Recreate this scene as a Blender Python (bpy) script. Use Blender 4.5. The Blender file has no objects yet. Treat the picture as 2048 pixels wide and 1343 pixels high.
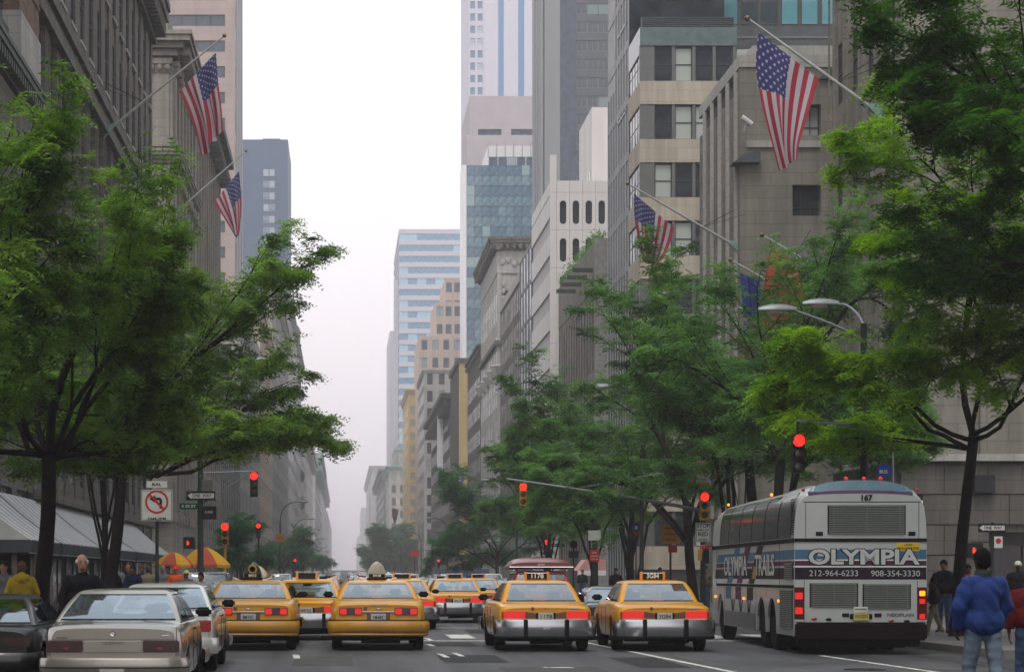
import bpy, bmesh, math, random
import numpy as np
from mathutils import Vector, Matrix, noise as mnoise

S = bpy.context.scene
COL = S.collection
R = math.radians
rnd = random.Random(7)
nprng = np.random.default_rng(5)

# ---------------------------------------------------------------- camera, sky, sun, exposure
F, VX, HY, CH = 4300.0, 685.0, 1150.0, 1.55      # focal length in photo pixels, vanishing point, eye height
def WX(px, Y): return (px - VX) * Y / F
def WZ(py, Y): return CH + (HY - py) * Y / F
cam = bpy.data.cameras.new('camera'); camo = bpy.data.objects.new('camera', cam); COL.objects.link(camo)
cam.sensor_width = 36.0; cam.lens = F / 2048 * 36.0
cam.shift_x = (1024 - VX) / 2048.0; cam.shift_y = (HY - 671.5) / 2048.0
cam.clip_start = 0.5; cam.clip_end = 9000
camo.location = (0, 0, CH); camo.rotation_euler = (R(90), 0, 0)
cam.dof.use_dof = True; cam.dof.focus_distance = 55.0; cam.dof.aperture_fstop = 5.0
S.camera = camo
SUN_EL, SUN_ROT = R(62), R(200)
world = bpy.data.worlds.new('World'); S.world = world; world.use_nodes = True
nt = world.node_tree; nt.nodes.clear()
wo = nt.nodes.new('ShaderNodeOutputWorld'); bg1 = nt.nodes.new('ShaderNodeBackground'); bg2 = nt.nodes.new('ShaderNodeBackground')
sky = nt.nodes.new('ShaderNodeTexSky'); sky.sky_type = 'NISHITA'; sky.sun_disc = False
sky.sun_elevation = SUN_EL; sky.sun_rotation = SUN_ROT; sky.air_density = 1.5; sky.dust_density = 6.0
bg1.inputs['Strength'].default_value = 0.05
nt.links.new(sky.outputs[0], bg1.inputs['Color'])
# an even overcast layer over the clear sky: warm white overhead, faintly pink grey at the horizon
tc = nt.nodes.new('ShaderNodeTexCoord'); sx = nt.nodes.new('ShaderNodeSeparateXYZ'); cr = nt.nodes.new('ShaderNodeValToRGB')
nz = nt.nodes.new('ShaderNodeTexNoise'); nz.inputs['Scale'].default_value = 2.2; nz.inputs['Detail'].default_value = 3
nt.links.new(tc.outputs['Generated'], sx.inputs[0]); nt.links.new(tc.outputs['Generated'], nz.inputs['Vector'])
nt.links.new(sx.outputs['Z'], cr.inputs[0])
cr.color_ramp.elements[0].position = 0.0; cr.color_ramp.elements[0].color = (1.18, 1.02, 1.09, 1)
cr.color_ramp.elements[1].position = 0.55; cr.color_ramp.elements[1].color = (0.92, 0.955, 1.0, 1)
e = cr.color_ramp.elements.new(0.16); e.color = (1.20, 1.10, 1.14, 1)
e = cr.color_ramp.elements.new(0.30); e.color = (1.30, 1.24, 1.18, 1)
mm = nt.nodes.new('ShaderNodeMapRange'); mm.inputs['To Min'].default_value = 0.92; mm.inputs['To Max'].default_value = 1.08
nt.links.new(nz.outputs['Fac'], mm.inputs['Value'])
ms = nt.nodes.new('ShaderNodeMath'); ms.operation = 'MULTIPLY'; ms.inputs[1].default_value = 0.99
nt.links.new(mm.outputs[0], ms.inputs[0]); nt.links.new(ms.outputs[0], bg2.inputs['Strength'])
nt.links.new(cr.outputs[0], bg2.inputs['Color'])
ad = nt.nodes.new('ShaderNodeAddShader'); nt.links.new(bg1.outputs[0], ad.inputs[0]); nt.links.new(bg2.outputs[0], ad.inputs[1])
nt.links.new(ad.outputs[0], wo.inputs['Surface'])
sl = bpy.data.lights.new('sun', 'SUN'); sl.energy = 1.4; sl.angle = R(18); sl.color = (1.0, 0.97, 0.93)
so = bpy.data.objects.new('sun', sl); COL.objects.link(so)
so.rotation_euler = (R(28), 0, R(-20))
S.view_settings.view_transform = 'Standard'; S.view_settings.look = 'None'
S.view_settings.exposure = 0.0; S.view_settings.gamma = 1.0; S.view_settings.use_curve_mapping = False
S.cycles.volume_bounces = 1; S.cycles.max_bounces = 7; S.cycles.transparent_max_bounces = 8
S.cycles.diffuse_bounces = 3; S.cycles.glossy_bounces = 3; S.cycles.transmission_bounces = 4
S.cycles.use_denoising = True; S.cycles.sample_clamp_indirect = 6.0
S.cycles.caustics_reflective = False; S.cycles.caustics_refractive = False
try: S.cycles.denoiser = 'OPENIMAGEDENOISE'
except Exception: pass

# ---------------------------------------------------------------- materials
MATS = {}
def newmat(name):
    m = bpy.data.materials.new(name); m.use_nodes = True
    return m, m.node_tree, m.node_tree.nodes['Principled BSDF']
def N(t, k, **kw):
    n = t.nodes.new(k)
    for a, b in kw.items(): setattr(n, a, b)
    return n
def mat(name, rgb, rough=0.6, metal=0.0, var=0.15, scale=3.0, bump=0.0, bscale=40.0, coat=0.0, emit=0.0, spec=0.5, streak=False):
    """one colour with noise mottling, optional relief"""
    if name in MATS: return MATS[name]
    m, t, b = newmat(name); L = t.links.new
    b.inputs['Roughness'].default_value = rough; b.inputs['Metallic'].default_value = metal
    b.inputs['Coat Weight'].default_value = coat; b.inputs['Coat Roughness'].default_value = 0.08
    b.inputs['Specular IOR Level'].default_value = spec if rough < .5 else spec * .15
    tc = N(t, 'ShaderNodeTexCoord')
    if var > 0:
        vec = tc.outputs['Object']
        if streak:
            mp = N(t, 'ShaderNodeMapping'); mp.inputs['Scale'].default_value = (1, 1, .12); L(vec, mp.inputs[0]); vec = mp.outputs[0]
        nz = N(t, 'ShaderNodeTexNoise'); nz.inputs['Scale'].default_value = scale; nz.inputs['Detail'].default_value = 6
        L(vec, nz.inputs['Vector'])
        mr = N(t, 'ShaderNodeMapRange'); mr.inputs['From Min'].default_value = .25; mr.inputs['From Max'].default_value = .75
        mr.inputs['To Min'].default_value = 1 - var; mr.inputs['To Max'].default_value = 1 + var * .6
        L(nz.outputs['Fac'], mr.inputs['Value'])
        mx = N(t, 'ShaderNodeVectorMath', operation='SCALE'); mx.inputs[0].default_value = rgb
        L(mr.outputs[0], mx.inputs['Scale']); L(mx.outputs[0], b.inputs['Base Color'])
        mr2 = N(t, 'ShaderNodeMapRange'); mr2.inputs['To Min'].default_value = max(rough - .12, .02); mr2.inputs['To Max'].default_value = min(rough + .12, 1)
        L(nz.outputs['Fac'], mr2.inputs['Value']); L(mr2.outputs[0], b.inputs['Roughness'])
    else:
        b.inputs['Base Color'].default_value = (*rgb, 1)
    if bump > 0:
        n2 = N(t, 'ShaderNodeTexNoise'); n2.inputs['Scale'].default_value = bscale; n2.inputs['Detail'].default_value = 4
        L(tc.outputs['Object'], n2.inputs['Vector'])
        bp = N(t, 'ShaderNodeBump'); bp.inputs['Strength'].default_value = bump; bp.inputs['Distance'].default_value = .02
        L(n2.outputs['Fac'], bp.inputs['Height']); L(bp.outputs[0], b.inputs['Normal'])
    if emit > 0:
        b.inputs['Emission Color'].default_value = (*rgb, 1); b.inputs['Emission Strength'].default_value = emit
    MATS[name] = m
    return m
def stone(name, rgb, bw=1.2, bh=0.45, joint=.72, var=.22, rough=.85, stain=.3, offset=.5):
    """masonry with fine joints, block to block tone changes and rain streaks"""
    if name in MATS: return MATS[name]
    m, t, b = newmat(name); L = t.links.new
    tc = N(t, 'ShaderNodeTexCoord'); sp = N(t, 'ShaderNodeSeparateXYZ'); L(tc.outputs['Object'], sp.inputs[0])
    ad = N(t, 'ShaderNodeMath', operation='ADD'); L(sp.outputs[0], ad.inputs[0]); L(sp.outputs[1], ad.inputs[1])
    cb = N(t, 'ShaderNodeCombineXYZ'); L(ad.outputs[0], cb.inputs[0]); L(sp.outputs[2], cb.inputs[1])
    br = N(t, 'ShaderNodeTexBrick'); br.offset = offset
    br.inputs['Scale'].default_value = 1.0; br.inputs['Brick Width'].default_value = bw; br.inputs['Row Height'].default_value = bh
    br.inputs['Mortar Size'].default_value = min(.03, bh * .06); br.inputs['Mortar Smooth'].default_value = .3; br.inputs['Bias'].default_value = 0
    c = Vector(rgb)
    br.inputs['Color1'].default_value = (*(c * (1 - var)), 1); br.inputs['Color2'].default_value = (*(c * (1 + var * .6)), 1)
    br.inputs['Mortar'].default_value = (*(c * joint), 1); L(cb.outputs[0], br.inputs['Vector'])
    mp = N(t, 'ShaderNodeMapping'); mp.inputs['Scale'].default_value = (1.1, 1.1, .09); L(tc.outputs['Object'], mp.inputs[0])
    nz = N(t, 'ShaderNodeTexNoise'); nz.inputs['Scale'].default_value = 1.3; nz.inputs['Detail'].default_value = 7; L(mp.outputs[0], nz.inputs['Vector'])
    mr = N(t, 'ShaderNodeMapRange'); mr.inputs['From Min'].default_value = .3; mr.inputs['From Max'].default_value = .7
    mr.inputs['To Min'].default_value = 1 - stain; mr.inputs['To Max'].default_value = 1.08; L(nz.outputs['Fac'], mr.inputs['Value'])
    n3 = N(t, 'ShaderNodeTexNoise'); n3.inputs['Scale'].default_value = 9; n3.inputs['Detail'].default_value = 5; L(tc.outputs['Object'], n3.inputs['Vector'])
    m3 = N(t, 'ShaderNodeMapRange'); m3.inputs['To Min'].default_value = .85; m3.inputs['To Max'].default_value = 1.15; L(n3.outputs['Fac'], m3.inputs['Value'])
    mu = N(t, 'ShaderNodeMath', operation='MULTIPLY'); L(mr.outputs[0], mu.inputs[0]); L(m3.outputs[0], mu.inputs[1])
    mx = N(t, 'ShaderNodeVectorMath', operation='SCALE'); L(br.outputs['Color'], mx.inputs[0]); L(mu.outputs[0], mx.inputs['Scale'])
    L(mx.outputs[0], b.inputs['Base Color']); b.inputs['Roughness'].default_value = rough; b.inputs['Specular IOR Level'].default_value = .12
    MATS[name] = m
    return m
def glassmat(name, rgb=(.035, .045, .055), rough=.08, var=.5, blind=.25, blindcol=(.3, .32, .3)):
    """window glass over a dark room; some with pale blinds (varies per pane object)"""
    if name in MATS: return MATS[name]
    m, t, b = newmat(name); L = t.links.new
    oi = N(t, 'ShaderNodeObjectInfo'); gt = N(t, 'ShaderNodeMath', operation='LESS_THAN'); gt.inputs[1].default_value = blind
    L(oi.outputs['Random'], gt.inputs[0])
    tc = N(t, 'ShaderNodeTexCoord'); nz = N(t, 'ShaderNodeTexNoise'); nz.inputs['Scale'].default_value = .9; nz.inputs['Detail'].default_value = 4
    L(tc.outputs['Object'], nz.inputs['Vector'])
    cr = N(t, 'ShaderNodeValToRGB'); cr.color_ramp.elements[0].position = .35; cr.color_ramp.elements[1].position = .7
    cr.color_ramp.elements[0].color = (*(Vector(rgb) * (1 - var)), 1); cr.color_ramp.elements[1].color = (*(Vector(rgb) * (1 + var)), 1)
    L(nz.outputs['Fac'], cr.inputs[0])
    mx = N(t, 'ShaderNodeMix', data_type='RGBA'); L(gt.outputs[0], mx.inputs[0]); L(cr.outputs[0], mx.inputs[6]); mx.inputs[7].default_value = (*blindcol, 1)
    L(mx.outputs[2], b.inputs['Base Color']); b.inputs['Roughness'].default_value = rough; b.inputs['IOR'].default_value = 1.5
    n2 = N(t, 'ShaderNodeTexNoise'); n2.inputs['Scale'].default_value = .35; L(tc.outputs['Object'], n2.inputs['Vector'])
    bp = N(t, 'ShaderNodeBump'); bp.inputs['Strength'].default_value = .25; bp.inputs['Distance'].default_value = .3
    L(n2.outputs['Fac'], bp.inputs['Height']); L(bp.outputs[0], b.inputs['Normal'])
    MATS[name] = m
    return m

# ---------------------------------------------------------------- mesh building
class MB:
    def __init__(s): s.v = []; s.f = []; s.m = []; s.mi = 0
    def add(s, vs, fs, M=None):
        o = len(s.v)
        if M is not None: vs = [tuple(M @ Vector(v)) for v in vs]
        s.v += [tuple(v) for v in vs]; s.f += [tuple(o + i for i in f) for f in fs]; s.m += [s.mi] * len(fs)
    def box(s, x0, x1, y0, y1, z0, z1, M=None):
        if x0 > x1: x0, x1 = x1, x0
        if y0 > y1: y0, y1 = y1, y0
        if z0 > z1: z0, z1 = z1, z0
        s.add([(x0, y0, z0), (x1, y0, z0), (x1, y1, z0), (x0, y1, z0), (x0, y0, z1), (x1, y0, z1), (x1, y1, z1), (x0, y1, z1)],
              [(0, 3, 2, 1), (4, 5, 6, 7), (0, 1, 5, 4), (1, 2, 6, 5), (2, 3, 7, 6), (3, 0, 4, 7)], M)
    def prism(s, poly, axis, a, b, M=None):
        """polygon in the two other axes extruded along axis from a to b"""
        n = len(poly)
        def p(q, t): return {'x': (t, q[0], q[1]), 'y': (q[0], t, q[1]), 'z': (q[0], q[1], t)}[axis]
        s.add([p(q, a) for q in poly] + [p(q, b) for q in poly],
              [tuple(range(n)), tuple(range(2 * n - 1, n - 1, -1))] + [(i, n + i, n + (i + 1) % n, (i + 1) % n) for i in range(n)], M)
    def tube(s, pts, rad, n=8, cap=True, M=None):
        pts = [Vector(p) for p in pts]
        if not hasattr(rad, '__len__'): rad = [rad] * len(pts)
        vs = []; fs = []; prev = None
        for i, p in enumerate(pts):
            d = (pts[min(i + 1, len(pts) - 1)] - pts[max(i - 1, 0)])
            if d.length < 1e-9: d = Vector((0, 0, 1))
            d.normalize()
            if prev is None:
                u = d.cross(Vector((0, 0, 1)))
                if u.length < .05: u = d.cross(Vector((1, 0, 0)))
            else: u = prev - d * prev.dot(d)
            u.normalize(); prev = u; w = d.cross(u)
            for k in range(n):
                a = 2 * math.pi * k / n
                vs.append(p + (u * math.cos(a) + w * math.sin(a)) * rad[i])
        for i in range(len(pts) - 1):
            for k in range(n):
                fs.append((i * n + k, i * n + (k + 1) % n, (i + 1) * n + (k + 1) % n, (i + 1) * n + k))
        if cap: fs += [tuple(range(n - 1, -1, -1)), tuple((len(pts) - 1) * n + k for k in range(n))]
        s.add(vs, fs, M)
    def lathe(s, prof, n=16, M=None, axis='z', cap=True):
        """profile of (radius, height) turned about an axis"""
        vs = []; fs = []
        for r_, h in prof:
            for k in range(n):
                a = 2 * math.pi * k / n; c, d = r_ * math.cos(a), r_ * math.sin(a)
                vs.append({'z': (c, d, h), 'y': (c, h, d), 'x': (h, c, d)}[axis])
        for i in range(len(prof) - 1):
            for k in range(n): fs.append((i * n + k, i * n + (k + 1) % n, (i + 1) * n + (k + 1) % n, (i + 1) * n + k))
        if cap and prof[0][0] > 1e-6: fs.append(tuple(range(n - 1, -1, -1)))
        if cap and prof[-1][0] > 1e-6: fs.append(tuple((len(prof) - 1) * n + k for k in range(n)))
        s.add(vs, fs, M)
    def grid(s, P, M=None):
        nr, nc = len(P), len(P[0])
        s.add([q for row in P for q in row], [(i * nc + j, i * nc + j + 1, (i + 1) * nc + j + 1, (i + 1) * nc + j) for i in range(nr - 1) for j in range(nc - 1)], M)
    def ball(s, c, r_, n=10, m=7, sc=(1, 1, 1), M=None):
        vs = []; fs = []
        for i in range(m + 1):
            th = math.pi * i / m
            for k in range(n):
                a = 2 * math.pi * k / n
                vs.append((c[0] + r_ * sc[0] * math.sin(th) * math.cos(a), c[1] + r_ * sc[1] * math.sin(th) * math.sin(a), c[2] + r_ * sc[2] * math.cos(th)))
        for i in range(m):
            for k in range(n): fs.append((i * n + k, (i + 1) * n + k, (i + 1) * n + (k + 1) % n, i * n + (k + 1) % n))
        s.add(vs, fs, M)
    def mesh(s, name, mats, smooth=None, off=(0, 0, 0), fix=False):
        me = bpy.data.meshes.new(name)
        v = s.v
        if off != (0, 0, 0): v = [(a - off[0], b - off[1], c - off[2]) for a, b, c in v]
        me.from_pydata(v, [], s.f)
        if not isinstance(mats, (list, tuple)): mats = [mats]
        for m in mats: me.materials.append(m)
        if len(mats) > 1: me.polygons.foreach_set('material_index', s.m)
        if fix:
            bm = bmesh.new(); bm.from_mesh(me); bmesh.ops.remove_doubles(bm, verts=bm.verts, dist=1e-5)
            bmesh.ops.recalc_face_normals(bm, faces=bm.faces); bm.to_mesh(me); bm.free()
        me.validate()
        if smooth is not None:
            me.polygons.foreach_set('use_smooth', [True] * len(me.polygons))
            if smooth < 180: me.set_sharp_from_angle(angle=R(smooth))
        me.update()
        return me
    def build(s, name, mats, parent=None, smooth=None, off=None, fix=False, loc=None):
        """links everything collected as ONE object; off = subtract the parent's place from world coordinates"""
        o = (0, 0, 0)
        if off is not None: o = tuple(off)
        ob = link(name, s.mesh(name, mats, smooth, o, fix), parent)
        if loc is not None: ob.location = loc
        return ob
def link(name, data, parent=None):
    ob = bpy.data.objects.new(name, data); COL.objects.link(ob)
    if parent is not None: ob.parent = parent
    return ob
def tag(o, label=None, cat=None, group=None, kind=None):
    if label: o['label'] = label
    if cat: o['category'] = cat
    if group: o['group'] = group
    if kind: o['kind'] = kind
    return o
def thing(name, label, cat, loc=(0, 0, 0), rz=0.0, group=None):
    o = link(name, None); o.location = loc; o.rotation_euler = (0, 0, rz); o.empty_display_size = .3
    return tag(o, label, cat, group)
def copy_tree(o, parent=None):
    c = o.copy(); COL.objects.link(c)
    if parent is not None: c.parent = parent
    for ch in list(o.children): copy_tree(ch, c)
    return c
def bevel(me, w=.01, seg=2, angle=40):
    bm = bmesh.new(); bm.from_mesh(me)
    bmesh.ops.remove_doubles(bm, verts=bm.verts, dist=1e-5)
    ed = [e for e in bm.edges if len(e.link_faces) == 2 and e.calc_face_angle(0) > R(angle)]
    bmesh.ops.bevel(bm, geom=ed, offset=w, segments=seg, affect='EDGES', clamp_overlap=True)
    for f in bm.faces: f.smooth = True
    bm.to_mesh(me); bm.free(); me.set_sharp_from_angle(angle=R(35)); return me
def rrect(x0, x1, z0, z1, r_, n=3):
    P = []
    for cx, cz, a0 in ((x1 - r_, z1 - r_, 0), (x0 + r_, z1 - r_, 90), (x0 + r_, z0 + r_, 180), (x1 - r_, z0 + r_, 270)):
        for k in range(n + 1):
            a = R(a0 + 90 * k / n); P.append((cx + r_ * math.cos(a), cz + r_ * math.sin(a)))
    return P
def text(s, size, material, parent=None, loc=(0, 0, 0), rot=(R(90), 0, 0), sx=1.0, bold=0.0, ext=.002, name='lettering', width=None, align='CENTER', shear=0):
    """raised lettering, converted to a mesh; faces -Y unless rotated"""
    c = bpy.data.curves.new(name, 'FONT'); c.body = s; c.size = size; c.align_x = align; c.align_y = 'CENTER'
    c.extrude = ext; c.offset = bold; c.resolution_u = 3; c.shear = shear
    tmp = bpy.data.objects.new('tmp', c)
    me = bpy.data.meshes.new_from_object(tmp); bpy.data.objects.remove(tmp); bpy.data.curves.remove(c)
    me.name = name; me.materials.clear(); me.materials.append(material)
    n = len(me.vertices)
    if n:
        co = np.empty(n * 3); me.vertices.foreach_get('co', co); co = co.reshape(-1, 3)
        w = co[:, 0].max() - co[:, 0].min()
        k = sx if width is None else width / max(w, 1e-6)
        co[:, 0] *= k; me.vertices.foreach_set('co', co.ravel())
    ob = link(name, me, parent); ob.location = loc; ob.rotation_euler = rot
    return ob
# ---------------------------------------------------------------- haze (the photograph's wet, thick air)
def make_haze():
    mb = MB(); mb.box(-420, 420, -25, 3400, -1.2, 186)
    m = bpy.data.materials.new('haze_air'); m.use_nodes = True; t = m.node_tree
    t.nodes.remove(t.nodes['Principled BSDF'])
    v = t.nodes.new('ShaderNodeVolumePrincipled'); v.inputs['Density'].default_value = HAZE; v.inputs['Color'].default_value = (.96, .955, 1.0, 1)
    v.inputs['Anisotropy'].default_value = .1
    t.links.new(v.outputs[0], t.nodes['Material Output'].inputs['Volume'])
    tag(mb.build('haze', m), kind='stuff', label='pale pinkish haze filling the far end of the avenue')
HAZE = 0.0005
make_haze()

# ---------------------------------------------------------------- ground, road, pavements, paint
RX, LX = 19.3, -11.5             # building lines of the avenue
KR, KL = 12.3, -5.6              # kerbs
def gz(Y):                       # the avenue rises gently far away
    if Y < 260: return 0.0
    if Y < 1150: return 4.2 * (1 - math.cos(math.pi * (Y - 260) / 890)) / 2
    return 4.2 - (Y - 1150) * .004
def strip(mb, x0, x1, y0, y1, dz, step=40):
    ys = [y0]
    while ys[-1] < y1 - 1e-6: ys.append(min(ys[-1] + step, y1))
    mb.grid([[(x0, y, gz(y) + dz), (x1, y, gz(y) + dz)] for y in ys])
def asphalt():
    m, t, b = newmat('asphalt'); L = t.links.new
    tc = N(t, 'ShaderNodeTexCoord')
    n1 = N(t, 'ShaderNodeTexNoise'); n1.inputs['Scale'].default_value = .35; n1.inputs['Detail'].default_value = 8; L(tc.outputs['Object'], n1.inputs['Vector'])
    n2 = N(t, 'ShaderNodeTexNoise'); n2.inputs['Scale'].default_value = 60; n2.inputs['Detail'].default_value = 3; L(tc.outputs['Object'], n2.inputs['Vector'])
    mp = N(t, 'ShaderNodeMapping'); mp.inputs['Scale'].default_value = (1.4, .05, 1); L(tc.outputs['Object'], mp.inputs[0])
    n3 = N(t, 'ShaderNodeTexNoise'); n3.inputs['Scale'].default_value = 1; n3.inputs['Detail'].default_value = 4; L(mp.outputs[0], n3.inputs['Vector'])
    vo = N(t, 'ShaderNodeTexVoronoi', feature='DISTANCE_TO_EDGE'); vo.inputs['Scale'].default_value = .22
    nd = N(t, 'ShaderNodeVectorMath', operation='MULTIPLY_ADD'); nd.inputs[1].default_value = (1.5, 1.5, 0); L(n1.outputs['Color'], nd.inputs[0]); L(tc.outputs['Object'], nd.inputs[2]); L(nd.outputs[0], vo.inputs['Vector'])
    cr = N(t, 'ShaderNodeMapRange'); cr.inputs['From Min'].default_value = 0; cr.inputs['From Max'].default_value = .012; cr.inputs['To Min'].default_value = .45; L(vo.outputs['Distance'], cr.inputs['Value'])
    ra = N(t, 'ShaderNodeValToRGB'); ra.color_ramp.elements[0].position = .3; b.inputs['Specular IOR Level'].default_value = .25; ra.color_ramp.elements[0].color = (.038, .041, .045, 1)
    ra.color_ramp.elements[1].position = .72; ra.color_ramp.elements[1].color = (.088, .09, .094, 1); L(n1.outputs['Fac'], ra.inputs[0])
    mr = N(t, 'ShaderNodeMapRange'); mr.inputs['From Min'].default_value = .3; mr.inputs['From Max'].default_value = .7; mr.inputs['To Min'].default_value = .5; mr.inputs['To Max'].default_value = 1.35; L(n3.outputs['Fac'], mr.inputs['Value'])
    m2 = N(t, 'ShaderNodeMapRange'); m2.inputs['To Min'].default_value = .6; m2.inputs['To Max'].default_value = 1.4; L(n2.outputs['Fac'], m2.inputs['Value'])
    a = N(t, 'ShaderNodeMath', operation='MULTIPLY'); L(mr.outputs[0], a.inputs[0]); L(m2.outputs[0], a.inputs[1])
    a2 = N(t, 'ShaderNodeMath', operation='MULTIPLY'); L(a.outputs[0], a2.inputs[0]); L(cr.outputs[0], a2.inputs[1])
    sc = N(t, 'ShaderNodeVectorMath', operation='SCALE'); L(ra.outputs[0], sc.inputs[0]); L(a2.outputs[0], sc.inputs['Scale']); L(sc.outputs[0], b.inputs['Base Color'])
    ro = N(t, 'ShaderNodeMapRange'); ro.inputs['To Min'].default_value = .45; ro.inputs['To Max'].default_value = .75; L(n1.outputs['Fac'], ro.inputs['Value']); L(ro.outputs[0], b.inputs['Roughness'])
    bp = N(t, 'ShaderNodeBump'); bp.inputs['Strength'].default_value = .35; bp.inputs['Distance'].default_value = .01; L(n2.outputs['Fac'], bp.inputs['Height']); L(bp.outputs[0], b.inputs['Normal'])
    return m
def paint():
    m, t, b = newmat('road_paint'); L = t.links.new
    tc = N(t, 'ShaderNodeTexCoord'); n1 = N(t, 'ShaderNodeTexNoise'); n1.inputs['Scale'].default_value = 5; n1.inputs['Detail'].default_value = 8; L(tc.outputs['Object'], n1.inputs['Vector'])
    ra = N(t, 'ShaderNodeValToRGB'); ra.color_ramp.elements[0].position = .36; ra.color_ramp.elements[0].color = (.12, .12, .12, 1)
    ra.color_ramp.elements[1].position = .5; ra.color_ramp.elements[1].color = (.62, .61, .56, 1); L(n1.outputs['Fac'], ra.inputs[0]); L(ra.outputs[0], b.inputs['Base Color']); b.inputs['Roughness'].default_value = .6
    return m
ASPH, PAINT = asphalt(), paint()
mb = MB(); strip(mb, -900, 900, -60, 5200, -.03); tag(mb.build('ground', mat('ground_dirt', (.11, .105, .1), .9)), kind='structure')
mb = MB(); strip(mb, KL - .05, KR + .05, -40, 3300, 0.0); mb.grid([[(-300, 2, 0.0), (KL - .05, 2, 0.0)], [(-300, 36, 0.0), (KL - .05, 36, 0.0)]]); mb.grid([[(KR + .05, 2, 0.0), (300, 2, 0.0)], [(KR + .05, 40.5, 0.0), (300, 40.5, 0.0)]])
tag(mb.build('road', ASPH, smooth=180), kind='structure')
PAVE = stone('pavement_concrete', (.27, .265, .25), 1.5, 1.5, .6, .1, .8, .25, 0)
def pavement_mat():
    m, t, b = newmat('pavement_slab'); L = t.links.new
    tc = N(t, 'ShaderNodeTexCoord'); br = N(t, 'ShaderNodeTexBrick'); br.offset = 0; br.inputs['Scale'].default_value = 1
    br.inputs['Brick Width'].default_value = 1.5; br.inputs['Row Height'].default_value = 1.5; br.inputs['Mortar Size'].default_value = .02
    br.inputs['Color1'].default_value = (.125, .122, .115, 1); br.inputs['Color2'].default_value = (.175, .17, .16, 1); br.inputs['Mortar'].default_value = (.08, .08, .075, 1)
    L(tc.outputs['Object'], br.inputs['Vector']); n1 = N(t, 'ShaderNodeTexNoise'); n1.inputs['Scale'].default_value = 2; n1.inputs['Detail'].default_value = 8; L(tc.outputs['Object'], n1.inputs['Vector'])
    mr = N(t, 'ShaderNodeMapRange'); mr.inputs['To Min'].default_value = .55; mr.inputs['To Max'].default_value = 1.3; L(n1.outputs['Fac'], mr.inputs['Value'])
    sc = N(t, 'ShaderNodeVectorMath', operation='SCALE'); L(br.outputs['Color'], sc.inputs[0]); L(mr.outputs[0], sc.inputs['Scale']); L(sc.outputs[0], b.inputs['Base Color']); b.inputs['Roughness'].default_value = .8
    return m
PAVE = pavement_mat(); KERB = mat('kerb_granite', (.17, .165, .16), .8, var=.3, scale=2)
def pavement(name, x0, x1, y0, y1):
    mb = MB(); h = .14
    ys = [y0]
    while ys[-1] < y1 - 1e-6: ys.append(min(ys[-1] + 40, y1))
    P = [[(x0, y, gz(y) - .02), (x0, y, gz(y) + h), (x1, y, gz(y) + h), (x1, y, gz(y) - .02)] for y in ys]
    mb.grid(P); mb.f.append((0, 1, 2, 3)); mb.m.append(0)
    tag(mb.build(name, PAVE), kind='structure')
pavement('pavement_left', LX - 12, KL - .18, 36, 3300); pavement('pavement_right', KR + .18, RX + 30, 40.5, 3300)
def kerb(name, pts):
    mb = MB()
    for (x0, y0), (x1, y1) in zip(pts, pts[1:]):
        L_ = math.hypot(x1 - x0, y1 - y0); n = max(1, int(L_ / 1.8)) if L_ < 200 else int(L_ / 40)
        for i in range(n):
            a = Vector((x0 + (x1 - x0) * i / n, y0 + (y1 - y0) * i / n, 0)); b_ = Vector((x0 + (x1 - x0) * (i + 1) / n, y0 + (y1 - y0) * (i + 1) / n, 0))
            d = (b_ - a).normalized(); w = Vector((-d.y, d.x, 0)) * .09; g = d * .006
            z0, z1 = gz(a.y), gz(b_.y)
            q = [a + g - w, b_ - g - w, b_ - g + w, a + g + w]
            mb.add([(p.x, p.y, (z0 if k in (0, 3) else z1) + hh) for hh in (-.02, .15) for k, p in enumerate(q)], [(0, 3, 2, 1), (4, 5, 6, 7), (0, 1, 5, 4), (1, 2, 6, 5), (2, 3, 7, 6), (3, 0, 4, 7)])
    tag(mb.build(name, KERB), kind='structure')
kerb('kerb_right', [(60, 40.4), (KR + .09, 40.4), (KR + .09, 180), (KR + .09, 3000)][::1]); kerb('kerb_left', [(-60, 35.9), (KL - .09, 35.9), (KL - .09, 180), (KL - .09, 3000)])
# painted markings; each run is one marking of the road
def marking(name, quads, label=None):
    mb = MB()
    for q in quads: mb.add([(x, y, gz(y) + .004) for x, y in q], [tuple(range(len(q)))])
    tag(mb.build(name, PAINT), kind='structure')
def rectq(x0, x1, y0, y1): return [(x0, y0), (x1, y0), (x1, y1), (x0, y1)]
marking('crosswalk_marking', [rectq(x, x + .62, 53.0, 56.4) for x in np.arange(KL + .6, KR - .5, 1.28)])
marking('stop_line_marking', [rectq(KL + .5, KR - .4, 50.9, 51.25), rectq(-4.8, 12, 63.5, 63.8)])
marking('lane_line_marking', [[(6.27, 33.0), (6.40, 33.0), (5.68, 50.2), (5.55, 50.2)], [(9.62, 30), (9.75, 30), (9.32, 41.6), (9.20, 41.6)]] +
        [rectq(x, x + .12, y, y + 2.6) for x in (-1.1, 2.25, 6.0, 9.3) for y in np.arange(66, 330, 7.5)])
def dash(px, py, w, l_):
    Y = F * CH / (py - HY); X = WX(px, Y); return [(X, Y - l_ / 2), (X + w, Y - l_ / 2), (X + w - .06, Y + l_ / 2), (X - .06, Y + l_ / 2)]
marking('guide_marking', [dash(589, 1312, .13, 1.9), dash(884, 1310, .11, 1.9), dash(914, 1308, .11, 1.9), dash(858, 1289, .12, 1.4), dash(856, 1278, .12, 2.2), dash(1090, 1334, .5, .25)])
PATCH = mat('tar_patch', (.035, .036, .038), .7, var=.5, scale=3); PATCH2 = mat('worn_patch', (.085, .085, .083), .8, var=.4, scale=2)
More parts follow.
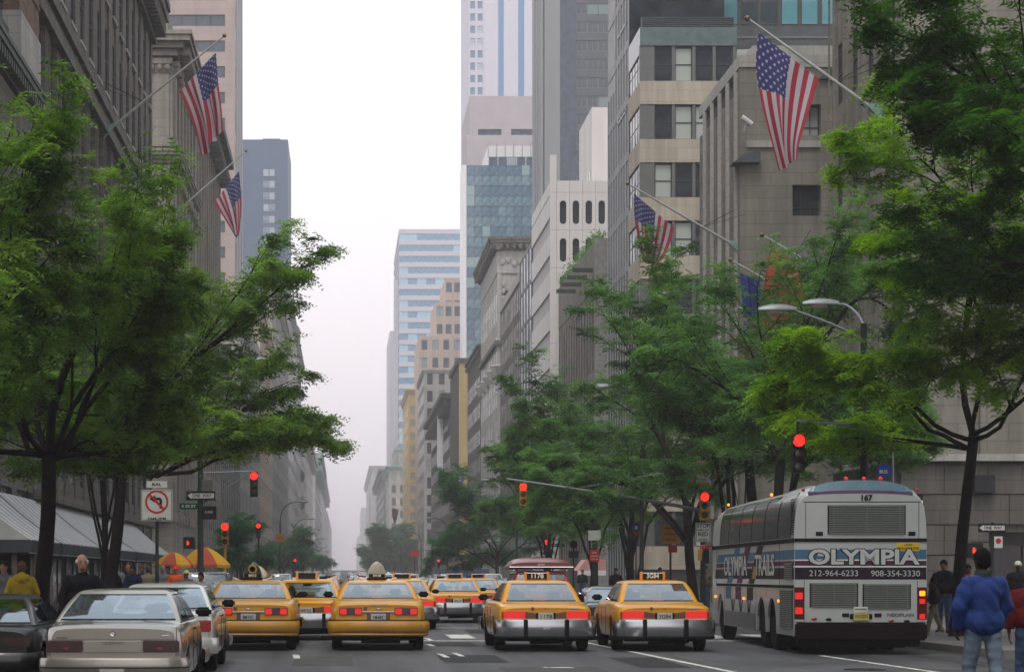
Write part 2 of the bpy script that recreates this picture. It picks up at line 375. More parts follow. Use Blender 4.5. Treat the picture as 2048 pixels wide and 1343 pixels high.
def patch(m_, x0, x1, y0, y1, seed):
    rg = random.Random(seed); n = 16; P = []
    for k in range(n):
        a = 2 * math.pi * k / n; c, d = math.cos(a), math.sin(a); q = 1 / max(abs(c), abs(d)); P.append(((x0 + x1) / 2 + (x1 - x0) / 2 * c * q * rg.uniform(.93, 1), (y0 + y1) / 2 + (y1 - y0) / 2 * d * q * rg.uniform(.93, 1), .0035))
    mb = MB(); mb.add(P, [tuple(range(n))]); tag(mb.build('road_patch', m_), kind='structure')
for i, (m_, a, b_, c, d) in enumerate(((PATCH, -1.0, .9, 31.8, 34.6), (PATCH2, 2.6, 4.3, 30.2, 36.5), (PATCH, 5.0, 5.9, 36.0, 40.8), (PATCH2, -.9, .2, 37.0, 41.2), (PATCH, 1.8, 3.0, 38.2, 42.0), (PATCH, 7.2, 8.1, 29.5, 33.5), (PATCH2, 8.8, 10.6, 32.0, 35.5), (PATCH, 1.9, 3.0, 47, 50), (PATCH, 3.4, 4.6, 57.5, 61.5), (PATCH2, 1.6, 3.3, 62, 68))): patch(m_, a, b_, c, d, i)
def manhole(x, y):
    t = MB(); t.lathe([(.34, .004), (.34, .012), (.27, .012), (.27, .006), (.0, .006)], 24)
    o = t.build('manhole_cover', mat('cast_iron', (.04, .038, .036), .55, .6), smooth=30); o.location = (x, y, 0); return o
tag(manhole(-.4, 31.2), 'round iron manhole cover in the road behind the middle taxis', 'manhole cover')
tag(manhole(8.6, 35.4), 'round iron manhole cover near the white lane line behind the coach', 'manhole cover')

# ---------------------------------------------------------------- buildings
def fbox(mb, face, plane, a0, a1, d0, d1, z0, z1):
    """a = along the face, d = depth inward from its outer plane"""
    if face == 'N': mb.box(a0, a1, plane + d0, plane + d1, z0, z1)
    elif face == 'E': mb.box(plane + d0, plane + d1, a0, a1, z0, z1)
    else: mb.box(plane - d0, plane - d1, a0, a1, z0, z1)
FROT = {'N': 0, 'E': R(-90), 'W': R(90)}
def fpt(face, plane, a, d, z):
    return {'N': (a, plane + d, z), 'E': (plane + d, a, z), 'W': (plane - d, a, z)}[face]
WIN = {}
def winmesh(w, h, style, fm, gm):
    k = (round(w, 3), round(h, 3), style, fm.name, gm.name)
    if k in WIN: return WIN[k]
    f = MB(); g = MB(); t = .06 if w > .7 else .045; dp = .07
    f.box(-w / 2, -w / 2 + t, 0, dp, 0, h); f.box(w / 2 - t, w / 2, 0, dp, 0, h)
    f.box(-w / 2 + t, w / 2 - t, 0, dp, 0, t); f.box(-w / 2 + t, w / 2 - t, 0, dp, h - t, h)
    if 'sash' in style: f.box(-w / 2 + t, w / 2 - t, -.015, dp - .01, h * .5 - t * .5, h * .5 + t * .5)
    if 'mull' in style: f.box(-t / 2, t / 2, -.008, dp - .005, t, h - t)
    if 'grid' in style:
        for i in (1, 2): f.box(-w / 2 + w * i / 3 - .02, -w / 2 + w * i / 3 + .02, -.008, dp - .005, t, h - t)
        f.box(-w / 2 + t, w / 2 - t, -.01, dp - .01, h * .3 - .02, h * .3 + .02)
    if 'split' in style: f.box(-w / 2 + t, w / 2 - t, -.015, dp - .01, h * .72, h * .72 + t)
    g.box(-w / 2 + t * .8, w / 2 - t * .8, .03, .05, t * .8, h - t * .8)
    WIN[k] = (f.mesh('window', fm), g.mesh('pane', gm)); return WIN[k]
WINJ = {}
class Bld:
    def __init__(s, name, label, x, y, group=None, cat='building', z=0):
        s.root = thing(name, label, cat, (x, y, z), 0, group); s.o = (x, y, z); s.parts = {}; s.nw = 0; s.join = None
    def mb(s, part, m):
        k = (part, m.name)
        if k not in s.parts: s.parts[k] = (MB(), m)
        return s.parts[k][0]
    def box(s, part, m, x0, x1, y0, y1, z0, z1): s.mb(part, m).box(x0, x1, y0, y1, z0, z1)
    def window(s, face, plane, a, z, w, h, style, fm, gm, d=.2, joined=False):
        if joined or s.nw >= 290:
            k = (fm.name, gm.name); t = .05
            A = s.mb('window_frames', fm); G = s.mb('window_panes', gm); s.join = True
            fbox(A, face, plane, a - w / 2, a + w / 2, d, d + .03, z, z + h)
            fbox(G, face, plane, a - w / 2 + t, a + w / 2 - t, d - .02, d - .001, z + t, z + h * .48); fbox(G, face, plane, a - w / 2 + t, a + w / 2 - t, d - .02, d - .001, z + h * .52, z + h - t)
            return
        s.nw += 1
        f, g = winmesh(w, h, style, fm, gm)
        o = link('window', f, s.root); p = fpt(face, plane, a, d, z); o.location = (p[0] - s.o[0], p[1] - s.o[1], p[2] - s.o[2]); o.rotation_euler = (0, 0, FROT[face])
        link('pane', g, o)
    def facade(s, face, plane, a0, a1, z0, z1, bw, fh, ww, wh, m, sill=.9, depth=.35, spin=.12, style='sash', fm=None, gm=None, joined=False, sm=None, skip=None, sillm=None, top=None):
        fm = fm or FRAME; gm = gm or GLASS; W = s.mb('wall', m); SP = s.mb('spandrel', sm) if sm else W
        nc = max(1, round((a1 - a0) / bw)); bw = (a1 - a0) / nc; nr = max(1, int((z1 - z0 + .01) / fh))
        g = (bw - ww) / 2
        fbox(W, face, plane, a0, a0 + g, 0, depth, z0, z1); fbox(W, face, plane, a1 - g, a1, 0, depth, z0, z1)
        for i in range(1, nc): fbox(W, face, plane, a0 + i * bw - g, a0 + i * bw + g, 0, depth, z0, z1)
        for i in range(nc):
            x0, x1 = a0 + i * bw + g, a0 + (i + 1) * bw - g; zp = z0
            for j in range(nr):
                zs = z0 + j * fh + sill
                if skip and skip(i, j): continue
                fbox(SP, face, plane, x0, x1, spin, depth, zp, zs); s.window(face, plane, (x0 + x1) / 2, zs, x1 - x0, wh, style, fm, gm, depth - .1, joined); zp = zs + wh
                if sillm: fbox(s.mb('sill', sillm), face, plane, x0 - .06, x1 + .06, -.08, depth * .6, zs - .14, zs)
            fbox(SP, face, plane, x0, x1, spin, depth, zp, z1)
    def band(s, face, plane, a0, a1, z0, z1, out, m, part='cornice', back=.3):
        fbox(s.mb(part, m), face, plane, a0, a1, -out, back, z0, z1)
    def cornice(s, face, plane, a0, a1, z, h, out, m, dent=0, part='cornice'):
        M = s.mb(part, m)
        for k, (f0, f1, o_) in enumerate(((0, .3, .25), (.3, .55, .55), (.55, .8, .9), (.8, 1.0, 1.0))):
            fbox(M, face, plane, a0 - (out * o_ if face == 'N' else 0), a1, -out * o_, .3, z + h * f0, z + h * f1 - .003)
        if dent:
            D = s.mb('bracket', m); n = int((a1 - a0) / dent)
            for i in range(n):
                a = a0 + (i + .5) * dent; fbox(D, face, plane, a - dent * .22, a + dent * .22, -out * .8, 0, z + h * .12, z + h * .52)
    def done(s):
        for (part, _), (mb, m) in s.parts.items():
            nm = part
            o = mb.build({'window_frames': 'window_array', 'window_panes': 'glass_array'}.get(part, part), m, s.root, off=s.o)
            if part in ('window_frames', 'window_panes', 'sill', 'bracket', 'rib', 'carved_ornament', 'capital', 'pilaster', 'roof_beam', 'roof_rail', 'mullion', 'louver', 'stone_band', 'pier', 'floor_band', 'spandrel', 'spandrel_band', 'copper_spandrel', 'side_fin', 'side_panel', 'side_strip', 'granite_band', 'brick_course', 'ledge', 'bay_ornament', 'floodlight', 'penthouse_window', 'diagonal_brace', 'window_strip', 'dormer', 'parapet', 'pier_base', 'wall', 'core', 'side_wing', 'door'): o['kind'] = 'stuff' if part not in ('wall', 'core', 'parapet') else ''
            if o.get('kind') == '': del o['kind']
        return s
FRAME = mat('window_frame_dark', (.06, .06, .06), .5, var=.1)
FRAMEL = mat('window_frame_bronze', (.13, .12, .105), .5, .3, var=.1)
GLASS = glassmat('window_glass')
GLASSB = glassmat('window_glass_blue', (.06, .10, .15), .07, .4, .2, (.28, .36, .42))
LIME = stone('limestone_grey_buff', (.235, .222, .192), 1.5, .62, .78, .10, stain=.38)
LIMED = stone('limestone_sooty', (.150, .143, .128), 1.2, .5, .7, .14, stain=.4)
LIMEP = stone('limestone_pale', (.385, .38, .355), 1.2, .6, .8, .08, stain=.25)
BRICK = stone('brown_brick', (.19, .13, .10), .28, .085, .55, .28, stain=.3)
COPPER = mat('dark_copper', (.06, .075, .065), .5, .3, var=.3)
VERD = mat('verdigris_copper', (.22, .36, .32), .7, var=.3)
STEEL = mat('bright_steel', (.36, .38, .40), .4, .3, var=.1)
DARKST = mat('slate_panel', (.055, .065, .07), .35, var=.45, scale=1.2)
GREYP = mat('grey_metal_panel', (.13, .135, .13), .45, .3, var=.15)

# --- right side of the avenue, nearest first
# A: limestone block right of the coach
A = Bld('limestone_building', 'tall grey limestone building with narrow vertical window strips behind the coach and the big flag', RX, 74.4)
ya, yb = 74.4, 84.7
A.box('core', LIMED, RX + .6, 48, ya + .6, yb + .0, 0, 58)
A.box('core', LIMED, RX + .2, RX + .6, ya + .6, yb, 0, 58)
A.facade('E', RX, ya + .6, yb, 5.67, 58, 2.52, 4.1, 1.25, 2.35, LIME, sill=3.9 - 2.0, depth=.2, spin=.07, style='sash', gm=GLASS)
A.facade('N', ya, RX, RX + 16.8, 5.67, 58, 4.2, 4.1, 1.35, 2.3, LIME, sill=1.0, depth=.6, spin=.2, style='mull', skip=lambda i, j: i == 0)
for dy in (.35, .8):                       # fluting of the street side piers
    for i in range(5): A.box('rib', LIME, RX - .05, RX, ya + .6 + i * 2.44 - .06 + (dy - .58) * .0 + (.42 if dy > .5 else -.42) - .04 if i else ya + .75, ya + .6 + i * 2.44 + (.42 if dy > .5 else -.42) + .04 if i else ya + .83, 5.9, 57.5)
A.box('wall', LIME, RX + .02, RX + .6, ya + .6, yb - .02, 0, 5.67)
A.band('N', ya, RX - .25, 40, 5.5, 5.74, .25, LIMEP, 'ledge'); A.band('E', RX, ya + .01, yb, 5.5, 5.74, .25, LIMEP, 'ledge', .0)
# doorway and the big slabs of the ground floor
A.box('wall', LIMED, RX + .02, RX + 3.1, ya + .12, ya + .6, 0, 5.49); A.box('wall', LIMED, RX + 5.6, 40, ya + .12, ya + .6, 0, 5.49); A.box('wall', LIMED, RX + 3.1, RX + 5.6, ya + .12, ya + .6, 3.05, 5.49)
A.box('door_frame', mat('black_bronze', (.02, .018, .018), .4, .5), RX + 3.1, RX + 5.6, ya + .3, ya + .4, 2.6, 3.05)
for k in range(2): A.box('door', mat('door_glass', (.015, .015, .018), .1), RX + 3.12 + k * 1.25, RX + 4.3 + k * 1.25, ya + .42, ya + .48, .14, 2.6)
A.box('wall_box', mat('vent_dark', (.035, .035, .04), .5), WX(1945, ya), WX(1985, ya), ya - .3, ya + .12, WZ(985, ya), WZ(950, ya))
slab = MB(); slab.box(0, 1.488, 0, .11, 0, 1.022); slm = bevel(slab.mesh('stone_slab', LIMED), .012, 1)
for r_ in range(5):
    for c in range(9):
        x = RX + .03 + c * 1.5 - (0.75 if r_ % 2 else 0)
        if x < RX or (x + 1.5 > RX + 3.1 and x < RX + 5.6 and r_ < 3): continue
        o = link('stone_slab', slm, A.root); o.location = (x - RX, 0.0 + .003 * ((r_ * 7 + c * 3) % 5), .16 + r_ * 1.05)
A.done()
# B: lower limestone wing with fluted side
B = Bld('limestone_building', 'lower buff limestone building with a single window column left of the big flag', RX, 104.4)
yb0, yb1 = 104.4, 116.2
B.box('core', LIMED, RX + .6, 44, yb0 + .55, yb1, 0, 26.2)
for (x0, x1) in ((RX, WX(1585, yb0)), (WX(1642, yb0), 44)): B.box('wall', LIME, x0, x1, yb0, yb0 + .55, 0, 26.2)
xw = (WX(1588, yb0) + WX(1640, yb0)) / 2
z = 0
for zt in range(6):
    zb = 19.0 - zt * 4.0
    if zt == 0: B.box('wall', LIME, WX(1585, yb0), WX(1642, yb0), yb0, yb0 + .55, 20.5, 22.9); B.box('wall', LIME, WX(1585, yb0), WX(1642, yb0), yb0, yb0 + .55, 24.4, 26.2); B.window('N', yb0, xw, 22.9, 1.33, 1.5, 'grid', FRAME, GLASS, .4)
    if zb > 0:
        B.window('N', yb0, xw, zb, 1.33, 1.5, 'grid', FRAME, GLASS, .4); B.box('wall', LIME, WX(1585, yb0), WX(1642, yb0), yb0, yb0 + .55, max(zb - 2.5, 0), zb)
B.box('core', LIMED, RX + .2, RX + .6, yb0 + .56, yb1 - .02, 0, 26)
B.facade('E', RX, yb0 + .55, yb1, 4.5, 25.2, 2.25, 4.1, 1.1, 2.2, LIME, sill=1.6, depth=.2, spin=.07)
B.box('wall', LIME, RX + .03, RX + .5, yb0 + .55, yb1 - .03, 0, 4.5)
B.box('parapet', LIMEP, RX - .05, 44, yb0 - .06, yb1 - .02, 26.2, 26.8); B.box('parapet', LIMEP, RX + .8, 43, yb0 + 1.0, yb1 - 1, 26.8, 27.5)
B.band('N', yb0, RX + .3, WX(1640, yb0), 22.3, 22.62, .12, LIMEP, 'ledge', .0)
for i in range(5): B.box('rib', LIMEP, RX - .14, RX, yb0 + .6 + i * 2.26, yb0 + .95 + i * 2.26, 4.5, 26.1)
cap = mat('lead_cap', (.09, .10, .11), .5, var=.2)
for (x, y, z) in ((RX + .0, yb0 - .5, 21.5), (WX(1652, yb0), yb0 - .2, 25.6), (RX, yb1 + .2, 19.6)):
    q = MB(); q.prism([(x - .4, z), (x + .9, z), (x + .9, z + .55), (x + .1, z + .42)], 'y', y, y + 1.2); q.build('gable_cap', cap, B.root, off=B.o)
fl = B.mb('floodlight', mat('white_metal', (.62, .63, .64), .4)); fl.tube([(WX(1478, yb0), yb0 - .7, WZ(240, yb0)), (WX(1498, yb0), yb0 - .7, WZ(255, yb0))], .13, 10); fl.tube([(WX(1488, yb0), yb0 - .7, WZ(250, yb0)), (WX(1484, yb0), yb0 - .5, WZ(268, yb0))], .05, 6)
B.done()
# C: dark glass and stone band office block
C_ = Bld('office_building', 'office building with pale stone bands and dark windows beyond the limestone wing', RX, 139.5)
y0 = 139.5
SB = stone('banded_stone', (.42, .37, .30), 1.6, .75, .86, .08, stain=.3)
C_.box('core', GREYP, RX + .3, 25.6, y0 + .45, 145, 0, 37.3)
for k in range(10):
    zb = 32.1 - 3.77 * k; zt = zb + 1.5
    if zt < .5: break
    C_.box('stone_band', SB, RX, 25.6, y0, y0 + .45, max(zb, 0), zt); C_.box('stone_band', SB, RX, RX + .3, y0 + .45, 145, max(zb, 0), zt)
    zw = zb + 1.5
    C_.box('pier', GREYP, RX, RX + .95, y0 + .06, y0 + .4, zw, zw + 2.27)
    for i in range(5):
        a = RX + .97 + .56 + i * 1.32
        C_.window('N', y0, a, zw, 1.12, 2.2, 'sash', FRAME, glassmat('window_glass_blind', blind=.45, blindcol=(.38, .42, .38)), .2)
        C_.box('pier', GREYP, a + .56, a + .76, y0 + .06, y0 + .4, zw, zw + 2.27)
    for i in range(4): C_.window('E', RX, y0 + .9 + i * 1.35, zw, 1.1, 2.2, 'sash', FRAME, GLASS, .1, joined=True)
C_.box('glass_fascia', mat('green_glass_fascia', (.12, .17, .165), .15, var=.35, scale=1.5), RX, 25.6, y0, y0 + .4, 35.9, 37.1); C_.box('glass_fascia', mat('white_fascia', (.55, .55, .57), .4), RX, RX + .3, y0 + .45, 145, 35.4, 37.1)
for i in range(5): C_.box('louver', DARKST, RX + .1, 25.4, y0 - .02, y0 + .3, 37.15 + i * .13, 37.22 + i * .13)
C_.done()
C2 = Bld('glass_tower', 'dark glass tower with thin bright steel mullions rising past the frame', RX, 145)
DG = glassmat('tower_glass_dark', (.020, .026, .032), .25, .6, .0); DG.node_tree.nodes['Principled BSDF'].inputs['Specular IOR Level'].default_value = .08
C2.box('curtain_wall', DG, RX + .06, 25.75, 145.02, 156.6, 0, 62)
for i in range(9):
    y = 145.3 + i * 1.4; w = .15 if i in (1, 4) else .05
    C2.box('mullion', STEEL, RX + .0, RX + .08, y, y + w, 0, 62 if i < 6 else 36)
for k in range(16): C2.box('floor_band', DARKST, RX + .03, RX + .06, 145.02, 156.5, 3.3 + k * 3.77, 3.9 + k * 3.77)
for k in range(4): C2.box('diagonal_brace', STEEL, RX - .0, RX + .03, 146.5, 151, 33.1 + k * 6, 33.25 + k * 6)
# its stepped upper block seen over the limestone wing
C2.box('upper_block', DARKST, 25.8, 42, 148.3, 156, 30, 62)
for r_ in range(2):
    for i in range(10):
        a = 26.7 + i * 1.38; zz = WZ(48, 148) + r_ * 4.2
        C2.window('N', 148.3, a, zz, 1.2, 2.6, 'split', FRAME, glassmat('teal_curtain_glass', (.03, .05, .06), .1, .4, .5, (.09, .26, .30)), -.05)
for k in range(3): C2.box('floor_band', GREYP, 25.75, 42, 148.22, 148.29, WZ(75, 148) - k * 2.0, WZ(75, 148) - k * 2.0 + .14)
C2.done()
# E: planter building with tall narrow windows
E_ = Bld('low_stone_building', 'low building with planted roof edge and rows of tall narrow windows', RX, 164.3)
E_.box('core', LIMED, RX + .15, 40, 164.9, 192, 0, 27)
E_.box('end_wall', mat('rough_concrete', (.25, .25, .24), .9, var=.35), RX, 40, 164.3, 164.85, 0, 27.3)
E_.facade('E', RX, 164.9, 192, 2.5, 23.5, 1.95, 7.0, 1.0, 5.6, LIME, sill=.8, depth=.15, spin=.05, style='split', joined=False)
E_.box('parapet', LIME, RX - .02, RX + .5, 164.86, 192, 23.5, 27.1); E_.box('wall', LIME, RX + .02, RX + .5, 164.9, 191.9, 0, 2.5)
for i in range(4): E_.box('roof_beam', COPPER, RX - 1.6, RX + .6, 165.5 + i * 4.1, 165.8 + i * 4.1, 24.9, 25.2)
E_.done()
# D: white concrete building with rounded slot windows
D_ = Bld('white_concrete_building', 'pale precast concrete building with rounded slot windows', RX, 200)
WC = mat('white_precast', (.60, .575, .56), .75, var=.16, scale=.8, streak=True); yd = 200.0
D_.box('core', mat('slot_glass', (.03, .035, .04), .1, var=.3), RX + .35, 40, yd + .32, 219.5, 0, 37.0)
def panel_mesh(w, h, hole):
    mb = MB(); g = .012
    out = [(g, g), (w - g, g), (w - g, h - g), (g, h - g)]
    if not hole: mb.box(g, w - g, 0, .3, g, h - g); return mb.mesh('precast_panel', WC)
    hw, z0, z1 = .31, .55, 2.75; cx = w / 2; P = []
    for k in range(7): a = R(180 - 30 * k); P.append((cx + hw * math.cos(a), z1 - hw + hw * math.sin(a)))
    for k in range(7): a = R(0 - 30 * k); P.append((cx + hw * math.cos(a), z0 + hw + hw * math.sin(a)))
    vs = []
    for y in (0, .3): vs += [(x, y, z) for x, z in out] + [(x, y, z) for x, z in P]
    n = len(P); fs = []
    def ring(o, flip):
        F_ = [[o + 3, o + 2] + [o + 4 + k for k in range(6, -1, -1)], [o + 0, o + 3] + [o + 4] + [o + 4 + 13], [o + 1, o + 0] + [o + 4 + k for k in range(13, 6, -1)], [o + 2, o + 1, o + 4 + 7, o + 4 + 6]]
        return [tuple(f[::-1]) if flip else tuple(f) for f in F_]
    fs += ring(0, False)
    for k in range(n): fs.append((4 + k, 4 + (k + 1) % n, 4 + n + 4 + (k + 1) % n, 4 + n + 4 + k))
    for k in range(4): fs.append((k, (k + 1) % 4, n + 4 + (k + 1) % 4, n + 4 + k))
    mb.add(vs, fs); return mb.mesh('precast_panel', WC, fix=True)
pm, pb = panel_mesh(1.2, 3.5, True), panel_mesh(1.2, 3.5, False)
for c in range(8):
    for r_ in range(11):
        o = link('precast_panel', pb if c == 0 and False else pm, D_.root); o.location = (.62 + c * 1.2, .0, 33.65 - r_ * 3.5)
pc = panel_mesh(.62, 3.5, False); pt = panel_mesh(1.2, 1.1, False); pe = MB(); pe.box(0, .3, .012, 2.4, .012, 3.488); pe = pe.mesh('precast_panel', WC)
pe2 = MB(); pe2.box(.12, .3, .012, 2.4, .012, 2.1); pe2 = pe2.mesh('recessed_panel', mat('precast_shadowed', (.42, .40, .41), .8, var=.15))
for r_ in range(11): o = link('precast_panel', pc, D_.root); o.location = (0, 0, 33.65 - r_ * 3.5)
for c in range(9): o = link('precast_panel', pt if c else pc, D_.root); o.location = (.62 + (c - 1) * 1.2 if c else 0, 0, 37.15)
if True:
    for c in range(8):
        for r_ in range(11):
            zz = 34.9 - r_ * 3.5; m_ = MB
            b0 = D_.mb('side_panel', WC); b0.box(RX, RX + .3, yd + .31 + c * 2.4, yd + 2.69 + c * 2.4, zz, zz + 1.9)
            b1 = D_.mb('side_strip', mat('precast_grey', (.45, .43, .43), .8)); b1.box(RX + .16, RX + .3, yd + .31 + c * 2.4, yd + 2.69 + c * 2.4, zz - 1.58, zz - .01)
D_.box('parapet', WC, RX + .03, 40, yd + .31, 219.5, 37.0, 38.2)
WC2 = WC
D_.box('penthouse_wall', WC2, 26.1, 45, 225, 237, 20, 50.5)
for i in range(5): D_.box('penthouse_window', GLASS, 26.02, 26.1, 226 + i * 2.1, 226.9 + i * 2.1, 20, 44)
D_.done()
# F2 glass-fronted and F3 ribbed
q = Bld('glass_fronted_building', 'narrow building faced in blue grey glass between the white and the ribbed ones', RX, 219.6)
q.box('curtain_wall', glassmat('blue_grey_glass', (.13, .18, .22), .12, .4, 0), RX + .05, 36, 219.6, 234, 0, 35.5)
for k in range(10): q.box('floor_band', GREYP, RX, RX + .05, 219.7, 233.9, 2 + k * 3.7, 2.35 + k * 3.7)
for k in range(5): q.box('mullion', GREYP, RX - .03, RX + .05, 219.7 + k * 3.5, 219.9 + k * 3.5, 0, 35.5)
q.done()
q = Bld('ribbed_stone_building', 'pale stone building with close vertical ribs beside the ornate corner building', RX, 234.2)
q.box('core', LIMEP, RX + .15, 36, 234.2, 263, 0, 34.3)
q.facade('E', RX, 234.2, 263, 0, 33.5, 2.2, 3.7, 1.2, 2.6, LIMED, depth=.15, spin=.05, joined=True)
q.box('parapet', LIMEP, RX - .1, 36, 234.1, 263, 33.5, 34.5); q.done()
# G ornate
G_ = Bld('ornate_stone_building', 'ornate pale stone corner building with carved frieze and roof garden', RX, 268)
y0 = 268; z1 = 43.6
G_.box('core', LIMEP, RX + .15, 36, y0 + .5, 300, 0, 41.5)
G_.facade('N', y0, RX, RX + 12, 0, 39.2, 3.4, 5.4, 1.9, 3.8, LIMEP, depth=.5, spin=.15, style='mull')
G_.facade('E', RX, y0 + .5, 300, 0, 39.2, 3.2, 5.4, 1.7, 3.6, LIMEP, depth=.15, spin=.05, joined=True)
G_.box('frieze', LIMEP, RX - .05, 36, y0 - .05, 300, 39.2, 42)
G_.cornice('N', y0, RX, RX + 12, 42, 1.6, 1.1, LIMED, .8); G_.cornice('E', RX, y0 - .9, 300, 42, 1.59, 1.1, LIMED, .8)
orn = G_.mb('carved_ornament', LIMEP)
for i in range(11): orn.ball((RX + .6 + i * .75, y0 - .12, 40.6 + .25 * math.sin(i * 2.1)), .36, 8, 5, (1, .45, 1.2))
for i in range(9): orn.ball((RX + .75, y0 - .1, 31 + i * .85), .3, 8, 5, (.8, .5, 1.25))
for i in range(5): orn.lathe([(.0, -1.5), (.35, -1.3), (.7, -.2), (.8, 0), (.55, .15), (0, .15)], 10, Matrix.Translation((RX - .1, y0 + .3 + i * 7.5, 27.6)))
for sx_ in (0, 2.6): orn.lathe([(.0, -1.3), (.35, -1.1), (.75, -.2), (.85, 0), (.5, .15), (0, .15)], 10, Matrix.Translation((RX + .6 + sx_, y0 - .15, 27.6)))
G_.band('N', y0, RX, RX + 12, 30.2, 30.8, .35, LIMED, 'ledge', .0); G_.band('E', RX, y0 - .35, 300, 30.2, 30.8, .35, LIMED, 'ledge', .0)
G_.done()
# street fronts farther along on the right
def simple(name, label, y0, y1, zt, m, bw=3, fh=3.8, ww=1.4, wh=2.1, nface=True, x=None, corn=None, joined=True, nj=None, x1=None, gm=None, side=1, style='sash', sm=None, spin=.15, nbw=None, nww=None, nwh=None, group=None, off=0, cmat=None):
    s_ = side; X = (RX if s_ > 0 else LX) if x is None else x; b = Bld(name, label, X, y0, group)
    dp = .4
    far = X + s_ * (14 if x1 is None else x1)
    zg = gz(y0)
    b.box('core', m, X + s_ * .13, far, y0 + dp, y1, zg - 1, zt - .3)
    f = 'E' if s_ > 0 else 'W'
    b.facade(f, X, y0 + dp, y1, zg, zt, bw, fh, ww, wh, m, depth=.13, spin=.04, joined=joined, gm=gm, style=style, sm=sm)
    if nface:
        a0, a1 = min(X, far), max(X, far)
        b.facade('N', y0, a0, a1, zg, zt, nbw or bw, fh, nww or ww, nwh or wh, m, depth=dp, spin=spin, joined=(joined if nj is None else nj), gm=gm, style=style, sm=sm)
    else: b.box('end_wall', m, min(X, far), max(X, far), y0, y0 + dp, zg - 1, zt)
    if corn:
        h, o = corn; cm = cmat or m
        b.box('cornice', cm, min(X - s_ * o, far), max(X - s_ * o, far), y0 - o, y1, zt, zt + h * .4); b.box('cornice', cm, min(X - s_ * o * .5, far), max(X - s_ * o * .5, far), y0 - o * .5, y1 - .05, zt - h * .6, zt - .005)
        n = int((y1 - y0) / (o * 1.6)); M = b.mb('bracket', cm)
        for i in range(n): yy = y0 + (i + .3) * o * 1.6; M.box(X - s_ * o * .85, X, yy, yy + o * .5, zt - h * 1.1, zt - h * .61)
    return b
simple('stone_building', 'small grey stone building left of the ornate corner building', 301, 332, 33.6, LIMED, 3.2, 3.8, 1.2, 2.2, corn=(.8, .5)).done()
YB = stone('yellow_brick', (.56, .42, .20), 1, .5, .92, .06, stain=.2)
b = Bld('narrow_building', 'slim building whose blank end wall is warm yellow', RX, 356); b.box('end_wall', YB, RX, 34, 356, 356.5, 0, 36.7); b.box('core', LIMED, RX + .4, 34, 356.5, 385, 0, 36.5)
b.facade('E', RX, 356.5, 385, 0, 36.4, 3.2, 3.8, 1.4, 2.2, LIMED, depth=.4, joined=True); b.box('parapet', LIMED, RX - .3, 34, 355.8, 385, 36.7, 37.5); b.done()
simple('stone_building', 'sooty building with a deep dark projecting cornice and a white hanging banner', 385.2, 468, 33.2, LIMED, 3.4, 3.9, 1.5, 2.3, corn=(2.2, 1.8), cmat=COPPER).done()
bn = MB(); bn.box(RX - 1.6, RX - .5, 402, 402.1, 21.5, 31.3); bo = bn.build('banner', mat('white_cloth', (.8, .8, .82), .8)); tag(bo, 'long white vertical banner hung from the sooty building on the right', 'banner')
simple('pale_apartment_building', 'light grey apartment block with paired windows facing the camera', 509, 550, 50, LIMEP, 3, 4.1, 1.5, 2.5, nbw=2.6, nww=1.35, nwh=2.6, nj=False, corn=(.8, .4)).done()
BG = stone('beige_brick', (.50, .40, .32), 1, .5, .93, .05, stain=.15)
b = Bld('stepped_tower', 'beige brick tower rising in three setbacks', WX(838, 600), 600)
for px0, px1, py in ((838, 925, 672), (872, 925, 600), (892, 925, 550)):
    x0, x1 = WX(px0, 600), WX(px1, 600); zt = WZ(py, 600)
    yy = 600 + (px0 - 838) * .12
    b.box('core', BG, x0 + .4, x1, yy + .4, 640, 0, zt - .3)
    zb0 = zt - 3 * 5.0 if px0 == 838 else zt - 10
    b.facade('N', yy, x0, x1, zt - (20 if px0 == 838 else 10.2), zt, 2.9, 5.0, 1.6, 2.7, BG, sill=1.3, depth=.4, gm=GLASSB, style='mull')
    b.box('side_wall', BG, x0, x0 + .39, yy + .4, 640, 0, zt)
b.done()
simple('narrow_building', 'far slim yellowish building in front of the blue banded tower', 633, 690, 56, YB, 3, 3.9, 1.3, 2, corn=(1, .7)).done()
# L blue banded tower
PB = mat('pinkish_spandrel', (.50, .47, .52), .6, var=.12)  # pale tone of the bands helps the haze fade this tower
b = Bld('banded_office_tower', 'tall tower of alternating blue glass and pinkish bands', WX(798, 905), 905); x0, x1 = WX(798, 905), WX(925, 905); zt = WZ(458, 905)
fhL = 22.1 * 905 / F; BL = glassmat('banded_blue_glass', (.10, .26, .42), .12, .5, .3, (.30, .50, .62))
b.box('core', BL, x0 + .5, x1, 905.5, 1000, 0, zt - 1)
nb = int((zt - 30) / fhL)
for k in range(nb):
    zb = zt - (k + 1) * fhL
    b.box('spandrel_band', PB, x0, x1, 905, 905.5, zb + fhL * .58, zt - k * fhL - .01 if k else zt); b.box('spandrel_band', PB, x0, x0 + .5, 905.5, 1000, zb + fhL * .58, zt - k * fhL)
    for i in range(7): b.window('N', 905, x0 + 1.9 + i * 3.82, zb, 3.78, fhL * .58, 'mull', mat('blue_frame', (.14, .28, .40), .5), BL, .25)
b.box('side_wing', PB, WX(787, 905) - 1, x0 + .1, 930, 1000, 0, zt - 40); b.box('side_wing', PB, WX(792, 905) - .4, x0, 915, 930, 0, zt - 20)
b.done()
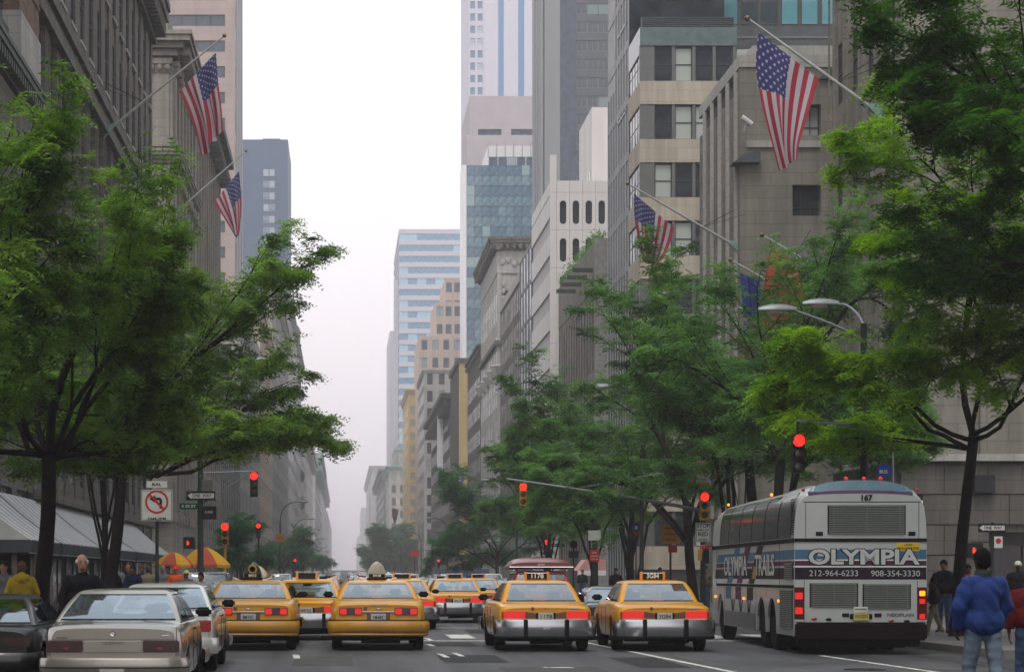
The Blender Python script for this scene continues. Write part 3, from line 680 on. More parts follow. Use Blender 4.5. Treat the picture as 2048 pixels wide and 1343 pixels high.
# M mansard hotel
M_ = simple('mansard_building', 'ornate stone building with green copper mansard roof and corner cornice', 883, 965, 46, stone('tan_stone', (.42, .39, .33), 1.2, .6, .8, .1), 3.6, 5.2, 1.7, 3.2, nj=False, corn=(1.6, 1.6), cmat=VERD, style='mull')
M_.mb('mansard_roof', stone('slate_roof', (.30, .31, .29), .8, .4, .8, .2)).prism([(RX + 1, 46.6), (RX + 14, 46.6), (RX + 13, 53), (RX + 2.6, 53)], 'y', 884, 964)
M_.box('roof_trim', VERD, RX + 2.3, RX + 13.3, 883.6, 964, 53, 54.2)
for i in range(2): M_.box('dormer', LIMEP, RX + 4 + i * 5, RX + 6.4 + i * 5, 882.8, 886, 46.7, 51); M_.window('N', 882.8, RX + 5.2 + i * 5, 47.2, 1.4, 2.8, 'mull', FRAME, GLASS, -.06)
M_.done()
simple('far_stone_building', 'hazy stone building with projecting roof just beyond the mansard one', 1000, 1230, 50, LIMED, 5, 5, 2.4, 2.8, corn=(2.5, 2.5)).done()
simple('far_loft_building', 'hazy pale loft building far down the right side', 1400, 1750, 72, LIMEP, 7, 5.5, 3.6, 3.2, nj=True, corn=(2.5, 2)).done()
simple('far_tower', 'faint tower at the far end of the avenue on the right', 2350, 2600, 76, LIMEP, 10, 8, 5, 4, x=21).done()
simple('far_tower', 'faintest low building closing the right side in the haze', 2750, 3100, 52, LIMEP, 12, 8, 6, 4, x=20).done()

# --- towers standing back on the right
Q = Bld('glass_curtain_tower', 'blue grey mirror glass tower with square panels behind the ornate building', 22.8, 400)
CG = [glassmat('curtain_glass_%d' % i, c, .05, .45, .12, (.25, .36, .38)) for i, c in enumerate(((.13, .23, .29), (.09, .17, .24), (.17, .27, .31)))]
zt = WZ(330, 400); x0, x1 = WX(930, 400), WX(1075, 400)
Q.box('core', GREYP, x0 + .3, x1, 400.3, 409, 0, zt - .2)
Q.box('corner_strip', mat('white_metal_strip', (.8, .8, .84), .35), x0 - .55, x0 + .28, 400, 400.28, 0, zt); Q.box('side_wall', mat('white_metal_strip', (.8, .8, .84), .35), x0 - .5, x0 + .3, 400.3, 408, 0, zt)
pw, ph = (x1 - x0 - .3) / 9, 1.9
cm = []
for g_ in CG:
    mb = MB(); mb.box(.03, pw - .03, 0, .15, .03, ph - .03); cm.append(mb.mesh('glass_panel', g_))
for r_ in range(24):
    for c in range(9):
        o = link('glass_panel', cm[(0 if r_ % 2 else 1) if rnd.random() < .75 else rnd.choice((0, 1, 2))], Q.root); o.location = (.3 + c * pw, 0, zt - (r_ + 1) * ph)
Q.box('roof_house', mat('white_metal', (.6, .6, .62), .4), WX(978, 400), x1, 403, 420, zt, WZ(285, 400))
for i in range(5): Q.window('N', 403, WX(978, 400) + 1 + i * 1.75, zt + .2, 1.6, 1.9, 'plain', FRAME, GLASSB, -.06)
for i in range(6): Q.box('roof_rail', FRAME, WX(978, 400) + i * 1.6, WX(978, 400) + i * 1.6 + .06, 402.9, 402.96, zt + 2, WZ(280, 400))
Q.done()
PK = mat('pinkish_granite', (.41, .375, .39), .7, var=.12, scale=.4)
b = Bld('granite_tower', 'pinkish granite block with broad openings near its top', WX(940, 440), 440); x0 = WX(940, 440)
zt = WZ(192, 440); z2 = WZ(258, 440); z3 = WZ(270, 440)
b.box('core', GLASSB, x0 + 1, 44, 441, 470, 0, zt - 1); b.box('wall', PK, x0, 44, 440, 441, z2, zt); b.box('wall', PK, x0 - .6, 44, 440, 441, 0, z3)
for px0, px1 in ((940, 956), (1003, 1022), (1075, 1110)): b.box('wall', PK, WX(px0, 440), WX(px1, 440), 440, 441, z3, z2)
b.box('side_wall', PK, x0, x0 + 1, 441.01, 470, 0, zt); b.done()
PT = mat('haze_paled_concrete', (.56, .55, .62), .7, var=.06, scale=.3)  # part of the distance haze is put into this pale bluish colour
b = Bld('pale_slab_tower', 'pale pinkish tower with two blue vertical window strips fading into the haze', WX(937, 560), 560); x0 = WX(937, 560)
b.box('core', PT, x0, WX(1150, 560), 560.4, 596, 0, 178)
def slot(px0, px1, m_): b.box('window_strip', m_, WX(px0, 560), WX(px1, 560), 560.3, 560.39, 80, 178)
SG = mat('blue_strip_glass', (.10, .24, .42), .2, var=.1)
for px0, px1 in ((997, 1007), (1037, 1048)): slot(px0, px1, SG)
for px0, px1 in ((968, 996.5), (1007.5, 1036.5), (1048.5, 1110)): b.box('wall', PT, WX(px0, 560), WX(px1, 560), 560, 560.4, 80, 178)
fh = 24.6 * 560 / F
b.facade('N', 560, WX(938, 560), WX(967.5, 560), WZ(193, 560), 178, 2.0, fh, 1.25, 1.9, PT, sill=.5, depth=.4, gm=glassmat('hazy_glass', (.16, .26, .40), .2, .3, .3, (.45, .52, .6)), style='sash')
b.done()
b = Bld('granite_and_glass_tower', 'dark tower with grey stone ribs and blue black glass above the white building', WX(1082, 330), 330); x0 = WX(1082, 330)
RB = mat('grey_granite', (.24, .25, .255), .7, var=.12, scale=.5, streak=True)
b.box('core', DARKST, x0 + .3, 48, 330.3, 345, 0, 112); b.box('rib', RB, x0 - .02, x0 + .3, 330.41, 334.5, 0, 112); b.box('rib', RB, x0 - .02, x0 + .3, 336, 339, 0, 112); b.box('rib', RB, x0 - .02, x0 + .3, 340.5, 345, 0, 112)
for px0, px1 in ((1082, 1086), (1089, 1120)): b.box('rib', RB, WX(px0, 330), WX(px1, 330), 330, 330.4, 0, 112)
b.box('glass_side', glassmat('slate_blue_glass', (.03, .05, .085), .15, .4, 0), WX(1120, 330), WX(1153, 330), 330.05, 330.29, 0, 112)
gx0, gx1 = WX(1153, 330), WX(1240, 330); n = 4; pw = (gx1 - gx0) / n; fh = 37 * 330 / F
for k in range(36):
    zz = 112 - (k + 1) * fh
    if zz < 55: break
    b.box('floor_band', mat('slate_spandrel', (.05, .065, .075), .4), gx0, gx1, 330.05, 330.29, zz, zz + fh * .42)
    for i in range(n): b.window('N', 330, gx0 + pw * (i + .5), zz + fh * .43, pw - .1, fh * .55, 'mull', mat('slate_frame', (.18, .2, .21), .4), glassmat('grid_glass', (.04, .055, .075), .07, .6, .12, (.14, .2, .19)), .15)
b.done()
# --- left side of the avenue
# near bay: brick pier, copper window, dark cornice
A0 = Bld('brick_corner_building', 'brown brick and copper corner pavilion at the far left top', LX, 62)
A0.box('core', LIMED, -30, LX - .7, 62, 79.8, 0, 44)
A0.box('wall', LIMED, LX - .65, LX, 62.0, 79.8, 4.6, 18.4)
ypx = lambda px: (LX * F) / (px - VX)
for (a, b_) in ((24, 64),): A0.box('brick_pier', BRICK, LX - .6, LX + .25, ypx(a), ypx(b_), 21.2, 44); A0.box('pier_base', LIMEP, LX - .6, LX + .32, ypx(a) - .05, ypx(b_) + .05, 19.6, 21.2)
for z_ in range(6): A0.box('brick_course', BRICK, LX - .1, LX + .30, ypx(24) - .03, ypx(64) + .03, 22.4 + z_ * 2.4, 22.5 + z_ * 2.4)
for k in range(5): A0.window('W', LX + .0, 73.4, 20.6 + k * 3.3, 3.2, 3.0, 'grid', COPPER, GLASS, .3)
for k in range(6): A0.box('copper_spandrel', COPPER, LX - .5, LX - .1, 70, 75.4, 19.8 + k * 3.3 - .3, 20.55 + k * 3.3)
A0.cornice('W', LX, 62, 79.9, 18.5, .9, .5, COPPER, .5); A0.facade('W', LX, 62, 79.8, .14, 4.6, 4.4, 4.2, 3.2, 2.6, mat('black_granite', (.03, .03, .032), .25), sill=.6, depth=.65)
A0.done()
# long department store
Sk = Bld('department_store', 'long sooty limestone store with brick window bays and shop awnings along the left pavement', LX, 80)
ys0, ys1 = 80.0, 130.0
Sk.box('core', LIMED, -34, LX - .18, ys0, ys1, 0, 35)
Sk.facade('W', LX, ys0, ys1, .14, 4.5, 5, 4.3, 4.0, 3.3, mat('black_granite', (.03, .03, .032), .25), sill=.3, depth=.18, spin=.05, style='mull')
Sk.facade('W', LX, ys0, ys1, 4.5, 8.6, 3.4, 4.1, 1.8, 2.4, LIMED, sill=.9, depth=.18, spin=.05, style='sash')
Sk.facade('W', LX, ys0, ys1, 8.9, 22.7, 3.4, 4.6, 1.9, 3.4, LIMED, sill=.8, depth=.18, spin=.13, sm=BRICK)
Sk.facade('W', LX, ys0, ys1, 24.2, 33.6, 3.4, 4.5, 1.7, 3.3, LIMED, sill=.8, depth=.18, spin=.10, sm=BRICK, sillm=LIMEP)
nb_ = round(50 / 3.4); bw = 50 / nb_
for i in range(nb_ + 1):
    y = ys0 + i * bw
    for dy in (-.62, -.2, .2, .62):
        if ys0 < y + dy < ys1 - .1: Sk.box('rib', LIMED, LX, LX + .09, y + dy - .06, y + dy + .06, 9.0, 22.6)
for z_, h, o_ in ((4.4, .35, .35), (8.58, .34, .4), (22.7, .5, .3), (23.25, .35, .18), (23.65, .5, .36)): Sk.band('W', LX, ys0, ys1, z_, z_ + h, o_, LIMED, 'ledge', .1)
for i in range(nb_): y = ys0 + (i + .5) * bw; Sk.box('panel', LIMEP, LX + .0, LX + .06, y - .9, y + .9, 8.72, 8.86) if False else None
Sk.cornice('W', LX, ys0, ys1, 33.6, 2.4, 1.1, LIMED, .8)
Sk.done()
# classical building across the side street
Cl = Bld('classical_building', 'classical stone building with giant pilasters, deep cornice and attic beyond the store', LX, 145.4)
y0, y1 = 145.4, 165.8; CS = stone('classical_stone', (.29, .27, .235), 1.4, .6, .8, .1, stain=.35)
Cl.box('core', CS, -30, LX - .2, y0 + .6, y1, 0, 37)
Cl.facade('N', y0, -30, LX, 5, 29.4, 3.9, 5.0, 1.0, 3.0, CS, sill=1.2, depth=.6, style='sash'); Cl.facade('W', LX, y0 + .6, y1, 5, 29.4, 3.3, 5.0, 1.6, 3.4, CS, sill=1.0, depth=.2, spin=.06)
Cl.facade('N', y0, -30, LX, 30.4, 36.6, 3.9, 6.2, 1.0, 3.6, CS, sill=1.2, depth=.6); Cl.facade('W', LX, y0 + .6, y1, 30.4, 36.6, 3.3, 6.2, 1.6, 4.4, CS, sill=.9, depth=.2, spin=.06)
Cl.box('wall', CS, -30, LX, y0, y0 + .6, 0, 4.99); Cl.box('wall', CS, LX - .6, LX, y0 + .6, y1, 0, 4.99)
Cl.box('wall', CS, -30, LX, y0, y0 + .6, 29.4, 30.39); Cl.box('wall', CS, LX - .6, LX, y0 + .6, y1, 29.4, 30.39)
def pil(b, face, plane, a, z0, z1, w, m):
    fbox(b.mb('pilaster', m), face, plane, a - w / 2, a + w / 2, -.18, 0, z0, z1 - .9); fbox(b.mb('pilaster', m), face, plane, a - w / 2 - .1, a + w / 2 + .1, -.26, 0, z0, z0 + .6)
    c = b.mb('capital', m); fbox(c, face, plane, a - w / 2 - .05, a + w / 2 + .05, -.25, 0, z1 - .9, z1 - .35); fbox(c, face, plane, a - w / 2 - .2, a + w / 2 + .2, -.4, 0, z1 - .35, z1)
    for s_ in (-1, 0, 1):
        p = fpt(face, plane, a + s_ * w * .42, -.3, z1 - .6); c.ball(p, .22, 8, 5, (1, 1, 1.2))
for a in (LX - .85, LX - 4.9, LX - 8.8): pil(Cl, 'N', y0, a, 5.2, 29.2, 1.25, CS); pil(Cl, 'N', y0, a, 30.5, 36.4, 1.25, CS)
for i in range(7): pil(Cl, 'W', LX, y0 + 1.1 + i * 3.2, 5.2, 29.2, 1.0, CS); pil(Cl, 'W', LX, y0 + 1.1 + i * 3.2, 30.5, 36.4, 1.0, CS)
for (z_, h, o_) in ((29.4, .9, .7), (36.6, 1.5, 1.4)):
    Cl.cornice('W', LX, y0 - o_ * .0 + .01, y1, z_, h, o_, CS, .7)
    M = Cl.mb('cornice', CS)
    for f0, f1, k in ((0, .3, .25), (.3, .55, .55), (.55, .8, .9), (.8, 1, 1)): M.box(-30, LX + o_ * k, y0 - o_ * k, y0 + .0, z_ + h * f0, z_ + h * f1 - .003)
Cl.box('attic', CS, -30, LX - .4, y0 + .3, y1, 38.1, 39.9); Cl.done()
c2 = simple('stone_building', 'narrow stone building with carved brackets under a dark cornice next to the classical one', 166, 202, 39.6, CS, 3, 4.6, 1.4, 3.0, side=-1, corn=(1.8, 1.3), cmat=LIMED, nface=False, style='sash', joined=False)
for i in range(12): pil(c2, 'W', LX, 166.6 + i * 3.0, 22, 38.6, .7, CS)
c2.done()
# pink banded tower
PG = stone('pink_granite_panels', (.37, .30, .275), 3.2, 1.75, .80, .05, stain=.1, offset=0)
b = Bld('pink_granite_tower', 'pink granite tower with dark ribbon windows behind the tall flag', -15, 300)
x1 = WX(470, 300); x0 = -34; fh = 51.5 * 300 / F; b.box('core', PG, x0, x1 - .5, 300.5, 322, 0, 96)
zc = WZ(41, 300) + fh * 3
wr = WX(450, 300)
b.box('corner_pier', PG, wr, x1, 300, 300.5, 0, 96)
k = 0
while zc - k * fh > 24:
    zz = zc - k * fh; b.box('granite_band', PG, x0, wr, 300, 300.5, zz + .8, zz + fh - .8)
    for i in range(6): b.window('N', 300, wr - 1.02 - i * 2.02, zz - .8, 2.0, 1.6, 'plain', FRAME, glassmat('ribbon_glass', (.05, .07, .10), .1, .3, 0), .3)
    k += 1
for i in range(8): b.box('side_fin', STEEL if i % 2 else GLASSB, x1 - .45, x1 + (.12 if i % 2 else .0), 301 + i * 2.6, 302.4 + i * 2.6, 0, 96)
b.done()
b = Bld('blue_grey_tower', 'flat blue grey tower with one column of pale windows behind the left tree', WX(480, 480), 480)
SLT = mat('blue_grey_cladding', (.10, .14, .21), .5, var=.06, scale=.2)
x0, x1 = WX(470, 480), WX(576, 480); zt = WZ(279, 480); b.box('wall', SLT, x0, x1, 480, 510, 0, zt); b.box('roof_parapet', SLT, WX(525, 480), WX(560, 480), 481, 500, zt, zt + .4)
fh = 23.3 * 480 / F
for k in range(14):
    for i in range(2): b.window('N', 480, WX(532 + i * 12, 480), WZ(352, 480) - k * fh, 1.15, 1.5, 'sash', mat('pale_frame', (.4, .45, .5), .5), glassmat('pale_tower_glass', (.20, .25, .33), .2, .4, .5, (.36, .41, .48)), -.06)  # pale glass, some panes with paler blinds
b.done()
# street wall onward on the left; haze is put into its paler stone colour
simple('storefront_building', 'low dark building with railed balconies beyond the classical block', 202.3, 241, 22, GREYP, 3.6, 3.7, 2.4, 2.5, side=-1, nface=False, joined=False, gm=glassmat('greenish_glass', (.10, .17, .16), .12, .4, .3, (.3, .42, .4))).done()
simple('grey_office_building', 'plain grey stone office front with square dark windows on the left', 241.2, 300, 33, LIMEP, 3.6, 4.0, 1.6, 2.6, side=-1, joined=False).done()
simple('grey_office_building', 'tan office front with vertical window lines on the left', 300.3, 353, 38, BG, 3.2, 4.0, 1.4, 2.4, side=-1, joined=False, corn=(1, .6)).done()
simple('stone_building', 'older stone building with stacked bay windows on the left', 353.3, 457, 50, LIMEP, 4.2, 4.0, 1.8, 2.6, side=-1, nbw=3.4, joined=False, corn=(1.4, .9)).done()
t_ = simple('round_cornered_building', 'tall weathered office block whose roof steps up to a rounded corner on the left', 457.5, 600, 60, stone('weathered_stone', (.44, .43, .41), 1.5, .7, .8, .12, stain=.45), 5, 4.2, 2, 2.8, side=-1, nj=False, corn=(1.2, .8))  # stained stone, its base colour lightened to stand in for haze
tr = t_.mb('corner_turret', LIMED); tr.lathe([(4.6, 58), (4.6, 66), (5.0, 66.2), (4.2, 68), (2.4, 70), (0, 70.6)], 20, Matrix.Translation((LX - 4.4, 575, 0)))
for k in range(7): t_.mb('bay_ornament', LIMED).ball((LX + .2, 596, 14 + k * 7.5), 1.1, 8, 6, (.8, 1, 1.6))
t_.done()
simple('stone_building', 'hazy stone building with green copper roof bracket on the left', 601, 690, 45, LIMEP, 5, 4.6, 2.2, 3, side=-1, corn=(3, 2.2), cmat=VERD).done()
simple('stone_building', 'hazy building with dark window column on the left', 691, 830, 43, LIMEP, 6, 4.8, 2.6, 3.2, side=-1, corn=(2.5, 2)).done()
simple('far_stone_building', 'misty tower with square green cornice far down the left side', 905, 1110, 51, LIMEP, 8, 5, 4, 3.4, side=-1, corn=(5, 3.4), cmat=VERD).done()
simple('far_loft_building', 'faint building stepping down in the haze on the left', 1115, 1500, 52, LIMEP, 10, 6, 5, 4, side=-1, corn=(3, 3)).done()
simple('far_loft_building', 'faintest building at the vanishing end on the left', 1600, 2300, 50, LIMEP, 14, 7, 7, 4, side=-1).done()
# skyline masses well behind the street walls (upper storeys only just seen over the roofs)
for (nm, lb, px0, px1, Y, py, m_) in (('far_tower', 'misty office tower behind the far right roofs', 738, 760, 1500, 985, LIMEP),):
    b = Bld(nm, lb, WX(px0, Y), Y); b.box('core', m_, WX(px0, Y) + .6, WX(px1, Y), Y + .6, Y + 40, 0, WZ(py, Y) - .2); b.facade('N', Y, WX(px0, Y), WX(px1, Y), 40, WZ(py, Y), 3.6, 5, 1.8, 2.6, m_, depth=.6, joined=True); b.done()
# ground-floor awnings of the store
AWM = None
def awn_mat():
    m, t, b = newmat('awning_canvas'); L = t.links.new
    tc = N(t, 'ShaderNodeTexCoord'); sp = N(t, 'ShaderNodeSeparateXYZ'); L(tc.outputs['Object'], sp.inputs[0])
    w = N(t, 'ShaderNodeMath', operation='PINGPONG'); w.inputs[1].default_value = .6; L(sp.outputs[1], w.inputs[0])
    g = N(t, 'ShaderNodeMath', operation='GREATER_THAN'); g.inputs[1].default_value = .14; L(w.outputs[0], g.inputs[0])
    n = N(t, 'ShaderNodeTexNoise'); n.inputs['Scale'].default_value = 1.5; n.inputs['Detail'].default_value = 6; L(tc.outputs['Object'], n.inputs['Vector'])
    mx = N(t, 'ShaderNodeMix', data_type='RGBA'); L(g.outputs[0], mx.inputs[0]); mx.inputs[6].default_value = (.13, .14, .14, 1); mx.inputs[7].default_value = (.44, .45, .45, 1)
    mr = N(t, 'ShaderNodeMapRange'); mr.inputs['To Min'].default_value = .6; mr.inputs['To Max'].default_value = 1.15; L(n.outputs['Fac'], mr.inputs['Value'])
    sc = N(t, 'ShaderNodeVectorMath', operation='SCALE'); L(mx.outputs[2], sc.inputs[0]); L(mr.outputs[0], sc.inputs['Scale']); L(sc.outputs[0], b.inputs['Base Color']); b.inputs['Roughness'].default_value = .8
    return m
AWM = awn_mat(); VAL = mat('awning_valance', (.05, .055, .06), .8)
AWF = mat('awning_frame', (.3, .31, .32), .5, .6)
for i, (ya_, yb_, lb) in enumerate(((64, 70.6, 'striped grey awning nearest the left edge, above the raincoat walker'), (71.4, 82.5, 'long grey awning behind the two left tree trunks'), (83.5, 96.5, 'grey shop awning sloping behind the no-turn sign'), (97.5, 118, 'farthest grey shop awning beside the food cart umbrellas'))):
    r_ = thing('shop_awning', lb, 'awning', (LX, (ya_ + yb_) / 2, 0), 0, 'grey shop awnings along the store front')
    xo, zo, zi = 2.2, 2.62, 4.35; h2 = (yb_ - ya_) / 2
    mb = MB(); n = 10
    P = [[(.02 + xo * t + .0, y, zi + (zo - zi) * t - .10 * math.sin(math.pi * t)) for y in np.linspace(-h2, h2, 12)] for t in np.linspace(0, 1, n)]
    P2 = [[(x, y, z - .03) for (x, y, z) in row] for row in P]
    mb.grid(P); mb.grid([row[::-1] for row in P2])
    for e in (0, 11):
        col = [row[e] for row in P]; mb.add(col + [(.02, col[0][1], zo)], [tuple(range(n + 1))])
    mb.build('canopy', AWM, r_, smooth=30)
    v = MB(); v.box(xo + .0, xo + .03, -h2, h2, zo - .38, zo - .03); v.box(.02, xo, -h2, -h2 + .02, zo - .38, zo); v.box(.02, xo, h2 - .02, h2, zo - .38, zo); v.build('valance', VAL, r_)
    f_ = MB(); f_.tube([(xo, -h2, zo - .4), (xo, h2, zo - .4)], .025, 6); [f_.tube([(.02, y, zo - .3), (xo, y, zo - .3)], .02, 6) for y in np.linspace(-h2 + .02, h2 - .02, 4)]; f_.build('frame', AWF, r_)
# small striped awning at a shop on the right pavement
aw = thing('shop_awning', 'small pink and white awning with a scalloped white front on the right side', 'awning', (WX(1195, 150), 150, 0), 0)
x0, x1 = WX(1155, 150) - aw.location.x, WX(1212, 150) - aw.location.x; z0, z1, z2 = WZ(1150, 150), WZ(1140, 150), WZ(1118, 150)
mb = MB(); mb.prism([(x0, z1), (x1, z1), (x1, z2), (x0 + .6, z2)], 'y', 0, 3.0); mb.build('canopy', mat('pink_canvas', (.62, .34, .32), .8), aw)
mb = MB(); mb.box(x0, x1, -.03, -.002, z0, z1); mb.build('valance', mat('white_cloth', (.8, .8, .82), .8), aw)
# the blocks beside and behind the camera, which also shut out sky light
simple('stone_building', 'stone building on the near left corner, outside the photo', -20, 22, 34, LIMED, 4, 4.2, 1.8, 2.6, side=-1, corn=(1.2, .8)).done()
simple('stone_building', 'taller stone building on the near right corner, outside the photo', -20, 24, 46, LIME, 4, 4.2, 1.8, 2.6, corn=(1.2, .8)).done()
# planting on roof edge
def leafblob(name, pts, r_, n, m, parent=None):
    V = []; Fc = []; 
    for p in pts:
        for k in range(n):
            d = Vector((rnd.gauss(0, 1), rnd.gauss(0, 1), rnd.gauss(0, .8))); c = Vector(p) + d * r_ * .5
            u = Vector((rnd.gauss(0, 1), rnd.gauss(0, 1), rnd.gauss(0, 1))).normalized(); w = u.cross(Vector((rnd.random(), .3, 1))).normalized(); s_ = .16
            o = len(V); V += [c, c + u * s_ + w * s_ * .3, c + u * s_ * 1.6, c + u * s_ - w * s_ * .3]; Fc.append((o, o + 1, o + 2, o + 3))
    me = bpy.data.meshes.new(name); me.from_pydata(V, [], Fc); me.materials.append(m); return link(name, me, parent)
# ---------------------------------------------------------------- vehicles
def carpaint(name, rgb, rough=.28, var=.06, metal=0.0, coat=.28, dirt=.25):
    if name in MATS: return MATS[name]
    m, t, b = newmat(name); L = t.links.new
    tc = N(t, 'ShaderNodeTexCoord'); n1 = N(t, 'ShaderNodeTexNoise'); n1.inputs['Scale'].default_value = 2.2; n1.inputs['Detail'].default_value = 8; L(tc.outputs['Object'], n1.inputs['Vector'])
    mr = N(t, 'ShaderNodeMapRange'); mr.inputs['To Min'].default_value = 1 - var * 2; mr.inputs['To Max'].default_value = 1 + var; L(n1.outputs['Fac'], mr.inputs['Value'])
    sc = N(t, 'ShaderNodeVectorMath', operation='SCALE'); sc.inputs[0].default_value = rgb; L(mr.outputs[0], sc.inputs['Scale'])
    # road film along the sills
    sp = N(t, 'ShaderNodeSeparateXYZ'); L(tc.outputs['Object'], sp.inputs[0]); ad = N(t, 'ShaderNodeMath', operation='MULTIPLY_ADD'); ad.inputs[1].default_value = .35; L(n1.outputs['Fac'], ad.inputs[0]); L(sp.outputs[2], ad.inputs[2])
    dr = N(t, 'ShaderNodeMapRange'); dr.inputs['From Min'].default_value = .35; dr.inputs['From Max'].default_value = .85; dr.inputs['To Min'].default_value = dirt * 2; dr.inputs['To Max'].default_value = .03; L(ad.outputs[0], dr.inputs['Value'])
    mx = N(t, 'ShaderNodeMix', data_type='RGBA'); L(dr.outputs[0], mx.inputs[0]); L(sc.outputs[0], mx.inputs[6]); mx.inputs[7].default_value = (.07, .06, .05, 1); L(mx.outputs[2], b.inputs['Base Color'])
    b.inputs['Roughness'].default_value = rough; b.inputs['Metallic'].default_value = metal; b.inputs['Coat Weight'].default_value = coat; b.inputs['Coat Roughness'].default_value = .06
    MATS[name] = m; return m
def carglass():
    m = bpy.data.materials.new('car_glass'); m.use_nodes = True; t = m.node_tree; t.nodes.remove(t.nodes['Principled BSDF']); L = t.links.new
    tr = N(t, 'ShaderNodeBsdfTransparent'); tr.inputs[0].default_value = (.68, .76, .76, 1); g = N(t, 'ShaderNodeBsdfGlossy'); g.inputs['Roughness'].default_value = .03; g.inputs['Color'].default_value = (.74, .84, .92, 1)
    lw = N(t, 'ShaderNodeLayerWeight'); lw.inputs[0].default_value = .5; f = N(t, 'ShaderNodeMapRange'); f.inputs['To Min'].default_value = .06; f.inputs['To Max'].default_value = .66; L(lw.outputs['Facing'], f.inputs['Value']); mx = N(t, 'ShaderNodeMixShader'); L(f.outputs[0], mx.inputs[0]); L(tr.outputs[0], mx.inputs[1]); L(g.outputs[0], mx.inputs[2]); L(mx.outputs[0], t.nodes['Material Output'].inputs['Surface'])
    return m
CGL = carglass()
TAXI = carpaint('taxi_yellow', (.63, .285, .006), dirt=.3)
TAXI2 = carpaint('taxi_yellow_deep', (.59, .28, .008), dirt=.35)
CHROME = mat('chrome', (.62, .63, .65), .16, 1.0, var=.1)
BCHROME = mat('bumper_chrome', (.40, .41, .43), .2, .95, var=.06, scale=2)
RUB = mat('black_rubber', (.012, .012, .012), .7, var=.2)
TYRE = mat('tyre_rubber', (.012, .012, .012), .85, var=.3)
RIMM = mat('steel_rim', (.30, .30, .31), .35, .8)
SEAT = mat('seat_vinyl', (.03, .032, .036), .5)
REDL = mat('tail_lamp_red', (.30, .012, .010), .25, var=.05, coat=.6)
REDON = mat('tail_lamp_lit', (1.0, .02, .012), .3, var=0, emit=.62)
REDON.node_tree.nodes['Principled BSDF'].inputs['Base Color'].default_value = (.20, .008, .008, 1)
REDDK = mat('tail_lamp_smoked', (.05, .012, .012), .2, var=.1, coat=.6)
AMBER = mat('amber_lamp', (1.0, .30, .02), .3, var=0, emit=1.6)
BROWNP = mat('brown_trim_panel', (.13, .045, .028), .35, var=.15, coat=.4)
PLATE = mat('plate_pale', (.50, .50, .46), .5, var=.2, scale=9)
PLTXT = mat('plate_ink', (.06, .06, .10), .6, var=0)
WHITEP = mat('white_enamel', (.72, .72, .70), .35)
BLK = mat('black_paint', (.010, .010, .012), .5, var=.2)
UNDER = mat('underbody', (.012, .012, .012), .8)
def sm(t): t = max(0, min(1, t)); return t * t * (3 - 2 * t)
WHEELS = {}
def wheel_mesh(r_, w):
    k = (r_, w)
    if k in WHEELS: return WHEELS[k]
    a = MB(); a.lathe([(r_ * .62, -w * .42), (r_ * .9, -w * .5), (r_ * .97, -w * .42), (r_, -w * .3), (r_, w * .3), (r_ * .97, w * .42), (r_ * .9, w * .5), (r_ * .62, w * .42)], 24, axis='x')
    b = MB(); b.lathe([(0, -w * .3), (r_ * .22, -w * .34), (r_ * .28, -w * .2), (r_ * .5, -w * .24), (r_ * .63, -w * .40), (r_ * .63, w * .40), (r_ * .5, w * .24), (r_ * .28, w * .2), (r_ * .22, w * .34), (0, w * .3)], 20, axis='x')
    WHEELS[k] = (a.mesh('tyre', TYRE, 40), b.mesh('rim', RIMM, 40)); return WHEELS[k]
def add_wheel(root, x, y, r_, w):
    a, b = wheel_mesh(r_, w); o = link('wheel', a, root); o.location = (x, y, r_); link('rim', b, o); return o
def loft_body(P):
    L_, W, B0 = P['L'], P['W'], P.get('B', .24)
    ys = sorted(set([0, .015, .04, .08] + [round(.12 + i * .05, 3) for i in range(int((L_ - .25) / .05))] + [L_ - .1, L_ - .05, L_ - .02, L_]))
    rows = []
    for y in ys:
        e = min(y, L_ - y); k = 1 - .085 * (1 - sm(e / .16)) - .03 * (1 - sm(e / 1.0))
        w = W * k
        y0, y1 = P['yr0'], P['yf0']
        if y < y0: T = P['deck'] + (P['belt'] - P['deck']) * sm(y / y0) * .6
        elif y < y1: T = P['belt']
        else: T = P['belt'] - (P['belt'] - P['hood']) * sm((y - y1) / (L_ - y1)) ** 1.3
        T -= .05 * (1 - sm(e / .10)); Bz = B0 + .10 * (1 - sm(e / .5))
        mid = .5 * (T + Bz)
        bulge = P.get('bulge', .0)
        half = [(0, T + .018), (.45 * w, T + .015), (.75 * w, T + .004), (.90 * w, T - .014), (.95 * w, T - .04), (.978 * w, T - .10), (w * (.99 + bulge), T - .22), (w, mid), (w * .992, Bz + .22), (w * .97, Bz + .10), (w * .95, Bz + .03), (w * .90, Bz)]
        za = 0
        for yw in P['axles']:
            ra = P['wr'] * 1.17; d = y - yw
            if abs(d) < ra: za = max(za, P['wr'] + math.sqrt(ra * ra - d * d))
        pts = []
        for x, z in half:
            if za > 0 and z < za and x > .5 * w: z = za
            pts.append((x, z))
        rows.append([(-x, y, z) for x, z in pts[::-1]] + [(x, y, z) for x, z in pts[1:]])
    mb = MB(); mb.grid(rows); n = len(rows[0])
    mb.f.append(tuple(range(n))); mb.m.append(0); mb.f.append(tuple(reversed(range(len(mb.v) - n, len(mb.v))))); mb.m.append(0)
    return mb
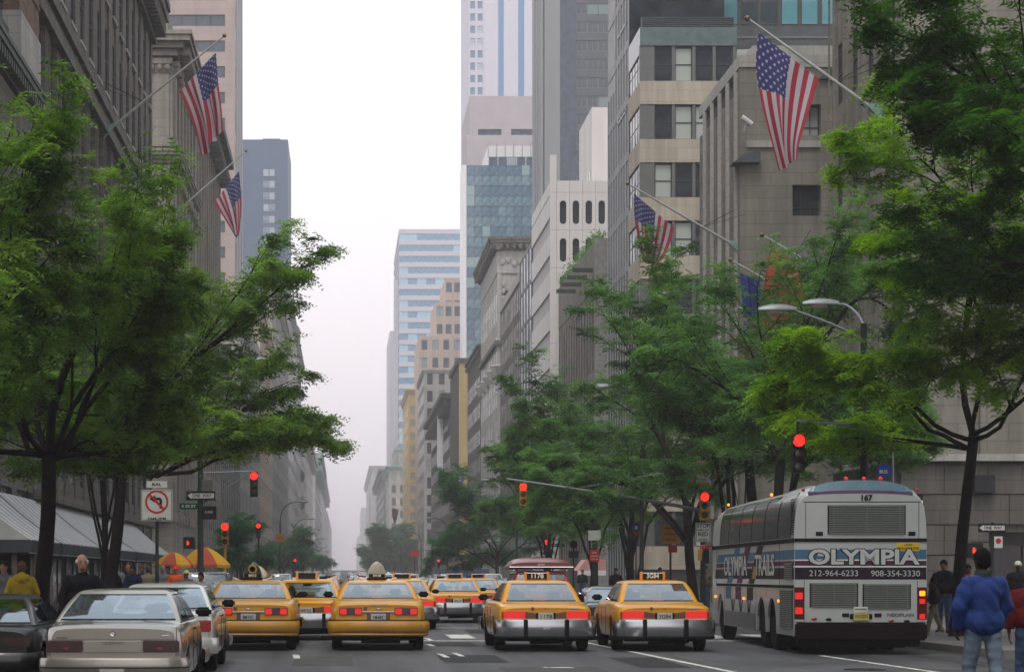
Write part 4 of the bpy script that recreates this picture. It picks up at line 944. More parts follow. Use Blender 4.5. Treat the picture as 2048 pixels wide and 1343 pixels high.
def ringpts(hw, yr, yf, r_, bow):
    pts = []; seg = []
    n = 12
    for i in range(n + 1):            # rear edge, left to right
        x = -(hw - r_) + 2 * (hw - r_) * i / n; pts.append((x, yr - bow * (1 - (x / hw) ** 2) + bow * .25)); seg.append('R')
    for i in range(1, 4): a = R(-90 + 90 * i / 4); pts.append((hw - r_ + r_ * math.cos(a), yr + r_ + r_ * math.sin(a))); seg.append('c')
    m_ = 20
    for i in range(m_ + 1): pts.append((hw, yr + r_ + (yf - yr - 2 * r_) * i / m_)); seg.append('S')
    for i in range(1, 4): a = R(90 * i / 4); pts.append((hw - r_ + r_ * math.cos(a), yf - r_ + r_ * math.sin(a))); seg.append('c')
    for i in range(n + 1):
        x = (hw - r_) - 2 * (hw - r_) * i / n; pts.append((x, yf + bow * (1 - (x / hw) ** 2) - bow * .25)); seg.append('F')
    for i in range(1, 4): a = R(90 + 90 * i / 4); pts.append((-hw + r_ + r_ * math.cos(a), yf - r_ + r_ * math.sin(a))); seg.append('c')
    for i in range(m_ + 1): pts.append((-hw, yf - r_ - (yf - yr - 2 * r_) * i / m_)); seg.append('L')
    for i in range(1, 4): a = R(180 + 90 * i / 4); pts.append((-hw + r_ + r_ * math.cos(a), yr + r_ + r_ * math.sin(a))); seg.append('c')
    return pts, seg
def make_cabin(P, root, paint_m):
    b_, seg = ringpts(P['bw'], P['yr0'], P['yf0'], P.get('rc', .10), .10); t_, _ = ringpts(P['tw'], P['yr1'], P['yf1'], P.get('rc', .10) * .9, .05)
    n = len(b_); zb, zt = P['belt'] - .01, P['H'] - .055
    hs = [0, .04, .09, .30, .5, .7, .88, .93, 1.0]
    rows = []
    for h in hs:
        e = h + .06 * math.sin(math.pi * h)      # slight outward curve
        rows.append([(b_[i][0] + (t_[i][0] - b_[i][0]) * h * (1 - .10 * math.sin(math.pi * h) * (1 if seg[i] in 'SLc' else 0)), b_[i][1] + (t_[i][1] - b_[i][1]) * (h if seg[i] in 'SL' else h), zb + (zt - zb) * e) for i in range(n)])
    def kind(i, j):     # face between ring i,i+1 and levels j,j+1
        s1, s2 = seg[i], seg[(i + 1) % n]
        lo, hi = 2, len(hs) - 3
        if s1 != s2 or s1 == 'c': return 'b'
        if s1 in 'SL':
            f = [k for k in range(n) if seg[k] == s1]; q = (i - f[0]) / (len(f) - 1)
            if s1 == 'L': q = 1 - q - 1 / (len(f) - 1)
            if q < P.get('cp', .10) or q > .985: return 'b'
            if abs(q - P.get('bp', .47)) < .03: return 'k'
            return 'g' if lo <= j < hi else ('k' if j in (lo - 1, hi) else 'b')
        edge = [k for k in range(n) if seg[k] == s1]; q = i - edge[0]
        if P.get('rearpillar', 0) and s1 == 'R' and (q < P['rearpillar'] or q >= len(edge) - 1 - P['rearpillar']): return 'b'
        return 'g' if lo <= j < hi else ('k' if j in (lo - 1, hi) else 'b')
    fb, gs = MB(), {}
    for j in range(len(hs) - 1):
        for i in range(n):
            k = kind(i, j); q = [rows[j][i], rows[j][(i + 1) % n], rows[j + 1][(i + 1) % n], rows[j + 1][i]]
            if k == 'g':
                key = seg[i]; 
                if key in 'SL':
                    f = [kk for kk in range(n) if seg[kk] == key]; qq = (i - f[0]) / (len(f) - 1); qq = qq if key == 'S' else 1 - qq - .05
                    key += '0' if qq < P.get('bp', .47) else '1'
                gs.setdefault(key, MB()).add(q, [(0, 1, 2, 3)])
            else: fb.mi = 1 if k == 'k' else 0; fb.add(q, [(0, 1, 2, 3)])
    # roof skin
    fb.mi = 0; top = rows[-1]; cx, cy = 0, (P['yr1'] + P['yf1']) / 2; prev = top; prevr = [(x, y, z) for x, y, z in top]
    for f, dz in ((.93, .022), (.8, .038), (.55, .050), (.25, .055), (.02, .056)):
        cur = [(cx + (x - cx) * f, cy + (y - cy) * f, zt + dz) for x, y, z in top]
        for i in range(n): fb.add([prevr[i], prevr[(i + 1) % n], cur[(i + 1) % n], cur[i]], [(0, 1, 2, 3)])
        prevr = cur
    fb.add(prevr, [tuple(range(n))])
    fb.build('roof', [paint_m, RUB], root, smooth=50, fix=True)
    for k, g in gs.items(): g.build({'R': 'rear_window', 'F': 'windscreen'}.get(k, 'side_window'), CGL, root, smooth=60, fix=True)
def bumper(P, root, m, z0, z1, out=.10, name='bumper', front=False, sag=.0, yoff=0.0, wx=.015):
    W = P['W'] + wx; L_ = P['L']
    path = [(-W, .62), (-W, .3), (-W, .16), (-W + .03, .06), (-W + .10, .0), (-W + .22, -.035), (-W * .5, -.065), (0, -.075)]
    path = path + [(-x, y) for x, y in path[-2::-1]]
    prof = [(0.0, z0), (.5 * out, z0 + .01), (.85 * out, z0 + (z1 - z0) * .25), (out, z0 + (z1 - z0) * .55), (.9 * out, z0 + (z1 - z0) * .85), (.6 * out, z1), (-.05, z1)]
    rows = []
    for i, (x, y) in enumerate(path):
        a, b = path[max(i - 1, 0)], path[min(i + 1, len(path) - 1)]; d = Vector((b[0] - a[0], b[1] - a[1])).normalized(); nx, ny = d.y, -d.x
        f = .35 if abs(y) > .25 and y > 0 else 1
        rows.append([(x + nx * o * f * .8, y + ny * o * f + yoff, z) for o, z in prof])
    if front: rows = [[(x, L_ - y, z) for x, y, z in r_][::-1] for r_ in rows]
    mb = MB(); mb.grid(rows); return mb.build(name, m, root, smooth=50)
def rb(root, name, m, x0, x1, y0, y1, z0, z1, b=.01, seg=2):
    mb = MB(); mb.box(x0, x1, y0, y1, z0, z1); me = mb.mesh(name, m); 
    if b: bevel(me, b, seg)
    return link(name, me, root)
def base_car(P, label, cat, name, paint_m, group=None, seats=True):
    root = thing(name, label, cat, (0, 0, 0), 0, group)
    loft_body(P).build('body', paint_m, root, smooth=38, fix=True)
    rb(root, 'underbody', UNDER, -P['W'] * .78, P['W'] * .78, .25, P['L'] - .25, .20, .55, 0)
    make_cabin(P, root, paint_m)
    for yw in P['axles']:
        for s_ in (-1, 1): add_wheel(root, s_ * (P['W'] - .125), yw, P['wr'], .21)
    # interior: shelf, seats, head restraints, wheel
    mb = MB(); bw = P['bw']
    mb.box(-bw * .9, bw * .9, P['yr0'] + .05, P['yr1'] + .25, P['belt'] - .06, P['belt'] - .03)
    mb.build('parcel_shelf', SEAT, root)
    for nm, yy in (('rear_seat', P['yr1'] + .3), ('front_seat', P['yr1'] + 1.15)):
        for s_ in ((-1, 1) if nm == 'front_seat' else (0,)):
            w_ = bw * (.38 if s_ else .85); cx = s_ * bw * .48
            rb(root, nm, SEAT, cx - w_, cx + w_, yy, yy + .14, .5, P['belt'] + .07, .05, 2)
            for hx in ((cx,) if s_ else (-bw * .45, bw * .45)): rb(root, 'head_restraint', SEAT, hx - .12, hx + .12, yy + .02, yy + .12, P['belt'] + .075, P['belt'] + .2, .03, 2)
    dv = MB(); dx = -bw * .46; dv.ball((dx, P['yr1'] + 1.25, P['belt'] + .17), .105, 12, 9, (.85, .95, 1.15)); dv.tube([(dx, P['yr1'] + 1.25, .6), (dx, P['yr1'] + 1.25, P['belt'] - .06), (dx, P['yr1'] + 1.25, P['belt'] + .04), (dx, P['yr1'] + 1.25, P['belt'] + .12)], [.2, .21, .12, .055], 12); dv.build('driver_silhouette', SEAT, root, smooth=60)
    rb(root, 'dashboard', SEAT, -bw * .9, bw * .9, P['yf0'] - .55, P['yf0'] - .12, P['belt'] - .2, P['belt'] + .0, .03)
    rb(root, 'rear_view_mirror', SEAT, -.11, .11, P['yf1'] + .0, P['yf1'] + .03, P['H'] - .17, P['H'] - .11, .01)
    for s_ in (-1, 1):
        ob = rb(root, 'wing_mirror', P.get('mirm', BLK), -.11, .11, -.05, .06, -.06, .07, .035, 3); ob.location = (s_ * (P['W'] + .07), P['yf0'] - .52, P['belt'] + .07)
        rb(root, 'door_handle', CHROME if P.get('chrome') else BLK, s_ * P['W'] - .008, s_ * P['W'] + .012, P['yr1'] + .75, P['yr1'] + .92, P['belt'] - .14, P['belt'] - .11, .005, 1)
    g = MB()                    # panel gaps
    for y in (P['yr1'] + .55, P['yr1'] + 1.45, P['yf0'] - .05):
        for s_ in (-1, 1): g.box(s_ * P['W'] * 1.0 - .004 * s_, s_ * P['W'] + .003 * s_, y, y + .008, .32, P['belt'] - .12)
    g.build('door_gaps', RUB, root)['kind'] = 'stuff'
    return root
def third_light(root, P, lit=True):
    rb(root, 'centre_brake_light', REDON if lit else REDL, -.12, .12, P['yr0'] + .20, P['yr0'] + .28, P['belt'] + .005, P['belt'] + .045, .006, 1)
def plate(root, x, y, z, txt, m=PLATE, w=.305, h=.15):
    p = rb(root, 'number_plate', m, x - w / 2, x + w / 2, y - .006, y, z - h / 2, z + h / 2, .004, 1)
    if txt: text(txt, .11, PLTXT, p, (x, y - .008, z - .005), width=.24, bold=.002)
    return p
CV = dict(L=5.35, W=.985, H=1.46, B=.26, deck=.93, hood=.82, belt=1.0, yr0=.98, yr1=1.62, yf1=3.1, yf0=3.85, bw=.84, tw=.655, wr=.335, axles=(1.12, 4.03), chrome=True, cp=.10)
def crown(txt, ptxt, label, lit=True, sign='box', paint_m=TAXI, extra=True):
    P = CV; r_ = base_car(P, label, 'taxi', 'taxi', paint_m, 'yellow taxis on the avenue')
    bumper(P, r_, BCHROME, .30, .645, .075); bumper(P, r_, BCHROME, .32, .62, .08, 'front_bumper', True)
    bumper(P, r_, RUB, .25, .315, .06, 'lower_valance')
    for s_ in (-1, 1):
        rb(r_, 'bumper_guard', RUB, s_ * .42 - .04, s_ * .42 + .04, -.215, -.09, .29, .66, .015)
        t = rb(r_, 'tail_light', REDON if lit else REDL, s_ * .64 - .215, s_ * .64 + .215, -.03, .05, .675, .825, .012)
        rb(t, 'light_surround', CHROME, s_ * .64 - .225, s_ * .64 + .225, -.012, .045, .66, .674, .002, 1)
        rb(t, 'marker_lens', REDL, s_ * .885 - .02, s_ * .885 + .02, -.005, .06, .69, .82, .01, 1)
    mb = MB(); mb.prism([(-.42, .69), (.42, .69), (.42, .815), (.18, .775), (-.18, .775), (-.42, .815)], 'y', -.016, .05); mb.build('trim_panel', BROWNP, r_)
    rb(r_, 'plate_recess', RUB, -.20, .20, -.024, -.014, .64, .79, .004, 1); plate(r_, 0, -.026, .715, ptxt)
    rb(r_, 'chrome_strip', CHROME, -.84, .84, -.03, .0, .648, .662, .003, 1)
    g = MB(); g.box(-.76, .76, -.0, .02, .855, .862); g.box(-.765, -.755, -.004, .9, .86, 1.0) if False else None; g.build('boot_gap', RUB, r_)
    c = MB(); c.lathe([(0, -.006), (.032, -.004), (.036, .006)], 14, Matrix.Translation((-.27, -.012, .875)), 'y'); c.build('boot_lock', BROWNP, r_)
    mb = MB(); mb.ball((0, -.016, .885), .014, 8, 6); mb.build('bonnet_emblem', CHROME, r_)
    rb(r_, 'badge', CHROME, .50, .66, -.012, .0, .875, .895, .002, 1)
    third_light(r_, P, lit)
    e = MB(); e.tube([(.45, .0, .24), (.45, .5, .24)], .03, 8); e.tube([(-.3, .3, .2), (.5, .3, .22), (.5, 1.0, .24)], .06, 8); e.build('exhaust_pipe', UNDER, r_, smooth=50)
    s = MB()
    s.box(-.21, .21, 2.0, 2.16, 1.465, 1.60); q = s.build('roof_sign', mat('sign_black', (.02, .02, .02), .5), r_)
    for sx_ in (-1, 1): rb(q, 'sign_lamp', mat('sign_amber', (.75, .28, .03), .4), sx_ * .215, sx_ * .265, 1.98, 2.12, 1.455, 1.63, .008, 1)
    if txt: text(txt, .14, mat('sign_digits', (.75, .75, .70), .5, var=0, emit=.25), q, (0, 1.993, 1.537), width=.26, bold=.003)
    mb = MB(); mb.tube([(-.235, 2.06, 1.60), (.235, 2.06, 1.60)], .008, 5); mb.build('sign_rail', CHROME, q)
    return r_
CP = dict(L=5.44, W=.985, H=1.455, B=.27, deck=.985, hood=.80, belt=1.06, yr0=.88, yr1=1.50, yf1=3.05, yf0=3.85, bw=.87, tw=.69, wr=.335, axles=(1.22, 4.16), bulge=.012, cp=.10)
def caprice(txt, ptxt, label, dome, sticker=None, paint_m=TAXI2):
    P = CP; r_ = base_car(P, label, 'taxi', 'taxi', paint_m, 'yellow taxis on the avenue')
    b = bumper(P, r_, paint_m, .36, .63, .085); bumper(P, r_, paint_m, .36, .6, .07, 'front_bumper', True)
    bumper(P, r_, paint_m, .30, .365, .045, 'lower_valance'); bumper(P, r_, RUB, .626, .640, .075, 'bumper_strip')
    for s_ in (-1, 1):
        h = rb(r_, 'tail_light', REDDK, s_ * .57 - .24, s_ * .57 + .24, -.022, .05, .735, .885, .012)
        for k in (-1, 1): rb(h, 'light_lens', REDON, s_ * .57 + k * .155 - .07, s_ * .57 + k * .155 + .07, -.034, -.018, .75, .87, .012)
    rb(r_, 'chrome_strip', CHROME, -.34, .34, -.03, .0, .795, .812, .004, 1)
    rb(r_, 'plate_recess', BROWNP, -.24, .24, -.012, .03, .60, .775, .006, 1); plate(r_, 0, -.02, .69, ptxt)
    g = MB(); g.box(-.80, .80, -.003, .02, .905, .911); g.build('boot_gap', RUB, r_)
    c = MB(); c.lathe([(0, -.006), (.036, -.004), (.04, .006)], 14, Matrix.Translation((-.27, -.012, .875)), 'y'); c.build('boot_lock', BROWNP, r_)
    mb = MB(); mb.prism([(-.055, .872), (-.02, .862), (0, .852), (.02, .862), (.055, .872), (.02, .882), (-.02, .882)], 'y', -.016, .0); mb.build('badge', CHROME, r_)
    if sticker: text(sticker, .05, mat('sticker_grey', (.30, .32, .33), .6), r_, (.0, -.006, .942), width=.36, rot=(R(70), 0, 0))
    third_light(r_, P)
    e = MB(); e.tube([(.35, .0, .24), (.35, .6, .25)], .03, 8); e.tube([(-.35, .2, .22), (.45, .25, .22)], .07, 8); e.build('exhaust_pipe', UNDER, r_, smooth=50)
    q = rb(r_, 'roof_sign', mat('sign_black', (.02, .02, .02), .5), -.22, .22, 1.98, 2.22, 1.455, 1.50, .01)
    # advertising dome
    W_ = .20 if dome == 'pale' else .21; H_ = .36 if dome == 'pale' else .33
    prof = [(W_ * (1 - (k / 8) ** 2.2) ** .62, k / 8 * H_) for k in range(9)]
    rows = [[(w * math.cos(a), 2.1 + w * .34 * math.sin(a), 1.50 + z) for a in np.linspace(0, 2 * math.pi, 25)] for w, z in prof]
    mb = MB(); mb.grid(rows)
    dm = mat('dome_pale', (.36, .36, .29), .35, var=.2, scale=8) if dome == 'pale' else mat('dome_dark', (.045, .05, .035), .3, var=.3)
    d = mb.build('sign_dome', dm, q, smooth=60)
    dd = rb(q, 'sign_face', mat('sign_black', (.02, .02, .02), .5), -.17, .17, 2.005, 2.03, 1.51, 1.585, .006, 1)
    text(txt, .075, mat('sign_digits', (.75, .75, .70), .5), q, (0, 1.998, 1.547), width=.17, bold=.002)
    if dome == 'dark':
        mb = MB(); mb.lathe([(.062, 0), (.085, -.006), (.10, 0)], 18, Matrix.Translation((0, 2.03, 1.685)), 'y'); mb.build('round_emblem', mat('emblem_gold', (.35, .27, .10), .4, .5), q, smooth=50)
        mb = MB(); mb.tube([(W_ * .98 * (1 - (k / 8) ** 2.2) ** .62 * s2, 2.035, 1.505 + k / 8 * H_) for s2 in (1,) for k in range(9)], .009, 5); mb.build('dome_rim', mat('rim_pale', (.40, .38, .28), .4), q)
    for s_ in (-1, 1): mb = MB(); mb.tube([(s_ * .30, 2.05, 1.46), (s_ * .42, 2.0, 1.50)], .02, 6); mb.build('roof_marker', WHITEP, q)
    return r_
def place(o, x, Y, rz=0.0): o.location = (x, Y, gz(Y)); o.rotation_euler = (0, 0, R(rz)); return o
place(caprice('8M10', '8M10C', 'yellow taxi carrying a dark rounded roof advertising dome with a gold emblem', 'dark'), -1.94, 44.3)
place(caprice('5H18', '1M48C', 'yellow taxi carrying a tall pale cone-shaped roof dome, second in the front row', 'pale', 'TAXI INFO'), .74, 44.3)
t3 = place(crown('1178', '1178', 'yellow taxi with roof number 1178 in front of the red minivan'), 0, 0)
t3.location = (4.15, 43.9, 0)
BSTK = text('HIGHWAY', .06, WHITEP, t3, (0, -.192, .475), width=.15); 
t4 = place(crown('3G84', '3G84', 'yellow taxi with roof number 3G84, nearest to the coach'), 6.58, 43.9, -1.2)
t5 = copy_tree(t3); t5['label'] = 'yellow taxi half hidden between the two dome-topped taxis'; place(t5, -.86, 51.0, .5)
t6 = copy_tree(t3); t6['label'] = 'yellow taxi crossing the crosswalk farther ahead, left of taxi 1178'; place(t6, 3.78, 70.5, 0)
for t in (t5, t6):
    for c in t.children_recursive:
        if c.name.startswith('lettering') and c.parent == t: bpy.data.objects.remove(c)
    for c in list(t.children_recursive):
        if c.name.startswith('lettering') and c.parent and c.parent.name.startswith('roof_sign'): bpy.data.objects.remove(c)
for t, s_ in ((t5, '9F32'), (t6, '4N17'), (t7, '6H51'), (t8, '2B75')) if False else ():
    pass
rb(t5, 'sign_board', mat('pale_board', (.5, .52, .48), .5), -.3, .3, 2.0, 2.12, 1.63, 1.645, .003, 1)
t7 = copy_tree(t6); t7['label'] = 'yellow taxi mostly hidden behind the cone-topped taxi, its right rear corner showing'; place(t7, 1.75, 61.5, 0)
t8 = copy_tree(t6); t8['label'] = 'distant yellow taxi peeking out between the crossing taxi and taxi 1178'; place(t8, 5.3, 82, 0)

for t, s_ in ((t5, '9F32'), (t6, '4N17'), (t7, '6H51'), (t8, '2B75')):
    for c in list(t.children_recursive):
        if c.name.startswith('lettering') and c.parent.name.startswith('number_plate'):
            q = c.parent; l0 = c.location.copy(); bpy.data.objects.remove(c); text(s_, .11, PLTXT, q, l0, width=.24, bold=.002)
# --- private cars on the left
BEIGE = carpaint('champagne_paint', (.36, .34, .30), .3, .05, .55, .9, .12)
SILV = carpaint('silver_white_paint', (.60, .61, .58), .28, .05, .35, .9, .10)
DARK = carpaint('black_car_paint', (.006, .006, .007), .35, .05, 0, .4, .1)
LE = dict(L=4.7, W=.875, H=1.385, B=.24, deck=.93, hood=.80, belt=.975, yr0=.62, yr1=1.45, yf1=2.75, yf0=3.55, bw=.80, tw=.60, wr=.31, rc=.06, axles=(.95, 3.66), mirm=BLK, cp=.10)
c1 = base_car(LE, 'champagne coloured sedan with wide smoked tail lights in the left foreground', 'car', 'parked_car', BEIGE)
bumper(LE, c1, BEIGE, .30, .53, .06); bumper(LE, c1, RUB, .40, .425, .068, 'rub_strip'); bumper(LE, c1, BEIGE, .3, .5, .08, 'front_bumper', True)
for s_ in (-1, 1):
    h = rb(c1, 'tail_light', REDDK, s_ * .595 - .225, s_ * .595 + .225, -.018, .05, .60, .745, .01)
    rb(h, 'light_lens', REDL, s_ * .58 - .03, s_ * .58 + .03, -.022, -.016, .635, .66, .003, 1)
rb(c1, 'centre_panel', BEIGE, -.36, .36, -.012, .03, .60, .745, .004, 1)
g = MB(); g.box(-.80, .80, -.003, .02, .752, .758); g.box(-.815, -.805, -.004, .02, .60, .90); g.box(.78, .788, -.004, .02, .60, .90); g.build('boot_gap', RUB, c1)['kind'] = 'stuff'
text('LEGEND', .045, mat('badge_grey', (.14, .14, .14), .5), c1, (0, -.016, .715), width=.26)
rb(c1, 'badge', mat('badge_grey', (.14, .14, .14), .5), -.70, -.56, -.006, .01, .775, .79, .002, 1); rb(c1, 'badge', CHROME, .60, .70, -.006, .01, .80, .815, .002, 1)
mb = MB(); mb.lathe([(.022, -.003), (.034, -.005), (.036, .004)], 14, Matrix.Translation((0, -.004, .835)), 'y'); mb.build('emblem', CHROME, c1)
plate(c1, 0, -.13, .33, None); rb(c1, 'indicator_light', mat('amber_dull', (.6, .06, .03), .4), .868, .882, .18, .26, .70, .75, .004, 1)
place(c1, -2.84, 26.6, .4)
S2 = dict(LE); S2.update(H=1.43, belt=1.0, deck=.97, L=4.8, W=.89, bw=.81)
c2 = base_car(S2, 'silver white sedan just ahead of the champagne sedan', 'car', 'parked_car', SILV)
bumper(S2, c2, SILV, .30, .56, .06); bumper(S2, c2, SILV, .3, .5, .08, 'front_bumper', True)
for s_ in (-1, 1): rb(c2, 'tail_light', REDL, s_ * .66 - .17, s_ * .66 + .17, -.018, .05, .66, .84, .01)
plate(c2, 0, -.02, .73, '7KR 402' if False else None); third_light(c2, S2, False)
place(c2, -2.92, 34.2, .3)
K = dict(LE); K.update(H=1.30, W=.86, deck=.86, belt=.90, L=4.5, yr0=.5, tw=.55)
c3 = base_car(K, 'black car cut off by the left edge beside the champagne sedan', 'car', 'parked_car', DARK)
bumper(K, c3, DARK, .28, .54, .1); bumper(K, c3, DARK, .3, .5, .08, 'front_bumper', True)
for s_ in (-1, 1): rb(c3, 'tail_light', REDDK, s_ * .62 - .18, s_ * .62 + .18, -.018, .05, .62, .74, .01)
plate(c3, 0, -.02, .52, None); place(c3, -4.9, 28.2, 0)
GRN = carpaint('dark_green_paint', (.015, .02, .022), .25, .05, .3, .9, .1)
c4 = copy_tree(c3); c4['label'] = 'dark sedan peeking out on the left of taxi 3G84'; place(c4, 6.62, 51.2, .0)
for c in c4.children_recursive:
    if c.type == 'MESH' and len(c.data.materials) and c.data.materials[0] == DARK:
        c.data = c.data.copy(); c.data.materials[0] = GRN
# --- red minivan with a roof box
VANP = dict(L=4.6, W=.93, H=1.69, B=.27, deck=1.0, hood=.9, belt=1.04, yr0=.10, yr1=.34, yf1=2.6, yf0=3.55, bw=.86, tw=.70, wr=.33, axles=(.85, 3.6), cp=.06)
REDP = carpaint('minivan_red', (.30, .022, .03), dirt=.15)
mv = base_car(VANP, 'red minivan with a curved dark red roof box behind taxi 1178', 'minivan', 'minivan', REDP)
bumper(VANP, mv, REDP, .30, .56, .09); bumper(VANP, mv, REDP, .3, .55, .08, 'front_bumper', True)
for s_ in (-1, 1): rb(mv, 'tail_light', REDL, s_ * .84 - .07, s_ * .84 + .07, -.018, .06, .70, 1.0, .01)
plate(mv, 0, -.02, .74, None)
rows = []
for k, y in enumerate(np.linspace(.25, 2.3, 12)):
    h = .27 * math.sin(math.pi * (.08 + .84 * k / 11)) ** .5
    rows.append([(x, y, 1.79 + max(0, h * (1 - (x / .92) ** 4) ** .5 if abs(x) < .92 else 0)) for x in np.linspace(-.92, .92, 19)])
bx = thing('roof_box', 'curved dark red luggage box on top of the red minivan', 'roof box')
mb = MB(); mb.grid(rows); mb.grid([[(x, y, 1.785) for x in np.linspace(-.92, .92, 3)][::-1] for y in (.25, 2.3)]); 
for e in (0, 11): mb.add([rows[e][0], *rows[e], rows[e][-1]], [tuple(range(21))])
mb.build('lid', carpaint('box_red', (.16, .02, .022), .35), bx, smooth=40); mb = MB(); mb.tube([(-.9, .22, 1.785), (.9, .22, 1.785)], .018, 6); mb.tube([(-.75, .6, 1.70), (-.75, 2.0, 1.70)], .02, 6); mb.tube([(.75, .6, 1.70), (.75, 2.0, 1.70)], .02, 6)
for yy in (.7, 1.8): mb.tube([(-.8, yy, 1.755), (.8, yy, 1.755)], .022, 6)
mb.build('roof_rack', CHROME, bx)['kind'] = 'stuff'; text('SPORT', .07, WHITEP, bx, (0, .225, 1.86), width=.2)
place(mv, 5.62, 60.5, 0); place(bx, 5.62, 60.5, 0)
# ---------------------------------------------------------------- the coach
bus = thing('coach', 'white tour coach with blue, purple and black stripes and big rear lettering', 'bus', (10.165, 42.2, 0), R(-2.2))
BW_ = carpaint('coach_white', (.37, .40, .395), .35, .10, 0, .4, .28)
def decal(n_, c): return mat(n_, c, .5, var=.12, coat=.05)
BLU, PUR, BKB = decal('stripe_blue', (.055, .13, .21)), decal('stripe_purple', (.075, .025, .06)), decal('stripe_black', (.02, .014, .022))
HW, BL_ = 1.29, 12.0
arches = [(2.75, .60), (4.15, .60), (10.55, .62)]
def sidepoly():
    P = [(0.0, .36)]
    for yc, r_ in arches:
        ra = r_
        P += [(yc - ra, .36)] + [(yc + ra * math.cos(R(180 - k * 22.5)), .42 + ra * 1.12 * math.sin(R(180 - k * 22.5))) for k in range(1, 8)] + [(yc + ra, .36)]
    Q = [P[0]]
    for p in P[1:]:
        Q.append(p)
    return Q + [(BL_, .36), (BL_, 2.28), (0, 2.28)]
arches_ = arches
for s_ in (-1, 1):
    mb = MB(); mb.prism(sidepoly(), 'x', s_ * HW, s_ * (HW - .05)); mb.build('side_panel', BW_, bus, fix=True)
core = MB(); core.box(-HW + .35, HW - .35, .3, 11.8, .3, 2.3); core.build('chassis', UNDER, bus)
fl_ = MB(); fl_.box(-HW + .06, HW - .06, .06, 11.9, 1.2, 2.27); fl_.build('inner_body', UNDER, bus)
# roof and upper sides: cross-section leaning inward then curving over
def xsec(k=1.0):
    pts = [(HW, 2.28), (HW - .015, 2.6), (HW - .05, 2.9), (HW - .11, 3.08), (HW - .24, 3.22), (HW - .48, 3.30), (HW - .85, 3.335), (0, 3.35)]
    return pts
def roofrow(y, dz=0, sh=0):
    p = [(x - sh * (x > .3) * .3, z + dz * max(0, (z - 2.9) / .45)) for x, z in xsec()]
    return [(-x, y, z) for x, z in p] + [(x, y, z) for x, z in p[-2::-1]]
rows = [roofrow(y, dz) for y, dz in ((0.0, -.16), (.05, -.06), (.12, 0), (.35, .03), (1.2, .06), (2.2, .05), (3.2, 0), (6, 0), (9, 0), (11, -.02), (11.7, -.1), (12, -.3))]
mb = MB(); mb.grid(rows); n = len(rows[0]); mb.f.append(tuple(range(n))); mb.m.append(0); mb.build('roof_shell', BW_, bus, smooth=45, fix=True)
# teal dome panel and its purple band at the back of the roof
tl = MB(); TEAL = mat('roof_teal', (.10, .20, .26), .2, var=.15, coat=.6)
xs = np.linspace(-1.02, 1.02, 25)
def dome(y, k): return [(x * k, y, 3.18 + .24 * max(0, 1 - abs(x / 1.02) ** 2.6) ** .6) for x in xs]
tl.grid([[(x, .0, 3.19) for x in xs], dome(.02, 1), dome(.5, 1.0), [(x, 3.5, 3.32) for x in xs]]); tl.build('roof_dome', TEAL, bus, smooth=60)
pb_ = MB(); pb_.grid([[(x, -.008, 3.115 + .05 * (1 - abs(x / 1.02) ** 3)) for x in np.linspace(-1.02, 1.02, 17)], [(x, -.008, 3.16 + .06 * (1 - abs(x / 1.02) ** 3)) for x in np.linspace(-1.02, 1.02, 17)]]); pb_.build('roof_band', mat('roof_purple', (.11, .04, .12), .3), bus)
# rear face
rf = MB(); rf.prism([(-HW + .05, .62), (HW - .05, .62), (HW - .05, 2.28), (HW - .06, 2.6), (HW - .10, 2.9), (HW - .17, 3.06), (HW - .30, 3.15), (-HW + .30, 3.15), (-HW + .17, 3.06), (-HW + .10, 2.9), (-HW + .06, 2.6), (-HW + .05, 2.28)], 'y', -.004, .06); rf.build('rear_panel', BW_, bus)
def rp(name, m, x0, x1, z0, z1, d=.008, y=-.004, b=0): return rb(bus, name, m, x0, x1, y - d, y, z0, z1, b, 1)
for s_ in (-1, 1):        # rounded rear corners
    mb = MB(); mb.grid([[(s_ * (HW - .05 + .05 * math.sin(a)), .046 - .05 * math.cos(a), z) for a in np.linspace(0, math.pi / 2, 5)] for z in (.36, 1.3, 2.28)]); mb.build('corner_panel', BW_, bus, smooth=60)
rp('panel_gap', RUB, -1.12, 1.17, 2.985, 3.0, .003); rp('panel_gap', RUB, -1.07, -1.06, 2.27, 2.98, .003); rp('panel_gap', RUB, 1.13, 1.14, 2.27, 2.98, .003)
rp('waist_moulding', RUB, -HW, HW, 2.21, 2.28, .02, -.004, .006)
rp('stripe', BLU, -HW + .01, HW - .01, 1.87, 2.06, .004); rp('stripe', WHITEP, -HW + .01, HW - .01, 1.845, 1.862, .005); rp('stripe', PUR, -HW + .01, HW - .01, 1.745, 1.838, .004); rp('stripe', WHITEP, -HW + .01, HW - .01, 1.715, 1.735, .005); rp('stripe', BKB, -HW + .01, HW - .01, 1.475, 1.705, .004)
LET = decal('letter_white', (.42, .44, .43)); 
def olympia(z, y, m, bold, ext): 
    return text('OLYMPIA', .40, m, bus, (.05, y, z), width=2.12 + bold * 3, bold=bold, ext=ext)
olympia(1.90, -.016, decal('letter_shadow', (.01, .015, .02)), .030, .002); olympia(1.90, -.021, LET, .013, .002)
text('212-964-6233', .165, LET, bus, (-.52, -.014, 1.59), width=.95); text('908-354-3330', .165, LET, bus, (.68, -.014, 1.585), width=.95)
text('167', .15, BLK, bus, (.11, -.016, 3.07), width=.22, bold=.006)
GRB = mat('grille_dark', (.012, .014, .014), .6); GRS = mat('grille_slat', (.17, .185, .175), .5, .2)
